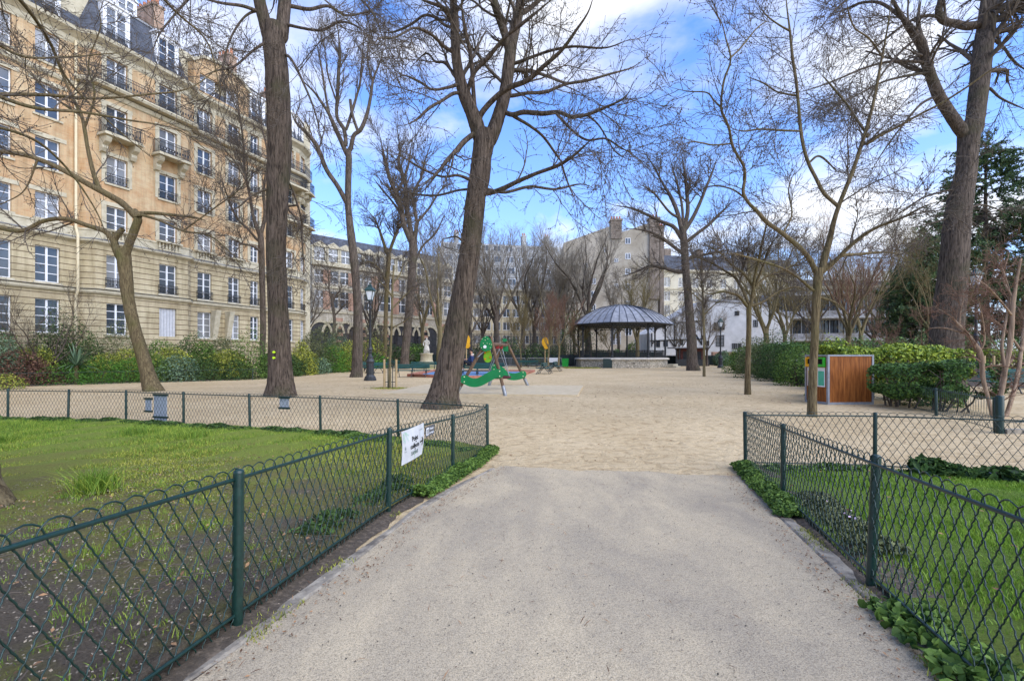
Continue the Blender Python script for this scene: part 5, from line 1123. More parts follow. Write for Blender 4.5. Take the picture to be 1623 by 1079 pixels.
# --- overhanging limbs of a tree standing just outside the left edge
t = Tree('bare_tree', 'mossy tree base at the left edge, its thin limbs hanging across the facade', 3.9, m_bark2)
t.limb([(-88, 830, 250), (-98, 770, 215), (-112, 640, 200), (-125, 400, 190), (-130, 150, 185), (-130, -200, 180), (-125, -500, 165)], 0)
W = t.L[0]
def freelimb(pts3, r0, r1):
    C = catmull(np.array(pts3, float), 8); t.L.append((C, np.linspace(r0, r1, len(C)), True))
def pxy(u, v, Y): p = PX(u, v, Y); return (p.x, p.y, p.z)
freelimb([(-4.95, 3.9, 4.6), pxy(-200, 150, 6), pxy(-60, 150, 7.5), pxy(60, 150, 8.4), pxy(150, 156, 9), pxy(230, 150, 9.5), pxy(300, 140, 10), pxy(350, 105, 10.4)], .045, .01)
freelimb([(-4.95, 3.9, 4.3), pxy(-220, 120, 5.5), pxy(-60, 135, 6.6), pxy(50, 170, 7.4), pxy(130, 178, 8), pxy(200, 190, 8.5), pxy(280, 205, 9), pxy(330, 240, 9.3)], .042, .008)
freelimb([(-4.95, 3.9, 5.2), pxy(-140, -120, 5.5), pxy(-30, -60, 6.4), pxy(40, 10, 7.2), pxy(80, 70, 7.8), pxy(110, 130, 8.2), pxy(180, 200, 8.6), pxy(240, 250, 9)], .045, .007)
freelimb([(-4.95, 3.9, 5.2), pxy(-140, -20, 5.5), pxy(-20, 60, 6.4), pxy(40, 90, 7.0), pxy(110, 90, 7.8), pxy(190, 84, 8.2)], .035, .006)
freelimb([(-4.95, 3.9, 3.6), pxy(-200, 260, 5.5), pxy(-60, 200, 6.4), pxy(40, 215, 7.0), pxy(100, 260, 7.6), pxy(150, 330, 8), pxy(175, 390, 8.2)], .035, .006)
freelimb([(-4.95, 3.9, 5.9), pxy(-40, -220, 6), pxy(120, -120, 7), pxy(220, -40, 8), pxy(280, 20, 8.6), pxy(330, 70, 9), pxy(350, 150, 9.3)], .045, .008)
freelimb([(-4.95, 3.9, 5.9), pxy(0, -300, 6), pxy(200, -200, 7.4), pxy(380, -120, 9), pxy(480, -30, 10), pxy(560, 40, 11)], .045, .008)
t.done((75, 430, 1500), (1.6, .8, .38), spread=.95, up=-.02, wig=.12, rm=(.0065, .0045, .0034), flare=.5, lump=.06, buds=2600)
# --- pale bare shrub at right
t = Tree('bare_shrub', 'pale pinkish multi stemmed bare shrub leaning left beside the thick green post', 11.3, m_barkp, cat='shrub', twig=m_twigr)
t.limb([(1578, 664, 13), (1583, 640, 10), (1590, 610, 10), (1594, 580, 10), (1600, 555, 10), (1603, 520, 10), (1606, 480, 8), (1612, 440, 6), (1618, 410, 5)])
for pts in ([(1574, 662, 9), (1566, 630, 8), (1558, 600, 9), (1556, 575, 10), (1552, 556, 11), (1545, 545, 8), (1534, 530, 7), (1520, 515, 6), (1505, 500, 4), (1480, 485, 2.5)], [(1588, 660, 9), (1586, 620, 8), (1590, 590, 7), (1604, 570, 6), (1610, 560, 5)], [(1594, 660, 9), (1604, 630, 9), (1612, 600, 9), (1618, 560, 8), (1626, 500, 7), (1630, 440, 5)], [(1592, 580, 7), (1588, 550, 6), (1592, 520, 5), (1600, 470, 5), (1590, 430, 3), (1575, 390, 2)],
            [(1552, 556, 6), (1560, 540, 4), (1558, 510, 3), (1550, 470, 2)], [(1520, 515, 4), (1523, 490, 3), (1530, 460, 2)], [(1604, 500, 5), (1580, 470, 4), (1560, 450, 3), (1540, 440, 2)], [(1618, 555, 6), (1600, 530, 4), (1580, 510, 3), (1560, 500, 2)], [(1534, 530, 4), (1500, 520, 3), (1470, 520, 2)], [(1607, 475, 5), (1590, 440, 4), (1600, 400, 3)], [(1626, 500, 5), (1640, 470, 4), (1650, 430, 3)]):
    t.limb(pts)
t.done((100, 750, 2300), (.85, .42, .2), spread=1.0, up=.03, wig=.16, rm=(.006, .0042, .003), flare=.1, lump=.05)

# --- background bare trees, built in space
def autotree(name, label, x, y, h, fork, rtr, nlimb=6, spread=.5, bark=None, twig=None, group=None, dens=1.0, lean=0, cat='tree'):
    base = np.array([x, y, 0.]); root = thing(name, label, cat, (x, y, 0), 0, group)
    n = 9; zz_ = np.linspace(-.2, fork, n); P = np.stack([lean*zz_/max(fork, 1)+.06*np.sin(zz_*1.1+x), .05*np.cos(zz_*.9+y), zz_], 1); Rr = rtr*np.linspace(1.12, .8, n)
    mb = MB(); bough(mb, P, Rr, 14, .04, .3, int(abs(x*7+y)) % 50); mb.build('trunk', bark or m_bark3, root, True)
    K = 11; tops = []
    for i in range(nlimb):
        a = i*2*math.pi/nlimb+rng.uniform(-.4, .4); d_ = np.array([math.cos(a)*spread, math.sin(a)*spread, 1.0])*rng.uniform(.9, 1.1); p = P[-1]-[0, 0, rng.uniform(0, fork*.25)]; L_ = (h-fork)*rng.uniform(.75, 1.05); q = [p]
        for j in range(K-1):
            d_ = d_+rng.normal(0, .13, 3)+[0, 0, .07]; d_ /= np.linalg.norm(d_); p = p+d_*L_/(K-1); q.append(p)
        tops.append(q)
    P0 = np.array(tops); R0_ = np.linspace(.55, .08, K)[None]*rtr*.9*np.ones((nlimb, 1))
    mb = MB(); mb.add(*tubes(P0, R0_, 8)); mb.build('limbs', bark or m_bark3, root, True)
    s = (h-fork); rm = y*.00020
    P1, R1 = grow(P0, R0_, int(70*dens), s*.48, 8, .62, .3, .11, rm*1.6, .1, rfac=.5); P2, R2 = grow(P1, R1, int(520*dens), s*.21, 5, .7, .2, .12, rm*1.0, .1); P3, R3 = grow(P2, R2, int(2000*dens), s*.10, 4, .7, .15, .12, rm*.75, .1)
    mb = MB(); mb.add(*tubes(P1, R1, 5)); mb.add(*tubes(P2, R2, 3)); mb.add(*tubes(P3, R3, 3)); mb.build('twigs', twig or m_twig, root, True)
    return root
G3 = 'bare trees in the background row'
def at_u(u, Y): return (u-U0)/F*Y
BGT = [(697, 58, 16, 5, .42, 'bare background tree just left of the leaning trunk', m_barky, m_twig), (787, 66, 17, 7, .5, 'double limbed bare background tree rising behind the strawberry shaped swing end', m_bark3, m_twig), (829, 72, 17, 6, .45, 'bare background tree just right of the swing frame', m_bark3, m_twig),
       (847, 78, 18, 7, .4, 'bare background tree in front of the balcony storeys', m_bark3, m_twig), (873, 70, 15, 6, .35, 'bare background tree with a yellowish stem left of the bandstand', m_barky, m_twig), (893, 74, 16, 6, .4, 'dark bare background tree beside the blind wall', m_bark3, m_twig),
       (932, 70, 19, 8, .6, 'broad bare background tree rising behind the left side of the bandstand roof', m_bark3, m_twig), (980, 76, 13, 6, .3, 'bare background tree rising behind the middle of the bandstand roof', m_bark3, m_twig), (1010, 66, 12, 4, .35, 'golden brown bushy bare tree rising behind the right side of the bandstand roof', m_barky, m_twigy),
       (1074, 63, 7, 2, .16, 'small dark bare tree in front of the timber framed wall', m_bark3, m_twig), (1120, 62, 8, 2, .18, 'small dark bare tree by the white house near the far lamp', m_bark3, m_twig), (1213, 44, 12, 4, .32, 'mossy bare tree rising behind the right hedge', m_barky, m_twigy),
       (1243, 50, 13, 4, .3, 'yellowish bare tree in front of the grey modern building', m_barky, m_twigy), (1343, 32, 9, 3.2, .23, 'reddish barked bare tree behind the bin shelter', m_bark2, m_twigr), (1366, 36, 10, 3.5, .2, 'yellowish bare tree behind the shelter and the reddish one', m_barky, m_twigy),
       (1410, 48, 12, 4, .3, 'bare tree behind the right hedge next to the conifer', m_barky, m_twigy), (1290, 62, 14, 5, .35, 'bare background tree between the grey building and the slim near trunk', m_bark3, m_twigy), (670, 74, 17, 6, .4, 'bare background tree above the stone statue', m_barky, m_twig), (745, 64, 15, 5, .3, 'bare background tree behind the seated person', m_bark3, m_twig),
       (590, 62, 13, 5, .3, 'bare background tree behind the first lamp lantern', m_bark3, m_twig), (1165, 85, 16, 6, .4, 'bare tree rising behind the white house roof', m_bark3, m_twig), (1450, 60, 15, 5, .35, 'bare tree far behind the hedge, left of the huge trunk', m_bark3, m_twigy), (1385, 60, 14, 4, .35, 'bare tree far behind the wooden shelter', m_bark3, m_twig), (1320, 75, 14, 5, .35, 'bare far tree before the distant grey block', m_bark3, m_twig),
       (480, 50, 10, 4, .2, 'bare tree against the rounded corner of the brick building', m_bark3, m_twig), (765, 80, 15, 6, .35, 'bare far tree behind the seated person, further right', m_bark3, m_twig), (910, 84, 14, 6, .35, 'bare far tree just left of the blind wall base', m_bark3, m_twig)]
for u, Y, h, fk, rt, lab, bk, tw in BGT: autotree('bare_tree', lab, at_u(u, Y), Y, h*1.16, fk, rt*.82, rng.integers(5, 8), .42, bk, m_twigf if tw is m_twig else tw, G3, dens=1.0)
for u, Y, h, lab in ((825, 55, 8, 'thin young stem left of the barriers near the swing'), (870, 50, 7.5, 'pinkish young tree behind the left pair of small benches'), (886, 50, 7.5, 'pinkish young tree behind the right pair of small benches'), (919, 58, 7, 'pale thin young tree at the left edge of the bandstand'), (966, 66, 7, 'thin young tree seen through the bandstand posts')):
    autotree('young_tree', lab, at_u(u, Y), Y, h, 2.6, .10 if Y < 52 else .08, 5, .55, m_barky, m_twigr if Y == 50 else m_twigy, 'young trees on the sand', .7)
autotree('bare_shrub', 'large dark bare shrub in front of the ground floor windows at far left', -24.2, 24.2, 5.2, .6, .09, 9, 1.2, m_bark3, m_twig, None, .8, cat='shrub')
autotree('bare_shrub', 'dark arching bare shrub right behind the first lamp post', at_u(578, 44), 44, 5, .5, .06, 8, 1.0, m_bark3, m_twig, None, .7, cat='shrub')
autotree('bare_shrub', 'pinkish brown bare shrub behind the right hedge by the huge trunk', at_u(1450, 25), 25, 3.6, .5, .05, 9, 1.0, m_barkp, m_twigr, None, .8, cat='shrub')
autotree('bare_shrub', 'brown bare shrub between the huge trunk and the park bench', at_u(1606, 24), 24, 4.4, .8, .06, 9, .9, m_barkp, m_twigr, None, .9, cat='shrub')
autotree('bare_tree', 'thin mossy bare tree in front of the dark conifer', at_u(1487, 24), 24, 8, 2.5, .1, 6, .6, m_barky, m_twigy, None, .7)

# staked young tree
t = Tree('young_tree', 'young tree tied between wooden stakes on a mossy patch beside the lamp post', 21.2, m_barky)
t.limb([(618, 616, 5), (618, 580, 4), (620, 540, 4), (621, 500, 4), (622, 460, 3.5), (624, 420, 3)])
for pts in ([(621, 490, 3), (640, 470, 2.5), (655, 455, 2)], [(622, 470, 3), (606, 450, 2.5), (590, 438, 2)], [(622, 450, 3), (636, 430, 2.5), (640, 400, 1.5)], [(620, 520, 2.5), (640, 510, 2), (652, 500, 1.5)]): t.limb(pts)
ST = t.done((60, 350, 900), (1.1, .6, .3), spread=.9, up=.12, rm=(.009, .006, .0045), flare=.1)
m_stk = mat('stake_wood', (.36, .25, .12), (.52, .38, .2), 8, st=(1, 1, .2), bump=.3)
for dx_, dy_ in ((-.25, 0), (.27, .05)):
    mb = MB(); mb.tube([(dx_, dy_, -.2), (dx_, dy_, 1.32)], .052, 10); mb.build('stake', m_stk, ST, True)
for dx_, dy_ in ((-.07, -.08), (.1, .08)):
    mb = MB(); mb.bar((dx_, dy_, 0), (dx_, dy_, 1.35), .03); mb.build('guard_bar', m_greend, ST)
mb = MB(); mb.bar((-.25, 0, .3), (.27, .05, .3), .03); mb.bar((-.25, 0, 1.1), (.27, .05, 1.1), .03); mb.build('tie_bar', m_greend, ST)
sx, sy = t.base[0], t.base[1]; x = sx+rng.normal(0, .38, 2200); y = sy+rng.normal(0, .3, 2200)
blades('moss_patch', x, y, .03, .02, m_grassm, 'mossy patch round the foot of the staked young tree', 'moss', dz=.005)
# ================================================================ SHRUBS, HEDGES, CONIFERS
def lumps(seed, k=7):
    r = np.random.default_rng(seed); D = r.normal(0, 1, (k, 3)); D /= np.linalg.norm(D, axis=1, keepdims=True); return D, r.uniform(.1, .34, k)
def blob_pts(n, rx, ry, rz, seed, zc=None):
    D = rng.normal(0, 1, (n, 3)); D[:, 2] = np.abs(D[:, 2])*1.0-.25*rng.uniform(0, 1, n); D /= np.linalg.norm(D, axis=1, keepdims=True)
    C, a = lumps(seed, 9); r = 1+(np.exp(-(1-(D@C.T))*9)*a).sum(1)-.12
    q = 1-np.abs(rng.normal(0, .2, n)); q = np.where(rng.uniform(0, 1, n) < .12, rng.uniform(.2, .8, n), q)+np.maximum(0, rng.normal(-.05, .07, n)); P = D*(r*q)[:, None]*(rx, ry, rz); P[:, 2] = np.maximum(P[:, 2]+rz*.12, .02); return P, D
def shrub(name, label, u, Y, w_, h_, mt, n=2600, leaf=.09, asp=.55, group=None, depth=None, cat='shrub', z0=0):
    x = at_u(u, Y); o = thing(name, label, cat, (x, Y, z0), 0, group); P, D = blob_pts(n, w_/2, (depth or w_)/2, h_/1.12, int(u*3+Y) % 1000)
    leafobj('foliage', P, leaf, mt, D+np.array([0, 0, .5]), .9, asp, o)
    b0 = np.zeros((14, 5, 3)); tip = P[rng.integers(0, n, 14)]*.85
    for j, f_ in enumerate(np.linspace(0, 1, 5)): b0[:, j] = tip*np.array([f_**1.3, f_**1.3, f_])+rng.normal(0, .02, (14, 3))
    mb = MB(); mb.add(*tubes(b0, np.linspace(.025, .008, 5)[None]*np.ones((14, 1)), 4)); mb.build('stems', m_twig, o, True); return o
G4 = 'shrubs in the bed along the brick building'
def bedY(u, dd):
    k = (u-U0)/F
    Y = (-23.4-21.6*8/6.5)/(k-8/6.5)
    if Y > 28.1: Y = (-15.4-28.1*1.1/13.6)/(k-1.1/13.6)
    return Y+dd
SH = [(-25, 1.8, 4.0, 2.4, m_leafb, 'dusky blue green shrub at the extreme left edge under the windows'), (22, .9, 2.9, 1.55, m_leafr, 'rusty brown twiggy shrub at the left end of the bed'), (62, 1.0, 2.0, 1.35, m_leafr, 'second rusty brown shrub, joining the bright green feathery ones'), (52, 2.0, 2.4, 2.05, m_leafy, 'pale yellow green shrub behind the rusty brown one'),
      (112, .9, 2.2, 1.15, m_leafg, 'low bright green feathery shrub below the spiky plant'), (160, .9, 2.2, 1.25, m_leafg, 'bright green feathery shrub in the middle of the left bed'), (202, 1.0, 1.9, 1.4, m_leafg, 'bright green feathery shrub right beside the crooked trunk'), (172, 1.9, 2.8, 1.8, m_leafy, 'yellowish shrub behind the bright green feathery ones'), (205, 2.2, 1.9, 2.1, m_leafy, 'small yellow green shrub directly behind the crooked trunk'),
      (188, 3.0, 2.4, 3.3, m_leafo, 'tall dark shrub before the window left of the crooked trunk'), (80, 3.0, 3.2, 3.2, m_leafd, 'large dark evergreen shrub under the far left windows'), (120, 3.0, 3.4, 3.3, m_leafd, 'large dark arching shrub behind the spiky plant'), (150, 2.8, 2.6, 2.7, m_leafo, 'dark olive shrub between the spiky plant and the tall dark shrub'), (-2, 2.9, 3.0, 2.6, m_leafd, 'dark shrub under the leftmost window'),
      (248, .9, 1.9, 1.5, m_leafm, 'mid green shrub just right of the crooked trunk'), (283, .9, 2.3, 1.7, m_leafb, 'grey green shrub in front of the mottled one'), (272, 1.9, 2.8, 2.2, m_leafy, 'mottled yellow green shrub before the shuttered window'), (252, 2.9, 2.4, 2.7, m_leafm, 'green shrub behind the mottled one under the shutters'), (300, 2.8, 2.6, 2.8, m_leafd, 'dark leafy shrub right of the shutters'),
      (326, .9, 2.4, 1.5, m_leafd, 'dark glossy shrub below the entrance brackets'), (322, 2.2, 2.4, 2.6, m_leafm, 'green shrub close to the wall below the entrance brackets'), (362, 1.2, 2.6, 2.1, m_leafy, 'golden green shrub left of the tall straight trunk'), (395, 1.3, 2.5, 2.5, m_leafm, 'broad green shrub half behind the tall straight trunk, left side'), (352, 2.9, 2.4, 3.0, m_leafo, 'olive shrub near the building wall left of the tall straight trunk'), (374, .8, 1.9, 1.3, m_leafd, 'low dark green shrub left of the tall straight trunk'),
      (478, 1.4, 2.3, 2.2, m_leafy, 'yellow flecked shrub just right of the tall straight trunk'), (500, 3.6, 3.6, 4.0, m_leafo, 'tall olive feathery shrub in front of the first school arch'), (524, 1.4, 2.8, 2.2, m_leafg, 'rounded bright green shrub left of the forked tree'), (496, 1.0, 2.0, 1.4, m_leafb, 'low grey green shrub beneath the yellow flecked one'),
      (535, 4.4, 3.4, 3.4, m_leafb, 'grey green shrub in front of the second school arch'), (456, 1.0, 2.3, 1.5, m_leafd, 'dark low shrub directly behind the tall straight trunk'), (548, 1.3, 2.0, 2.5, m_leafy, 'yellowish shrub right behind the forked tree'), (436, 1.2, 2.2, 1.9, m_leafd, 'dark green shrub hidden partly by the tall straight trunk')]
for u, dd, w_, h_, mt, lab in SH:
    Y_ = bedY(u, dd); shrub('shrub', lab, u, Y_, w_, h_, mt, int(900+520*w_*h_), .105 if Y_ < 30 else .14, .5 if mt not in (m_leafg, m_leafo) else .32, G4, depth=min(w_, 2.2))
shrub('shrub', 'little yellow green shrub in the left corner behind the low fence', 10, 20.6, 1.4, .75, m_leafy, 900, .07, group=G4)
# spiky plant
Yp = at_u(121, 23.9); o = thing('spiky_plant', 'spiky yucca like plant with long arching pale edged leaves in the left bed', 'plant', (Yp, 23.9, .35))
mb = MB()
for k in range(70):
    a = rng.uniform(0, 6.28); el = rng.uniform(.15, 1.5); L_ = rng.uniform(.8, 1.35); p = np.array([0, 0, .55]); d_ = np.array([math.cos(a)*math.cos(el), math.sin(a)*math.cos(el), math.sin(el)]); q = [p]
    for j in range(6): d_ = d_+[0, 0, -.13*math.cos(el)*1.4]; d_ /= np.linalg.norm(d_); p = p+d_*L_/6; q.append(p)
    q = np.array(q); s = np.array([-math.sin(a), math.cos(a), 0])*.032; wv = np.array([.7, 1, 1, .9, .7, .4, .05])[:, None]
    v = np.concatenate([q-s*wv, q+s*wv]); mb.add(v, [[j, j+1, j+8, j+7] for j in range(6)])
mb.build('leaves', m_leafb, o); mb = MB(); mb.tube([(0, 0, -.4), (0, 0, .6)], .1, 8); mb.build('stem', m_bark2, o, True)
G5 = 'shrubs behind the benches and the playground'
for u, Y, w_, h_, mt, lab in ((586, 54, 3, 3.6, m_leafy, 'yellow green bush just right of the first lamp post'), (598, 58, 4, 5.5, m_leafo, 'conical olive bush behind the first lamp post'), (630, 60, 4, 2.8, m_leafd, 'dark bush between the two background trunks'), (600, 52, 2.6, 1.6, m_leafg, 'low green bush left of the slim trunk'),
                        (655, 58, 3.4, 3.2, m_leafm, 'green bush left of the stone statue'), (664, 55, 2.4, 1.8, m_leafd, 'low dark bush beside the statue pedestal'), (735, 66, 4, 3.8, m_leafo, 'dull bush behind the seated person'), (808, 68, 4.4, 4.6, m_leafd, 'dark bush behind the right swing frame'), (850, 62, 5, 3.4, m_leafd, 'rounded dark green bush behind the metal barriers'),
                        (770, 68, 5, 3.4, m_leafd, 'dark bush behind the swing beam'), (912, 66, 6, 7.5, m_leafd, 'tall dark feathery evergreen left of the bandstand'), (880, 68, 5, 3.0, m_leafo, 'dull brownish bush left of the green bin'), (977, 74, 3.4, 2.6, m_leafg, 'green bush seen through the bandstand'), (1000, 76, 2.6, 3.6, m_leafm, 'small green tree shaped bush seen through the right bandstand bays'),
                        (950, 76, 5, 2.6, m_leafo, 'brownish low bush seen through the left bandstand bays'), (1145, 64, 2.2, 2.0, m_leafb, 'grey leafless looking bush beside the far lamp post')):
    shrub('shrub', lab, u, Y, w_, h_, mt, 2600, .2, .6, G5)
# hedges at right
def hedge(name, label, pts, w_, z0, z1, mt, n, leaf, seed=0, label2=None, group=None):
    L = np.array(pts, float); seg = np.linalg.norm(np.diff(L, axis=0), axis=1); cum = np.r_[0, np.cumsum(seg)]; tot = cum[-1]; base = np.array([*L[0], 0])
    o = thing(name, label, 'hedge', tuple(base), 0, group); t_ = rng.uniform(-.15, tot+.15, n); a = rng.uniform(0, 2*math.pi, n)
    # superellipse cross-section
    ca, sa = np.cos(a), np.sin(a); e = .55; cxs = np.sign(ca)*np.abs(ca)**e; czs = np.sign(sa)*np.abs(sa)**e; q = 1-np.abs(rng.normal(0, .13, n)); bump_ = 1+.13*np.sin(t_*2.3+seed+a)+.1*np.sin(t_*5.1+a*2+seed)
    x = np.interp(t_, cum, L[:, 0]); y = np.interp(t_, cum, L[:, 1]); k = np.clip(np.searchsorted(cum, t_)-1, 0, len(seg)-1); dr = np.diff(L, axis=0)[k]/seg[k][:, None]
    off_ = cxs*q*bump_*w_/2; P = np.stack([x-dr[:, 1]*off_, y+dr[:, 0]*off_, (z0+z1)/2+czs*q*(z1-z0)/2*bump_], 1)-base
    nr = np.stack([-dr[:, 1]*cxs, dr[:, 0]*cxs, czs+.4], 1); leafobj('foliage', P, leaf, mt, nr, .9, .55, o)
    mb = MB(); m_ = max(5, int(tot/.35)); st_ = np.zeros((m_*3, 5, 3)); tt = rng.uniform(0, tot, m_*3); bx = np.interp(tt, cum, L[:, 0]); by = np.interp(tt, cum, L[:, 1])
    for j, f_ in enumerate(np.linspace(0, 1, 5)): st_[:, j] = np.stack([bx+rng.normal(0, .05+.2*f_, m_*3), by+rng.normal(0, .05+.2*f_, m_*3), np.full(m_*3, f_*z1*.85)], 1)-base
    mb.add(*tubes(st_, np.linspace(.028, .01, 5)[None]*np.ones((m_*3, 1)), 5)); mb.build('stems', m_twig, o, True); return o
m_hdg = mat('hedge_gloss', (.06, .12, .012), (.42, .50, .06), 1.6, rough=.5, spec=.25, island=.75, trans=.15)
m_hdd = mat('hedge_deep', (.03, .065, .018), (.13, .24, .05), 1.6, rough=.55, spec=.25, island=.7, trans=.1)
hedge('hedge', 'taller glossy yellow green hedge rising behind the wooden bin shelter', [(10.6, 15.7), (12.6, 15.5), (14.3, 15.5)], 1.6, .75, 1.78, m_hdg, 15000, .105, 1)
hedge('hedge', 'lower clipped green hedge leaning over the fence right of the bin shelter', [(11.0, 14.0), (11.4, 12.6), (11.8, 12.3), (12.2, 12.4)], 1.35, .35, 1.28, m_hdd, 12000, .08, 2)
hedge('hedge', 'far section of glossy green hedge left of the olive barked near trunk', [(13.9, 21.0), (13.6, 18.2)], 1.6, .2, 1.75, m_hdg, 7000, .09, 3)
hedge('hedge', 'dark loose evergreen hedge between the two slim olive barked trees', [(20.2, 40), (17.0, 30), (15.6, 24.5)], 2.2, .1, 2.15, m_hdd, 17000, .12, 4)
hedge('hedge', 'small clipped dark box hedge at the foot of the loose hedge', [(14.9, 24.5), (14.3, 21.8)], 1.1, .1, 1.15, m_hdd, 5000, .07, 5)
hedge('hedge', 'yellow green clipped end of the far right hedge beside the far lamp post', [(19.6, 40.5), (19.0, 38)], 1.8, .1, 1.7, m_leafm, 3500, .11, 6)
hedge('hedge', 'bright hedge behind the park bench at the right edge', [(23.8, 23.8), (27.5, 23.8), (31, 23.6)], 1.6, .2, 1.8, m_hdg, 9000, .1, 7)
hedge('hedge', 'dark hedge mass on the far right behind the huge trunk', [(22, 33), (33, 33), (45, 32)], 3, .1, 2.6, m_hdd, 9000, .16, 8)
for u, Y, w_, h_, mt, lab in ((1176, 38.5, 2.6, 2.3, m_leafm, 'loose light green shrub at the far end of the right hedge'), (1207, 31, 3.0, 3.0, m_leafo, 'tall loose grey green shrub growing out of the right hedge'), (1232, 27, 2.6, 2.6, m_leafd, 'dark loose shrub between the two slim near trees'), (1262, 23.2, 2.2, 2.1, m_leafm, 'leafy green shrub just left of the slim near tree'), (1330, 16.8, 1.9, 2.15, m_hdg, 'yellow green sprouting shrub above the bin shelter'), (1478, 14.0, 1.6, 1.35, m_leafm, 'rounded leafy shrub at the right end of the lower hedge'), (1440, 20, 2.2, 2.1, m_leafy, 'pale yellow green shrub peeking over the hedge by the huge trunk')):
    shrub('shrub', lab, u, Y, w_, h_, mt, int(1500+500*w_*h_), .1, .5, 'loose shrubs along the right hedge')
# dark conifers at right
def conifer(label, x, y, h, r, n, seed):
    o = thing('conifer', label, 'tree', (x, y, 0)); mb = MB(); mb.tube([(0, 0, -.2), (0, 0, h*.5), (0, 0, h*.98)], [.35, .2, .04], 10); mb.build('trunk', m_bark, o, True)
    P0 = np.zeros((1, 12, 3)); P0[0, :, 2] = np.linspace(h*.08, h, 12); R0_ = np.linspace(.3, .05, 12)[None]
    m_ = 190; t_ = rng.uniform(0, 1, m_)**.8; a = rng.uniform(0, 6.283, m_); L_ = r*(1-t_)**.75*rng.uniform(.6, 1.15, m_)+.3; B0 = np.zeros((m_, 8, 3)); z = h*(.07+.92*t_)
    for j, f_ in enumerate(np.linspace(0, 1, 8)): B0[:, j] = np.stack([np.cos(a)*L_*f_, np.sin(a)*L_*f_, z+L_*(.12*f_-.22*f_*f_)+rng.normal(0, .03, m_)], 1)
    RB = np.linspace(.05, .012, 8)[None]*np.ones((m_, 1)); P2, R2 = grow(B0, RB, 1500, r*.33, 5, .8, -.05, .1, .008, .2); c = MB(); c.add(*tubes(B0, RB, 4)); c.add(*tubes(P2, R2, 3)); c.build('limbs', m_twig, o, True)
    k = rng.integers(0, len(P2), n); f_ = rng.uniform(0, 4, n); i0 = np.minimum(f_.astype(int), 3); fr = (f_-i0)[:, None]; Q = P2[k, i0]*(1-fr)+P2[k, i0+1]*fr+rng.normal(0, .07, (n, 3)); leafobj('foliage', Q, .34, m_con, np.array([0, 0, .6]), .8, .28, o)
m_con = mat('conifer_needles', (.022, .05, .02), (.12, .19, .06), 1, rough=.6, island=.6)
conifer('dark green conifer rising behind the huge trunk at the right edge', at_u(1562, 40), 40, 19.5, 8.2, 64000, 1)
conifer('smaller dark conifer showing left of the huge trunk', at_u(1466, 38), 38, 11.5, 3.8, 26000, 2)
conifer('dark conifer filling the gap right of the huge trunk beyond the lamp', at_u(1700, 40), 40, 15, 6.5, 34000, 3)
# tree lines closing the view far behind
def backwood(name, label, u0, u1, Y, h, n, mt):
    o = MB(); x = rng.uniform(at_u(u0, Y), at_u(u1, Y), n); 
    P0 = np.zeros((n, 6, 3)); hh = h*rng.uniform(.5, 1.05, n); dx_ = rng.normal(0, h*.08, (n, 2))
    for j, f_ in enumerate(np.linspace(0, 1, 6)): P0[:, j] = np.stack([x+dx_[:, 0]*f_, Y+rng.uniform(-2, 2, n)*0+dx_[:, 1]*f_, hh*f_], 1)
    R0_ = np.linspace(1, .2, 6)[None]*(Y*.0007)*rng.uniform(.6, 1.4, n)[:, None]; o.add(*tubes(P0, R0_, 4)); P1, R1 = grow(P0, R0_, n*9, h*.3, 5, .8, .2, .12, Y*.00028, .2); P2, R2 = grow(P1, R1, n*45, h*.13, 4, .8, .1, .12, Y*.0002, .1); o.add(*tubes(P1, R1, 3)); o.add(*tubes(P2, R2, 3))
    return tag(o.build(name, mt), label, 'undergrowth', kind='stuff')
backwood('far_thicket', 'thicket of bare stems and twigs in front of the grey modern building', 1215, 1480, 66, 7, 34, m_twigy)
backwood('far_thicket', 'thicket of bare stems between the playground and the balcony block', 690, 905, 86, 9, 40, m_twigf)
# ================================================================ BANDSTAND
bx, by = at_u(983, 58), 58
BS = thing('bandstand', 'octagonal iron bandstand with a domed zinc roof on a rubble stone base', 'bandstand', (bx, by, 0), R(22.5))
m_rub = bpy.data.materials.new('rubble_stone'); m_rub.use_nodes = True; t_ = m_rub.node_tree; b_ = t_.nodes['Principled BSDF']; b_.inputs['Roughness'].default_value = .9
tc_ = t_.nodes.new('ShaderNodeTexCoord'); vo = t_.nodes.new('ShaderNodeTexVoronoi'); vo.feature = 'DISTANCE_TO_EDGE'; vo.inputs['Scale'].default_value = 4.2; vo2 = t_.nodes.new('ShaderNodeTexVoronoi'); vo2.inputs['Scale'].default_value = 4.2
rr_ = t_.nodes.new('ShaderNodeValToRGB'); rr_.color_ramp.elements[0].position = .01; rr_.color_ramp.elements[0].color = (.2, .17, .12, 1); rr_.color_ramp.elements[1].position = .09; rr_.color_ramp.elements[1].color = (.62, .55, .42, 1)
bw_ = t_.nodes.new('ShaderNodeRGBToBW'); hs = t_.nodes.new('ShaderNodeMix'); hs.data_type = 'RGBA'; hs.blend_type = 'MULTIPLY'; hs.inputs[0].default_value = .45
for a, b in ((tc_.outputs['Object'], vo.inputs['Vector']), (tc_.outputs['Object'], vo2.inputs['Vector']), (vo.outputs['Distance'], rr_.inputs[0]), (rr_.outputs[0], hs.inputs[6]), (vo2.outputs['Color'], bw_.inputs[0]), (bw_.outputs[0], hs.inputs[7]), (hs.outputs[2], b_.inputs['Base Color'])): t_.links.new(a, b)
c8 = math.cos(math.pi/8); RB_ = 5.1/c8
mb = MB(); mb.lathe([(RB_, -.1), (RB_, .93)], 8); mb.build('stone_base', m_rub, BS)
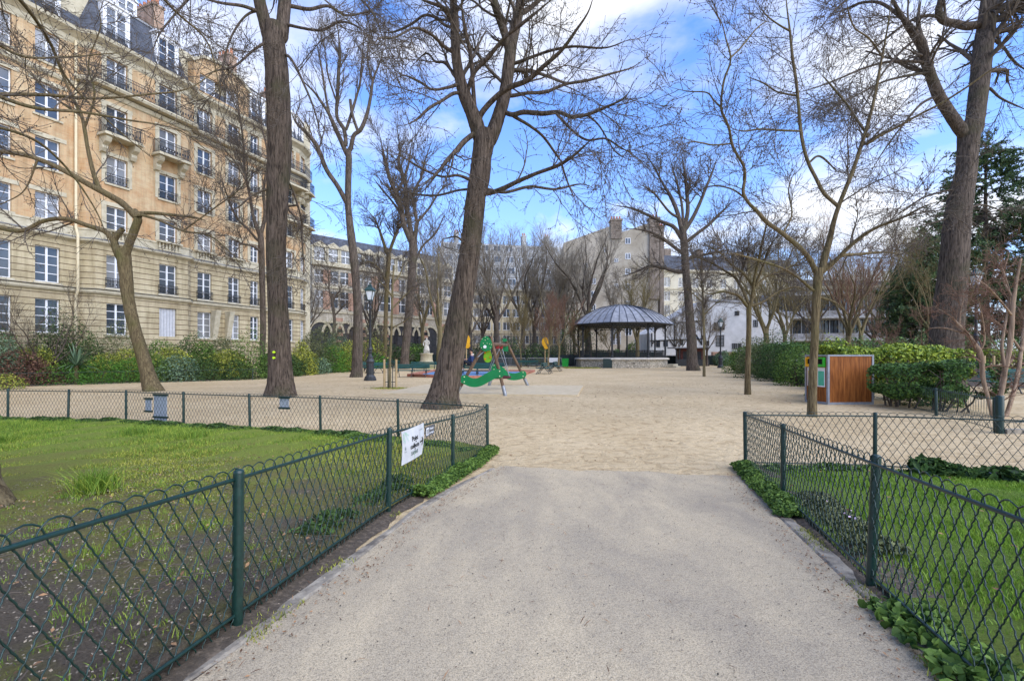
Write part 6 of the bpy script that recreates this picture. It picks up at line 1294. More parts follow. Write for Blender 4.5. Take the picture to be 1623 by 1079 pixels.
mb = MB(); mb.lathe([(RB_+.22, .932), (RB_+.22, 1.06), (RB_+.1, 1.14), (.01, 1.145)], 8); mb.build('coping', mat('pale_coping', (.50, .45, .36), (.68, .62, .52), 2), BS)
for i in range(8):
    a = i*math.pi/4; x, y = (RB_-.25)*math.cos(a), (RB_-.25)*math.sin(a)
    mb = MB(); mb.lathe([(.17, 1.146), (.17, 1.3), (.1, 1.4), (.11, 2.0), (.095, 4.2), (.14, 4.3), (.1, 4.4), (.1, 5.3)], 10, (x, y, 0))
    for s in (-1, 1): # curved brackets to both neighbours
        b = a+s*math.pi/4; nx_, ny_ = (RB_-.25)*math.cos(b)-x, (RB_-.25)*math.sin(b)-y; l = math.hypot(nx_, ny_); nx_ /= l; ny_ /= l
        mb.tube([(x, y, 4.0), (x+nx_*.15, y+ny_*.15, 4.45), (x+nx_*.6, y+ny_*.6, 4.78)], .045, 6)
    o_ = (math.cos(a), math.sin(a)); mb.tube([(x, y, 4.2), (x+o_[0]*.25, y+o_[1]*.25, 4.7), (x+o_[0]*1.0, y+o_[1]*1.0, 5.2)], .05, 6)
    mb.build('post', m_iron, BS)
def oct_pt(i, r_, z): a = i*math.pi/4; return Vector((r_*math.cos(a), r_*math.sin(a), z))
mb = MB(); pan = MB(); ral = MB()
for i in range(8):
    p, q = oct_pt(i, RB_-.25, 0), oct_pt(i+1, RB_-.25, 0)
    for z, s in ((4.82, .1), (5.25, .14)): mb.bar(p+Vector((0, 0, z)), q+Vector((0, 0, z)), s)
    n = 12
    for k in range(n+1):
        c = p.lerp(q, k/n); mb.bar(c+Vector((0, 0, 4.82)), c+Vector((0, 0, 5.25)), .045)
        if k < n: c = p.lerp(q, (k+.5)/n); mb.bar(c+Vector((0, 0, 4.6)), c+Vector((0, 0, 4.82)), .03)
    for z in (1.25, 2.0): ral.bar(p+Vector((0, 0, z)), q+Vector((0, 0, z)), .045)
    for k in range(1, 26): c = p.lerp(q, k/26); ral.bar(c+Vector((0, 0, 1.16)), c+Vector((0, 0, 2.0)), .022)
mb.build('frieze', m_iron, BS); ral.build('railing', m_iron, BS)
RO = 5.8/c8
prof = [(RO, 5.1), (RO-.45, 5.5), (RO-1.4, 6.18), (RO-2.6, 6.8), (RO-3.9, 7.22), (RO-5.1, 7.42), (.7, 7.48)]
mb = MB(); mb.lathe(prof+[(.8, 7.5), (.8, 7.6), (.01, 7.66)], 8); RF = mb.build('roof', m_zinc, BS)
m_wsof = mat('soffit_boards', (.34, .22, .12), (.5, .34, .2), 6, st=(6, 1, 1))
mb = MB(); mb.lathe([(RO-.06, 5.06), (.7, 7.2)], 8); mb.build('soffit', m_wsof, BS)
mb = MB(); mb.lathe([(RO+.04, 5.0), (RO+.1, 5.06), (RO+.04, 5.13), (RO-.05, 5.1), (RO-.05, 5.02)], 8); mb.build('gutter', m_iron, RF)
mb = MB()
for i in range(8):
    for k in range(5):
        f_ = k/5
        pts = [oct_pt(i, r_, z).lerp(oct_pt(i+1, r_, z), f_)+Vector((0, 0, .03)) for r_, z in prof]; mb.tube(pts, .035 if k else .06, 4)
mb.build('standing_seams', m_iron, RF)
mb = MB(); mb.box(0, 0, 0, 1.0, .12, 1.05); o = mb.build('access_hatch', m_greend, BS); o.rotation_euler = (0, 0, R(-22.5)); rv = Matrix.Rotation(-R(22.5), 3, 'Z')@Vector((at_u(963, 52.8)-bx, -5.19, .52)); o.location = rv
mb = MB(); mb.b2(-.9, .9, -1.1, 0, -.05, .2); mb.b2(-.9, .9, -.75, 0, .201, .42); o = mb.build('steps', m_trim, BS); o.rotation_euler = (0, 0, R(-22.5)+R(55)); o.location = Matrix.Rotation(-R(22.5), 3, 'Z')@Vector((5.0, -3.0, 0))
x = bx+rng.uniform(-7.4, -3.5, 5000); y = by-4.8+rng.uniform(-1.4, 1.2, 5000); blades('verge_grass', x, y, .09, .05, m_grassm, 'mossy green verge at the left foot of the bandstand', dz=0)

# ================================================================ LAMPS
def lamp(label, loc):
    L = thing('street_lamp', label, 'street lamp', loc, 0, 'lamp posts in the park')
    mb = MB(); mb.lathe([(.36, -.05), (.36, .1), (.32, .14), (.32, .2), (.25, .28), (.22, .34), (.22, 1.02), (.24, 1.06), (.26, 1.1), (.24, 1.14), (.2, 1.22), (.17, 1.3), (.19, 1.34), (.12, 1.42), (.09, 1.55), (.12, 1.62), (.12, 1.75), (.15, 1.8), (.12, 1.85), (.085, 1.95), (.01, 1.95)], 12); mb.build('base', m_iron, L)
    mb = MB(); mb.lathe([(.085, 1.95), (.075, 2.6), (.06, 4.1), (.1, 4.15), (.1, 4.22), (.06, 4.3), (.075, 4.4), (.12, 4.5), (.08, 4.56), (.14, 4.62), (.01, 4.62)], 12); mb.build('pole', m_iron, L, True)
    g = MB(); g.lathe([(.15, 4.66), (.29, 5.16)], 4, rot=R(45)); 
    lt = MB()
    for k in range(4):
        a = R(45)+k*math.pi/2; lt.bar((.155*math.cos(a), .155*math.sin(a), 4.64), (.3*math.cos(a), .3*math.sin(a), 5.18), .03)
        b = a+math.pi/2; lt.bar((.3*math.cos(a), .3*math.sin(a), 5.18), (.3*math.cos(b), .3*math.sin(b), 5.18), .045); lt.bar((.155*math.cos(a), .155*math.sin(a), 4.65), (.155*math.cos(b), .155*math.sin(b), 4.65), .035)
    lt.lathe([(.36, 5.19), (.37, 5.22), (.22, 5.38), (.15, 5.42), (.15, 5.47), (.17, 5.48), (.06, 5.56), (.03, 5.66), (.001, 5.7)], 4, rot=R(45)); ln = lt.build('lantern', mat('lantern_green', (.02, .05, .045), (.035, .07, .062), 9, rough=.4), L); g.build('glass', m_lampg, ln); return L
m_lampg = mat('frosted_lamp_glass', (.62, .66, .68), (.74, .76, .76), 5, rough=.25)
p = GP(587, 603); L1 = lamp('black lamp post with a pale glass lantern, standing on the sand left of the benches', (p.x, 27.4, 0))
dup(L1, (at_u(1142, 53.5), 53.5, 0), label='small looking far lamp post in front of the white house')
dup(L1, (at_u(1547, 26.5), 26.5, .75), label='lamp post half hidden behind the huge trunk at right')
mb = MB(); v = []; nA = 24
mb.lathe([(7.5, -.05), (5.5, .25), (3.4, .62), (1.5, .8), (.001, .82)], nA, (at_u(1540, 26.5)+1.0, 27.5, 0)); struct(mb.build('planted_mound', m_soil, smooth=True), 'low earth mound under the lamp post behind the huge trunk', 'earth mound')

# ================================================================ BENCHES
m_slat = mat('bench_green', (.012, .06, .055), (.03, .11, .10), 8, st=(.3, 1, 1), rough=.45, spec=.5)
def bench(label, loc, rz, L_=2.3, group='double park benches'):
    B_ = thing('park_bench', label, 'bench', loc, rz, group)
    for s in (-1, 1):
        mb = MB()
        for k in range(4): mb.b2(-L_/2, L_/2, s*(.16+k*.105)-.045, s*(.16+k*.105)+.045, .435+(.012 if k in (0, 3) else 0), .47+(.012 if k in (0, 3) else 0))
        mb.build('seat', m_slat, B_)
        mb = MB()
        for z0_, z1_, y_ in ((.60, .72, .085), (.745, .865, .05)): mb.box(0, s*y_, (z0_+z1_)/2, L_, .028, z1_-z0_, M=Matrix.Rotation(s*-.26, 4, 'X'))
        mb.build('backrest', m_slat, B_)
    for x in (-L_*.4, 0, L_*.4):
        mb = MB()
        for s in (-1, 1): mb.tube([(x, s*.5, .0), (x, s*.4, .2), (x, s*.16, .42), (x, s*.07, .6), (x, s*.03, .88)], [.025, .022, .025, .022, .018], 6); mb.bar((x, s*.5, .43), (x, s*.08, .43), .03); mb.bar((x, s*.45, .0), (x, s*.6, .0), .03)
        mb.build('leg', m_iron, B_)
    return B_
p = GP(652, 598); b0 = bench('long dark green double bench left of the leaning trunk, empty', (p.x, 31.5, 0), R(4))
for u, Y, rz, lab in ((756, 31, -3, 'dark green double bench with the seated person, behind the swing'), (837, 54, 2, 'blue green bench in front of the metal barriers'), (863, 37.5, 78, 'dark bench seen end on beside the pinkish young trees, nearer one'), (880, 43, 78, 'dark bench seen end on beside the pinkish young trees, farther one'),
                      (1597, 18.6, 3, 'dark green bench at the right edge behind the pale bare shrub'), (1625, 20.8, 3, 'second green bench just behind the one at the right edge'), (600, 38.5, 60, 'bench half hidden behind the first lamp post, turned sideways'), (672, 42, 3, 'green bench in front of the statue pedestal'), (574, 41, 70, 'bench seen end on between the forked tree and the lamp post'), (776, 36, -3, 'second green bench behind the one with the seated person'), (625, 52, 2, 'distant green bench between the two background trunks')):
    dup(b0, (at_u(u, Y), Y, 0), R(rz), lab)
b0['label'] = 'long dark green double bench left of the leaning trunk, empty'

# ================================================================ PLAYGROUND
m_rubber = mat('pale_rubber', (.50, .395, .24), (.60, .48, .30), 3, bump=.3, bscale=90)
m_slab = MB(); q = [(-4.9, 17.8), (2.35, 17.0), (3.35, 22.2), (-4.2, 22.8)]; m_slab.prism(q, .0, .06); tag(m_slab.build('rubber_mat', m_rubber), 'pale flat safety mat under the swing', 'play surface', kind='structure')
m_terra = mat('terracotta_edge', (.34, .13, .08), (.44, .19, .12), 4)
q = [(-7.1, 32.6), (-3.2, 29.6), (.2, 30.6), (1.9, 41.5), (-7.0, 41.5)]; mb = MB()
for a, b in zip(q, q[1:]+q[:1]): mb.bar((a[0], a[1], .09), (b[0], b[1], .09), .26, .18)
struct(mb.build('play_area_edge', m_terra), 'low terracotta edging round the blue play area behind the benches', 'edging')
mb = MB(); mb.prism([(-6.8, 32.9), (-3.2, 29.9), (0, 30.9), (1.6, 41.3), (-6.8, 41.3)], .0, .03); struct(mb.build('play_area_floor', mat('blue_rubber', (.08, .17, .30), (.13, .24, .38), 3)), 'blue soft floor of the play area behind the benches', 'play surface')
m_gplay = mat('green_play_panel', (.004, .17, .045), (.008, .22, .06), 2, rough=.35, spec=.4)
m_lime = mat('lime_play_panel', (.22, .55, .02), (.28, .6, .03), 2, rough=.35); m_or = mat('orange_disc', (.8, .25, .02)); m_dotc = mat('cream_disc', (.75, .75, .45)); m_blk0 = mat('dark_rubber_red', (.07, .02, .02)); m_whd = mat('white_disc', (.8, .8, .8)); m_steel = mat('galvanised', (.22, .225, .23), (.34, .345, .35), 6, rough=.4, metal=.5); m_redp = mat('red_plastic', (.30, .03, .03))
sw0 = Vector(((771-U0)/F*17.6, 17.6, 0)); sw1 = Vector(((801-U0)/F*22.0, 22.0, 0))
SW = thing('swing_set', 'wooden A frame swing with wavy green side panels and a spotted fruit shaped end', 'swing', tuple(sw0))
def wp(u, v, Y): return PX(u, v, Y)-sw0
legs = [((723, 624, 17.5), (764, 553, 17.6)), ((801, 627, 17.3), (778, 536, 17.6)), ((775, 612, 22.0), (793, 549, 22.0)), ((837, 612, 22.2), (802, 540, 22.0))]
for (a, b) in legs:
    p0, p1 = wp(*a), wp(*b); mb = MB(); mb.tube([p0.lerp(p1, .15), p1.lerp(p0, -.03)], .062, 12); lg = mb.build('leg', m_wood, SW, True)
    mb = MB(); mb.tube([p0.lerp(p1, -.03), p0.lerp(p1, .17)], .07, 12); mb.build('steel_foot', m_steel, lg, True)
bA, bB = wp(777, 545, 17.6), wp(803, 547, 22.0); mb = MB(); mb.tube([bA, bB], .075, 12); mb.build('crossbeam', m_wood, SW, True)
mb = MB(); mb.tube([wp(757, 566, 17.5), wp(768, 556, 17.6)], .018, 8); mb.build('brace', m_steel, SW, True)
def wavy(pts, Y0, Y1, thick=.05, name='side_panel', wid=.32):
    C = catmull(np.array([(u, v) for u, v in pts], float), 7); n = len(C); P = np.array([wp(C[i, 0], C[i, 1], Y0+(Y1-Y0)*i/(n-1)) for i in range(n)])
    T_ = np.gradient(P, axis=0); T_ /= np.linalg.norm(T_, axis=1, keepdims=True); Nn = np.cross(T_, [0, 1, 0]); Nn /= np.linalg.norm(Nn, axis=1, keepdims=True); w_ = wid/2*np.ones(n)
    e0 = [P[0]+(-T_[0]*math.sin(t)+Nn[0]*math.cos(t))*wid/2 for t in np.linspace(0, math.pi, 9)][1:-1]; e1 = [P[-1]+(T_[-1]*math.sin(t)-Nn[-1]*math.cos(t))*wid/2 for t in np.linspace(0, math.pi, 9)][1:-1]
    loop = [*(P+Nn*w_[:, None])[::-1][::-1]]; top = list(P+Nn*w_[:, None]); bot = list(P-Nn*w_[:, None]); ring = top+[x for x in e1[::-1]][::-1][::-1] if False else top+[P[-1]+(T_[-1]*math.sin(t)+Nn[-1]*math.cos(t))*wid/2 for t in np.linspace(0, math.pi, 9)][1:-1]+bot[::-1]+[P[0]+(-T_[0]*math.sin(t)-Nn[0]*math.cos(t))*wid/2 for t in np.linspace(0, math.pi, 9)][1:-1]
    R_ = np.array(ring); m = len(R_); v = np.concatenate([R_-[0, thick/2, 0], R_+[0, thick/2, 0]]); nt_ = len(top); e = 7
    fl = []
    for off_ in (0, m):
        for i in range(n-1): a, b = i, i+1; c, d_ = nt_+e+(n-1-i-1), nt_+e+(n-1-i); fl.append([off_+a, off_+b, off_+c, off_+d_])
        fl.append([off_+nt_-1]+[off_+nt_+k for k in range(e)]+[off_+nt_+e]); fl.append([off_+nt_+e+n-1]+[off_+nt_+e+n+k for k in range(e)]+[off_])
    for i in range(m): fl.append([i, (i+1) % m, m+(i+1) % m, m+i])
    mb = MB(); mb.addl(v, fl); o = mb.build(name, m_gplay, SW)
    d = MB()
    for k in (0, -1):
        for s in (-.09, .09): d.M = Matrix.Translation(Vector(P[k])+Vector((0, -thick/2-.012, s)))@Matrix.Rotation(R(90), 4, 'X'); d.lathe([(.022, -.012), (.022, .012), (.001, .014)], 8)
    d.M = None; d.build('bolt_cap', m_dotc, o); return o
wavy([(736, 601), (748, 606), (760, 605), (775, 597), (786, 592), (792, 592)], 17.35, 17.35)
wavy([(783, 582), (793, 586), (802, 594), (814, 597), (825, 595), (829, 593)], 21.85, 21.85)
def disc_panel(u, v, Y, rx_, rz_, mt, nm, par=SW, egg=0, thick=.05):
    c = wp(u, v, Y); pts = [(c.x+rx_*math.cos(t)*(1-egg*math.sin(t)), c.z+rz_*math.sin(t)) for t in np.linspace(0, 2*math.pi, 28, endpoint=False)]
    mb = MB(); mb.prism(pts, c.y-thick/2, c.y+thick/2, 'y'); return mb.build(nm, mt, par)
sp_ = disc_panel(770.5, 544.5, 17.48, .225, .28, m_gplay, 'fruit_panel', egg=.22); spk = []
for u, v in ((763, 551), (764, 537), (769, 534), (773, 537), (776, 545), (766, 544), (772, 544), (769, 539), (777, 551), (779, 546)):
    d = MB(); c = wp(u, v, 17.42); d.M = Matrix.Translation(c)@Matrix.Rotation(R(90), 4, 'X'); d.lathe([(.014, -.025), (.014, .014), (.001, .016)], 8); d.M = None; d.build('spot', m_dotc, sp_)
d = MB(); c = wp(768.5, 549.5, 17.41); d.M = Matrix.Translation(c)@Matrix.Rotation(R(90), 4, 'X'); d.lathe([(.06, -.03), (.06, .012), (.001, .013)], 20); d.M = None; wd = d.build('white_badge', m_whd, sp_)
pr = disc_panel(773, 563, 17.75, .15, .27, m_lime, 'pear_panel', egg=.3)
for u, v in ((769, 559), (777, 566), (769, 569), (773, 556)): d = MB(); c = wp(u, v, 17.68); d.M = Matrix.Translation(c)@Matrix.Rotation(R(90), 4, 'X'); d.lathe([(.034, -.03), (.034, .02), (.001, .022)], 10); d.M = None; d.build('orange_spot', m_or, pr)
disc_panel(800, 539, 21.9, .11, .075, m_gplay, 'leaf_cap'); c = wp(801, 552.5, 21.7); mb = MB(); mb.b2(c.x-.13, c.x+.13, c.y-.03, c.y+.03, c.z-.12, c.z+.12); mb.build('hanging_panel', m_gplay, SW)
seatc = (bA+bB)/2+Vector((-.05, 0, -1.36)); mb = MB(); th = np.linspace(0, 2*math.pi, 25); mb.tube([seatc+Vector((.5*math.cos(t), .5*math.sin(t), 0)) for t in th], .05, 8); ns_ = mb.build('nest_seat', m_blk0, SW, True)
mb = MB()
for k in range(-4, 5): r_ = math.sqrt(.25-(k*.11)**2); mb.tube([seatc+Vector((k*.11, -r_, -.02)), seatc+Vector((k*.11, r_, -.02))], .01, 5); mb.tube([seatc+Vector((-r_, k*.11, -.02)), seatc+Vector((r_, k*.11, -.02))], .01, 5)
mb.build('seat_net', m_iron, ns_)
for f_ in (.38, .62):
    hp = bA.lerp(bB, f_)
    for s in (-1, 1): mb = MB(); mb.tube([hp, seatc+Vector((s*.48, (f_-.5)*1.6, 0))], .012, 5); mb.build('chain', m_steel, SW)
    mb = MB(); mb.box(hp.x, hp.y, hp.z-.1, .14, .14, .14); mb.build('hanger', m_redp, SW)
# yellow figures
m_yel = mat('yellow_play_panel', (.62, .30, .01), (.75, .4, .02), 3, rough=.4)
for u, v, Y, s, lab in ((739, 539, 52, .62, 'small yellow play figure on a post, just right of the leaning trunk'), (864, 542, 56, .58, 'round orange yellow play panel on a post behind the small benches')):
    o = thing('play_figure', lab, 'play equipment', (at_u(u, Y), Y, 0), 0); mb = MB(); mb.tube([(0, .1, -.1), (0, .1, EYE-(v-V0)/F*Y)], .06, 8); mb.build('post', m_stk, o, True)
    zc = EYE-(v-V0)/F*Y; mb = MB(); mb.prism([(s*.7*math.cos(t), zc+s*math.sin(t)) for t in np.linspace(0, 2*math.pi, 20, endpoint=False)], -.06, .04, 'y'); mb.prism([(s*.5*math.cos(t)+.2*s, zc-s*.9+s*.55*math.sin(t)) for t in np.linspace(0, 2*math.pi, 16, endpoint=False)], -.11, -.061, 'y'); mb.build('panel', m_yel, o)
# barriers
G6 = 'metal crowd barriers'
def barrier(label, u, Y, L_=2.3, rz=0):
    o = thing('barrier', label, 'barrier', (at_u(u, Y), Y, 0), R(rz), G6); mb = MB(); c = [(-L_/2, 0, .0), (-L_/2, 0, 1.0), (-L_/2+.1, 0, 1.1), (L_/2-.1, 0, 1.1), (L_/2, 0, 1.0), (L_/2, 0, 0)]
    mb.tube(c, .028, 6); mb.tube([(-L_/2, 0, .18), (L_/2, 0, .18)], .022, 6); mb.build('frame', m_steel, o)
    mb = MB()
    for k in range(1, 18): x_ = -L_/2+L_*k/18; mb.tube([(x_, 0, .18), (x_, 0, 1.1)], .011, 5)
    mb.build('bars', m_steel, o); mb = MB()
    for s in (-1, 1): mb.bar((s*(L_/2-.3), -.3, .02), (s*(L_/2-.3), .3, .02), .04)
    mb.build('foot', m_steel, o); return o
for k, (u, lab) in enumerate(((796, 'metal barrier partly behind the swing frame, leftmost'), (819, 'metal barrier second from the left'), (849, 'metal barrier third from the left, left of the young trees'), (877, 'metal barrier with a white notice board'), (925, 'metal barrier nearest the bandstand'))):
    bo = barrier(lab, u, 58.5, 2.25 if k not in (1, 2) else 2.1, (2, -1, 1, 0, 3)[k])
    if k == 3: mb = MB(); mb.b2(-.75, .75, -.06, -.035, .55, 1.12); mb.build('notice_board', m_white, bo)
# green wheelie bin
o = thing('wheeled_bin', 'bright green wheeled bin beside the barriers left of the bandstand', 'bin', (at_u(895.5, 57), 57, 0)); m_bin = mat('bin_green', (.01, .26, .03), (.02, .3, .04), 3, rough=.4)
mb = MB(); mb.addl([(-.34, -.3, .08), (.34, -.3, .08), (.34, .3, .08), (-.34, .3, .08), (-.4, -.37, .95), (.4, -.37, .95), (.4, .37, .95), (-.4, .37, .95)], [[3, 2, 1, 0], [4, 5, 6, 7], [0, 1, 5, 4], [1, 2, 6, 5], [2, 3, 7, 6], [3, 0, 4, 7]]); mb.build('body', m_bin, o)
mb = MB(); mb.b2(-.43, .43, -.42, .4, .951, 1.02); mb.b2(-.38, .38, -.34, .34, 1.021, 1.05); mb.build('lid', m_bin, o)
for s in (-1, 1): mb = MB(); mb.M = T((s*.32, .3, .1))@Matrix.Rotation(R(90), 4, 'Y'); mb.lathe([(.1, -.03), (.1, .03), (.001, .031)], 12); mb.M = None; mb.build('wheel', m_iron, o)
# tall mesh fence behind the playground, black fences beyond the bandstand
def barfence(label, u0, u1, Y, h_, gap, rails, name='iron_fence', solid=None, Y1=None):
    a = Vector((at_u(u0, Y), Y, 0)); b = Vector((at_u(u1, Y1 or Y), Y1 or Y, 0)); L_ = (b-a).length; o = thing(name, label, 'fence', tuple(a), math.atan2(b.y-a.y, b.x-a.x)); mb = MB(); n = int(L_/gap)
    for k in range(n+1): mb.b2(k*L_/n-.012, k*L_/n+.012, -.012, .012, .05, h_)
    mb.build('bars', m_iron, o); mb = MB()
    for z in rails: mb.b2(0, L_, -.02, .02, z-.02, z+.02)
    mb.build('rails', m_iron, o); n = max(2, int(L_/2.5)); mb = MB(); mb.b2(-.045, .045, -.045, .045, 0, h_+.12); po = mb.build('post', m_iron, o)
    for k in range(1, n+1): q = po.copy(); COL.objects.link(q); q.parent = o; q.location = (k*L_/n, 0, 0)
    if solid: mb = MB(); mb.b2(0, L_, .03, .05, .05, solid); mb.build('screen', m_greend, o)
    return o
barfence('tall dark mesh fence behind the playground and the barriers', 685, 935, 61, 4.2, .14, (.2, 1.0, 1.8, 2.6, 3.4, 4.15), solid=1.5)
barfence('dark slatted fence seen through and right of the bandstand', 935, 1050, 70, 2.1, .16, (.3, 1.0, 2.0), solid=1.9)
barfence('low black fence with dark screening right of the bandstand', 1048, 1178, 66, 1.45, .14, (.3, 1.4), solid=1.35)
barfence('black railings between the statue and the school', 560, 700, 66, 2.2, .14, (.3, 2.1))
mb = MB(); mb.b2(at_u(1128, 68), at_u(1185, 68), 67.6, 68.2, 0, 1.9); tag(mb.build('brick_wall', m_redb), 'low reddish brick wall between the white house and the black fence', 'wall')
# kiosk
o = thing('kiosk', 'small dark red kiosk with a flat grey roof behind the bandstand tree', 'kiosk', (at_u(1097, 63), 63, 0)); mb = MB(); mb.b2(-1.5, 1.6, 0, 2, 0, 2.35)
mb.build('cabin', mat('dark_red_panel', (.10, .035, .03), (.15, .055, .045), 3), o); mb = MB(); mb.b2(-2.6, 2.0, -1.0, 2.2, 2.351, 2.5); mb.build('roof', m_zinc, o)
for x_ in (-2.4, -1.95, 1.7): mb = MB(); mb.b2(x_-.05, x_+.05, -.85, -.75, 0, 2.35); mb.build('post', m_iron, o)
mb = MB(); mb.b2(-1.2, 1.2, -.04, -.001, .9, 1.9); mb.build('shutter', m_iron, o); mb = MB(); mb.b2(-2.5, 1.9, -.95, -.9, 0, .9); mb.build('counter_panel', m_iron, o)
# statue
STt = thing('statue', 'pale stone statue of a draped figure on a round mossy pedestal', 'statue', (at_u(676, 51), 51, 0))
m_stat = mat('statue_stone', (.36, .33, .27), (.58, .54, .46), 2.5, bump=.4); m_moss = mat('mossy_stone', (.14, .15, .04), (.36, .31, .17), 1.2, bump=.4)
mb = MB(); mb.lathe([(1.1, -.05), (1.1, .35), (.95, .4), (.85, .6), (.01, .6)], 20); mb.build('plinth', m_moss, STt); mb = MB(); mb.lathe([(.8, .6), (.76, .75), (.66, .85), (.63, 1.45), (.72, 1.55), (.74, 1.66), (.01, 1.67)], 20); mb.build('pedestal', mat('pedestal_stone', (.30, .26, .16), (.46, .40, .27), 1.5, bump=.3), STt, True)
def skin(name, verts, edges, radii, mt, parent, sub=2, loc=(0, 0, 0), rootv=0):
    me = bpy.data.meshes.new(name); me.from_pydata(verts, edges, []); o = bpy.data.objects.new(name, me); COL.objects.link(o); md = o.modifiers.new('skin', 'SKIN'); 
    if not me.skin_vertices: me.attributes.new if False else None
    sv = me.skin_vertices[0].data if me.skin_vertices else None
    if sv is None:
        bpy.context.view_layer.objects.active = o; sv = o.data.skin_vertices[0].data
    for i, r_ in enumerate(radii): sv[i].radius = (r_, r_) if not isinstance(r_, tuple) else r_
    sv[rootv].use_root = True; o.modifiers.new('sub', 'SUBSURF').levels = sub; o.modifiers['sub'].render_levels = sub
    dg = bpy.context.evaluated_depsgraph_get(); ev = o.evaluated_get(dg); m2 = bpy.data.meshes.new_from_object(ev); bpy.data.objects.remove(o); m2.materials.clear(); m2.materials.append(mt)
    for p_ in m2.polygons: p_.use_smooth = True
    q = bpy.data.objects.new(name, m2); COL.objects.link(q); q.parent = parent; q.location = loc; return q
z0 = 1.67
skin('figure', [(0, 0, z0+.1), (0, 0, z0+.55), (.0, 0, z0+.95), (.02, 0, z0+1.25), (.02, 0, z0+1.42), (.02, 0, z0+1.52), (.03, -.02, z0+1.68), (.25, -.02, z0+1.3), (.33, -.1, z0+1.0), (.15, -.25, z0+.95), (-.22, 0, z0+1.3), (-.33, -.05, z0+1.02), (-.28, -.2, z0+.78), (-.15, -.12, z0+.1), (.2, -.1, z0+.08)],
     [(0, 1), (1, 2), (2, 3), (3, 4), (4, 5), (5, 6), (3, 7), (7, 8), (8, 9), (3, 10), (10, 11), (11, 12), (1, 13), (1, 14)], [(.34, .28), (.27, .23), (.19, .15), (.2, .14), (.1, .09), (.06, .06), (.12, .13), (.075, .075), (.06, .06), (.04, .04), (.075, .075), (.06, .06), (.045, .045), (.16, .16), (.16, .16)], m_stat, STt)
mb = MB()
for a in np.linspace(0, 6.28, 15): mb.tube([(.30*math.cos(a)+.01, .26*math.sin(a), z0), (.25*math.cos(a+.1), .22*math.sin(a+.1), z0+.45), (.17*math.cos(a+.3), .14*math.sin(a+.3), z0+.95)], [.05, .04, .02], 5)
mb.build('robe_folds', m_stat, STt, True)
# ================================================================ PERSON on the bench back
PY = 31.0; hx = at_u(745.5, PY); PE = thing('person', 'person with black hair in a navy hooded jacket, perched on a bench behind the swing', 'person', (hx, PY, 0))
m_jean = mat('dark_trousers', (.012, .014, .02), (.025, .028, .038), 12, rough=.9); m_navy = mat('navy_jacket', (.014, .028, .085), (.03, .055, .15), 8, rough=.8, bump=.4, bscale=14); m_skin = mat('skin', (.50, .27, .18), (.58, .33, .23), 6, rough=.55); m_hair = mat('black_hair', (.008, .007, .007), (.02, .018, .016), 40, rough=.5); m_hood = mat('pale_hood_lining', (.45, .40, .34), (.62, .57, .5), 9, bump=.5); m_shoe = mat('pale_trainers', (.45, .45, .45), (.6, .6, .6), 5)
pel = (-.02, 0, .93); ch = (.10, 0, 1.30); nk = (.10, 0, 1.50)
V_ = [pel, (.03, 0, 1.12), ch, (.10, 0, 1.43), (.09, 0, 1.53), (.06, 0, 1.66), (.05, 0, 1.76),
      (-.03, -.1, .93), (-.46, -.12, 1.10), (-.47, -.13, .60), (-.60, -.13, .53), (-.03, .1, .93), (-.42, .15, 1.12), (-.42, .15, .62), (-.54, .15, .53),
      (.11, -.19, 1.42), (.12, -.27, 1.16), (.14, -.22, .96), (.16, -.2, .885), (.09, .19, 1.42), (-.05, .27, 1.18), (-.24, .18, 1.2), (-.32, .13, 1.2)]
E_ = [(0, 1), (1, 2), (2, 3), (3, 4), (4, 5), (5, 6), (0, 7), (7, 8), (8, 9), (9, 10), (0, 11), (11, 12), (12, 13), (13, 14), (3, 15), (15, 16), (16, 17), (17, 18), (3, 19), (19, 20), (20, 21), (21, 22)]
R_ = [(.14, .15), (.125, .15), (.135, .17), (.1, .13), (.05, .05), (.085, .08), (.075, .075), (.09, .09), (.062, .062), (.045, .045), (.04, .04), (.09, .09), (.062, .062), (.045, .045), (.04, .04), (.062, .062), (.045, .045), (.036, .036), (.032, .032), (.062, .062), (.045, .045), (.036, .036), (.032, .032)]
skin('body', V_, E_, R_, m_skin, PE)
V2 = [pel, (.03, 0, 1.12), ch, (.10, 0, 1.43), (.11, -.19, 1.42), (.12, -.27, 1.16), (.14, -.225, .99), (.09, .19, 1.42), (-.05, .27, 1.18), (-.22, .185, 1.2)]
skin('jacket', V2, [(0, 1), (1, 2), (2, 3), (3, 4), (4, 5), (5, 6), (3, 7), (7, 8), (8, 9)], [(.165, .18), (.155, .175), (.165, .195), (.12, .14), (.085, .085), (.068, .068), (.052, .052), (.085, .085), (.068, .068), (.052, .052)], m_navy, PE)
skin('trousers', [(-.01, 0, .9), (-.04, -.1, .93), (-.46, -.12, 1.10), (-.47, -.13, .62), (-.04, .1, .93), (-.42, .15, 1.12), (-.42, .15, .64)], [(0, 1), (1, 2), (2, 3), (0, 4), (4, 5), (5, 6)], [(.15, .15), (.11, .11), (.08, .08), (.062, .062), (.11, .11), (.08, .08), (.062, .062)], m_jean, PE)
for s, x_, y_ in ((-1, -.52, -.13), (1, -.47, .15)): skin('shoe', [(x_+.08, y_, .52), (x_-.04, y_, .5), (x_-.16, y_, .49)], [(0, 1), (1, 2)], [(.045, .045), (.042, .04), (.035, .03)], m_shoe, PE, 1)
skin('hood', [(.17, -.1, 1.50), (.2, 0, 1.53), (.17, .1, 1.50), (.06, .13, 1.48), (.06, -.13, 1.48)], [(0, 1), (1, 2), (2, 3), (0, 4)], [.055, .07, .055, .04, .04], m_hood, PE, rootv=1)
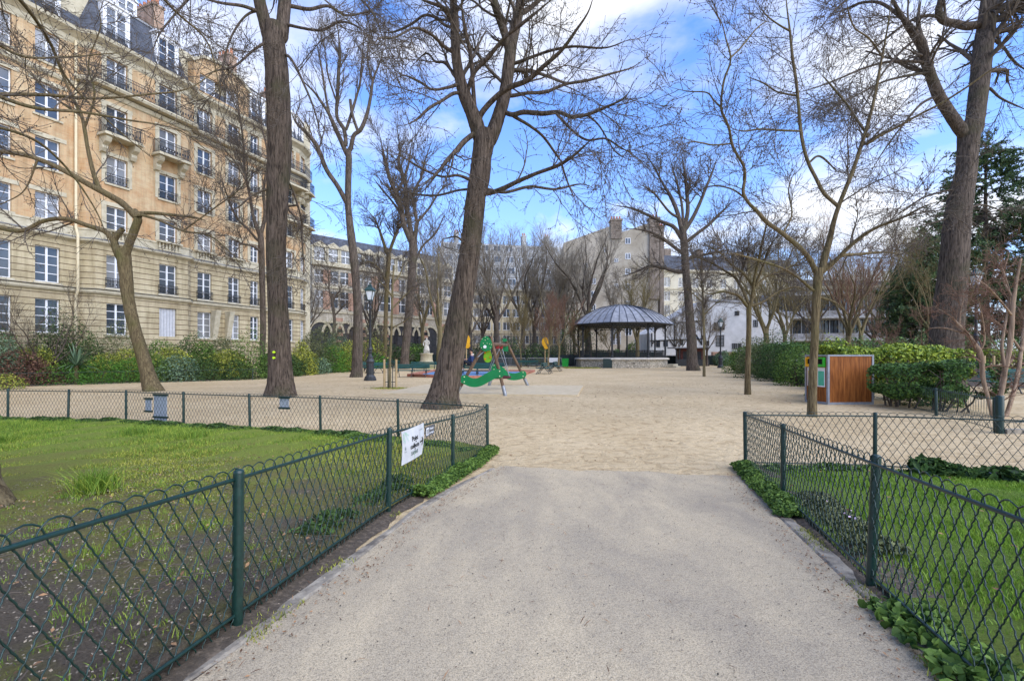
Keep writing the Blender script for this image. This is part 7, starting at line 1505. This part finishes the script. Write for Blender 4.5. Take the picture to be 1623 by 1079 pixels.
skin('hair', [(.12, 0, 1.68), (.10, 0, 1.79), (.03, 0, 1.84), (-.02, 0, 1.825)], [(0, 1), (1, 2), (2, 3)], [(.08, .095), (.105, .11), (.09, .10), (.055, .07)], m_hair, PE)
mb = MB(); mb.lathe([(.001, -.014), (.014, -.01), (.018, 0), (.012, .02), (.001, .028)], 8, (-.035, 0, 1.69)); mb.build('nose', m_skin, PE, True)
for s in (-1, 1):
    mb = MB(); mb.lathe([(.001, -.009), (.009, 0), (.001, .009)], 8, (-.018, s*.032, 1.715)); mb.build('eye', m_hair, PE, True)
    mb = MB(); mb.lathe([(.001, -.03), (.014, -.01), (.016, .012), (.001, .03)], 8, (.06, s*.083, 1.70)); mb.build('ear', m_skin, PE, True)
mb = MB(); mb.b2(-.036, -.022, -.02, .02, 1.648, 1.656); mb.build('mouth', mat('lips', (.4, .14, .11)), PE)
def hand(cx_, cy_, cz_, dirv, nm='hand'):
    d_ = Vector(dirv).normalized(); sd = d_.cross(Vector((0, 0, 1))).normalized(); h_ = MB(); p0 = Vector((cx_, cy_, cz_)); up_ = sd.cross(d_)
    h_.tube([p0, p0+d_*.04, p0+d_*.085], [.022, .036, .034], 8)
    for k, l in enumerate((.06, .072, .075, .068)): b = p0+d_*.08+sd*(k-1.5)*.019; h_.tube([b, b+d_*l*.55-up_*.006, b+d_*l*.8-up_*.03], [.0095, .009, .007], 6)
    b = p0+d_*.03-sd*.03; h_.tube([b, b+d_*.03-sd*.025, b+d_*.055-sd*.03-up_*.01], [.012, .0105, .008], 6); return h_.build(nm, m_skin, PE, True)
hand(.16, -.2, .885, (.7, -.2, -.25)); hand(-.32, .13, 1.2, (-.8, -.1, -.3))
# ================================================================ BIN SHELTER
Yb = 14.2; c0 = Vector(((1311-U0)/F*Yb, Yb, 0)); c1 = Vector(((1384-U0)/F*14.35, 14.35, 0)); ang = math.atan2(c1.y-c0.y, c1.x-c0.x); W_ = (c1-c0).length
BX = thing('bin_shelter', 'brown timber clad bin shelter with a grey metal frame behind the slim near tree', 'bin shelter', tuple(c0), ang)
m_pl = mat('varnished_planks', (.17, .05, .010), (.36, .125, .028), 5, st=(3, 3, .35), rough=.6, spec=.2, bump=.2, c3=(.26, .083, .017)); m_fr = mat('galvanised_frame', (.24, .25, .26), (.33, .34, .355), 8, rough=.6, metal=.1)
D_ = .88; Hh = 1.5; mb = MB(); npl = 8
for k in range(npl): mb.b2(.06+(W_-.12)*k/npl+.003, .06+(W_-.12)*(k+1)/npl-.003, -.012, .012, .07, Hh-.05)
mb.build('plank_panel', m_pl, BX)
mb = MB(); mb.b2(0, .059, -.03, .03, 0, Hh); mb.b2(W_-.059, W_, -.03, .03, 0, Hh); mb.b2(.06, W_-.06, -.025, .025, 0, .069); mb.b2(.06, W_-.06, -.025, .025, Hh-.049, Hh); mb.b2(-.001, .058, .031, D_, Hh-.05, Hh); mb.b2(-.001, .058, .031, D_, 0, .07); mb.b2(0, .058, D_, D_+.06, 0, Hh); mb.b2(0, .058, .44, .48, .07, Hh-.05); mb.build('metal_frame', m_fr, BX)
for sgn, x_ in ((1, .02), (-1, W_-.03)):
    mb = MB(); nn_ = 12
    for k in range(nn_): 
        y0_, y1_ = .035+(D_-.05)*k/nn_+.003, .035+(D_-.05)*(k+1)/nn_-.003
        mb.b2(x_-.01, x_+.012, y0_, y1_, .07, Hh-.05)
    mb.build('plank_panel', m_pl, BX)
mb = MB(); mb.b2(.03, W_-.03, .03, D_, Hh-.045, Hh-.02); mb.build('lid', m_fr, BX); m_gb = mat('bin_opening_green', (.03, .36, .02), (.05, .42, .04), 4, rough=.4); m_yb = mat('bin_opening_yellow', (.8, .38, .01), (.85, .45, .02), 4, rough=.4); m_blk = mat('black_void', (.008, .008, .008))
for y_, mt_, nm in ((.235, m_gb, 'green_opening'), (.66, m_yb, 'yellow_opening')):
    mb = MB(); mb.b2(-.07, .005, y_-.17, y_+.17, 1.13, 1.21); mb.b2(-.07, .005, y_-.17, y_+.17, 1.37, 1.42); mb.b2(-.07, .005, y_-.17, y_-.12, 1.211, 1.369); mb.b2(-.07, .005, y_+.12, y_+.17, 1.211, 1.369); a = mb.build(nm, mt_, BX); mb = MB(); mb.b2(-.02, -.001, y_-.12, y_+.12, 1.21, 1.37); mb.build('slot', m_blk, a)
for y_, mt_ in ((.235, mat('poster_green', (.08, .42, .26), (.12, .5, .32), 4)), (.66, mat('poster_yellow', (.75, .5, .08), (.8, .55, .1), 4))):
    mb = MB(); mb.b2(-.006, .004, y_-.15, y_+.15, .52, 1.11); a = mb.build('poster', m_white, BX); mb = MB(); mb.b2(-.010, -.0062, y_-.12, y_+.12, .56, 1.0); pa = mb.build('poster_colour', mt_, a)
    
def text(body, size, mt, parent, M, name='lettering', ext=.0006, align='CENTER', bold=0.0):
    cu = bpy.data.curves.new(name, 'FONT'); cu.body = body; cu.size = size; cu.align_x = align; cu.extrude = ext; cu.offset = bold
    o = bpy.data.objects.new(name, cu); COL.objects.link(o); dg = bpy.context.evaluated_depsgraph_get(); m2 = bpy.data.meshes.new_from_object(o.evaluated_get(dg)); bpy.data.objects.remove(o)
    m2.materials.clear(); m2.materials.append(mt); q = bpy.data.objects.new(name, m2); COL.objects.link(q); q.parent = parent; q.matrix_local = M; return q, m2
# ================================================================ NOTICES ON THE FENCE
def fpt(Y): x = float(np.interp(Y, [p[1] for p in FL], [p[0] for p in FL])); return Vector((x, Y, gz(Y)))
ya, yb_ = 4.20, 4.69; pa, pb = fpt(ya), fpt(yb_); dv = (pb-pa); dv.z = 0; w_ = dv.length; dv.normalize(); nrm = Vector((dv.y, -dv.x, 0))
NS = thing('notice', 'white weathered notice with an arrow, tied to the left fence', 'sign', tuple(pa+nrm*.03), math.atan2(dv.y, dv.x))
def bow(x, z):   # outward bulge of the sheet
    f_ = x/w_; g = (z-.40)/.28; return -.02-.02*math.sin(math.pi*min(max(f_, 0), 1))*(.45+.55*math.sin(math.pi*min(max(g, 0), 1)))
def shear(x, z): return z+.012*(x/w_)
mb = MB(); n = 14; v = []; f = []
for s in (0, .003):
    for j in range(n+1):
        for i in range(n+1):
            x_ = w_*i/n; z_ = .385+.30*j/n; xx = x_*(1-.09*(1-j/n)*(i/n)+.06*math.sin(math.pi*j/n)*(i/n)) + .02*math.sin(math.pi*j/n)*(1-i/n); v.append((xx, bow(x_, z_)+s, shear(x_, z_)))
for s in range(2):
    for j in range(n):
        for i in range(n): p_ = s*(n+1)**2+j*(n+1)+i; f.append([p_, p_+1, p_+n+2, p_+n+1])
mb.add(v, f); mb.build('board', mat('weathered_white', (.44, .44, .43), (.55, .55, .545), 9, rough=.6), NS, True)
m_ink = mat('black_ink', (.02, .02, .02)); m_inkg = mat('green_ink', (.12, .42, .2), (.25, .55, .33), 30); m_inkf = mat('faded_ink', (.16, .2, .18)); m_inkl = mat('grey_ink', (.5, .52, .52))
def on_board(body, size, x_, z_, mt, bold=0.0, ang_=0):
    q, me = text(body, size, mt, NS, Matrix.Identity(4), bold=bold)
    for vv in me.vertices:
        lx, lz = vv.co.x, vv.co.y; c_, s_ = math.cos(ang_), math.sin(ang_); X_ = x_+lx*c_-lz*s_; Z_ = z_+lx*s_+lz*c_; vv.co = (X_, bow(X_, Z_)-.003+vv.co.z, shear(X_, Z_))
on_board('Point', .062, .25, .565, m_ink, .0012); on_board('de', .02, .27, .545, m_ink, .0004); on_board('collecte', .060, .25, .498, m_ink, .0012); on_board('de', .022, .25, .478, m_ink, .0004); on_board('SAPINS', .048, .25, .436, m_inkf, .0008)
on_board('\u2192', .001, .4, .5, m_ink)
def on_shape(polys, mt, nm):
    mb = MB()
    for pl in polys: mb.addl([(x_, bow(x_, z_)-.004, shear(x_, z_)) for x_, z_ in pl], [list(range(len(pl)))])
    mb.build(nm, mt, NS)
on_shape([[(.375, .513), (.46, .513), (.46, .529), (.375, .529)], [(.425, .555), (.437, .565), (.478, .527), (.466, .516)], [(.425, .486), (.437, .476), (.478, .516), (.466, .527)]], m_ink, 'arrow')
fir = []
for cx2, cz2, a0, n2 in ((.03, .665, -1.2, 9), (.05, .67, -.5, 8), (.06, .665, -.95, 9), (.035, .66, -1.5, 7), (.49, .66, -1.9, 5), (.25, .392, 1.7, 5)):
    for k in range(n2):
        bx2, bz2 = cx2+math.cos(a0)*k*.011, cz2+math.sin(a0)*k*.011
        for s in (-1, 1):
            a = a0+s*.7; l = .022; px_, pz_ = bx2+math.cos(a)*l, bz2+math.sin(a)*l
            if .39 < pz_ < .68 and .0 < px_ < w_-.02: fir.append([(bx2, bz2), (bx2+.003, bz2-.002), (px_, pz_)])
on_shape(fir, m_inkg, 'fir_sprigs'); on_shape([[(.375, .56), (.45, .56), (.45, .62), (.375, .62)]], m_inkl, 'grey_block'); on_shape([[(.37, .634), (.45, .634), (.45, .640), (.37, .640)], [(.045, .49), (.085, .49), (.085, .494), (.045, .494)], [(.055, .51), (.075, .51), (.065, .545)]], m_inkf, 'small_marks')
# small dark plate
ya2 = 4.80; pa = fpt(ya2); PLt = thing('fence_plate', 'small dark grey plate with white lettering, next to the white notice', 'sign', tuple(pa+nrm*.02), math.atan2(dv.y, dv.x))
mb = MB(); mb.b2(0, .235, -.006, 0, .565, .665); mb.build('plate', mat('dark_grey_plate', (.07, .075, .08), (.1, .105, .11), 6, rough=.4), PLt)
Mx = lambda x_, z_: Matrix.Translation((x_, -.0072, z_))@Matrix.Rotation(R(90), 4, 'X')
text('Pelouse', .032, m_white, PLt, Mx(.155, .625)); text('au repos', .031, m_white, PLt, Mx(.155, .585))
mb = MB(); mb.b2(.014, .078, -.0085, -.0062, .58, .652); ic = mb.build('icon', m_white, PLt); mb = MB()
for k in range(3): mb.b2(.024+k*.018, .033+k*.018, -.0095, -.0086, .588, .64)
mb.build('icon_strokes', m_blk, ic)
# grey clip boards on the back fence
m_gb2 = mat('grey_sheet', (.38, .39, .41), (.46, .47, .49), 7, rough=.85, spec=.1)
for (u, v0_, v1_, wpx, lab) in ((231, 632, 652, 13, 'small grey panel with dark end strips hanging on the back fence'), (250, 626, 668, 28, 'large grey panel with dark bars hanging on the back fence beside the smaller one'), (447, 630, 647, 17, 'grey panel hanging on the back fence below the tall straight trunk')):
    xs_ = [p[0] for p in sorted(BL)]; ys_ = [p[1] for p in sorted(BL)]; Yq = 9.5
    for _ in range(20): Yq = float(np.interp(at_u(u, Yq), xs_, ys_))
    sc_ = Yq/F; zt, zb_ = EYE-(v0_-V0)*sc_, EYE-(v1_-V0)*sc_; wv = wpx*sc_; j = np.searchsorted(xs_, at_u(u, Yq)); aa = math.atan2(ys_[j]-ys_[j-1], xs_[j]-xs_[j-1])
    o = thing('hanging_panel', lab, 'panel', (at_u(u, Yq)+.02, Yq+.05, 0), aa); mb = MB(); mb.b2(-wv/2, wv/2, -.005, .005, zb_, zt); mb.build('sheet', m_gb2, o)
    for z_ in (zb_ if wpx < 20 else zb_+.09, zt): mb = MB(); mb.b2(-wv/2-.02, wv/2+.02, -.02, .02, z_-.02, z_+.02); mb.build('dark_bar', m_greend, o)
# stakes behind right shrub
for x_, lab in ((1560, 'wooden stake left of the slim stem near the right bench'), (1575, 'wooden stake just right of the slim stem near the right bench')):
    mb = MB(); mb.tube([(0, 0, -.1), (0, 0, 1.45)], .05, 8); o = mb.build('wooden_stake', m_stk, None, True); o.location = (at_u(x_, 22.6), 22.6, 0); tag(o, lab, 'stake', 'wooden tree stakes')
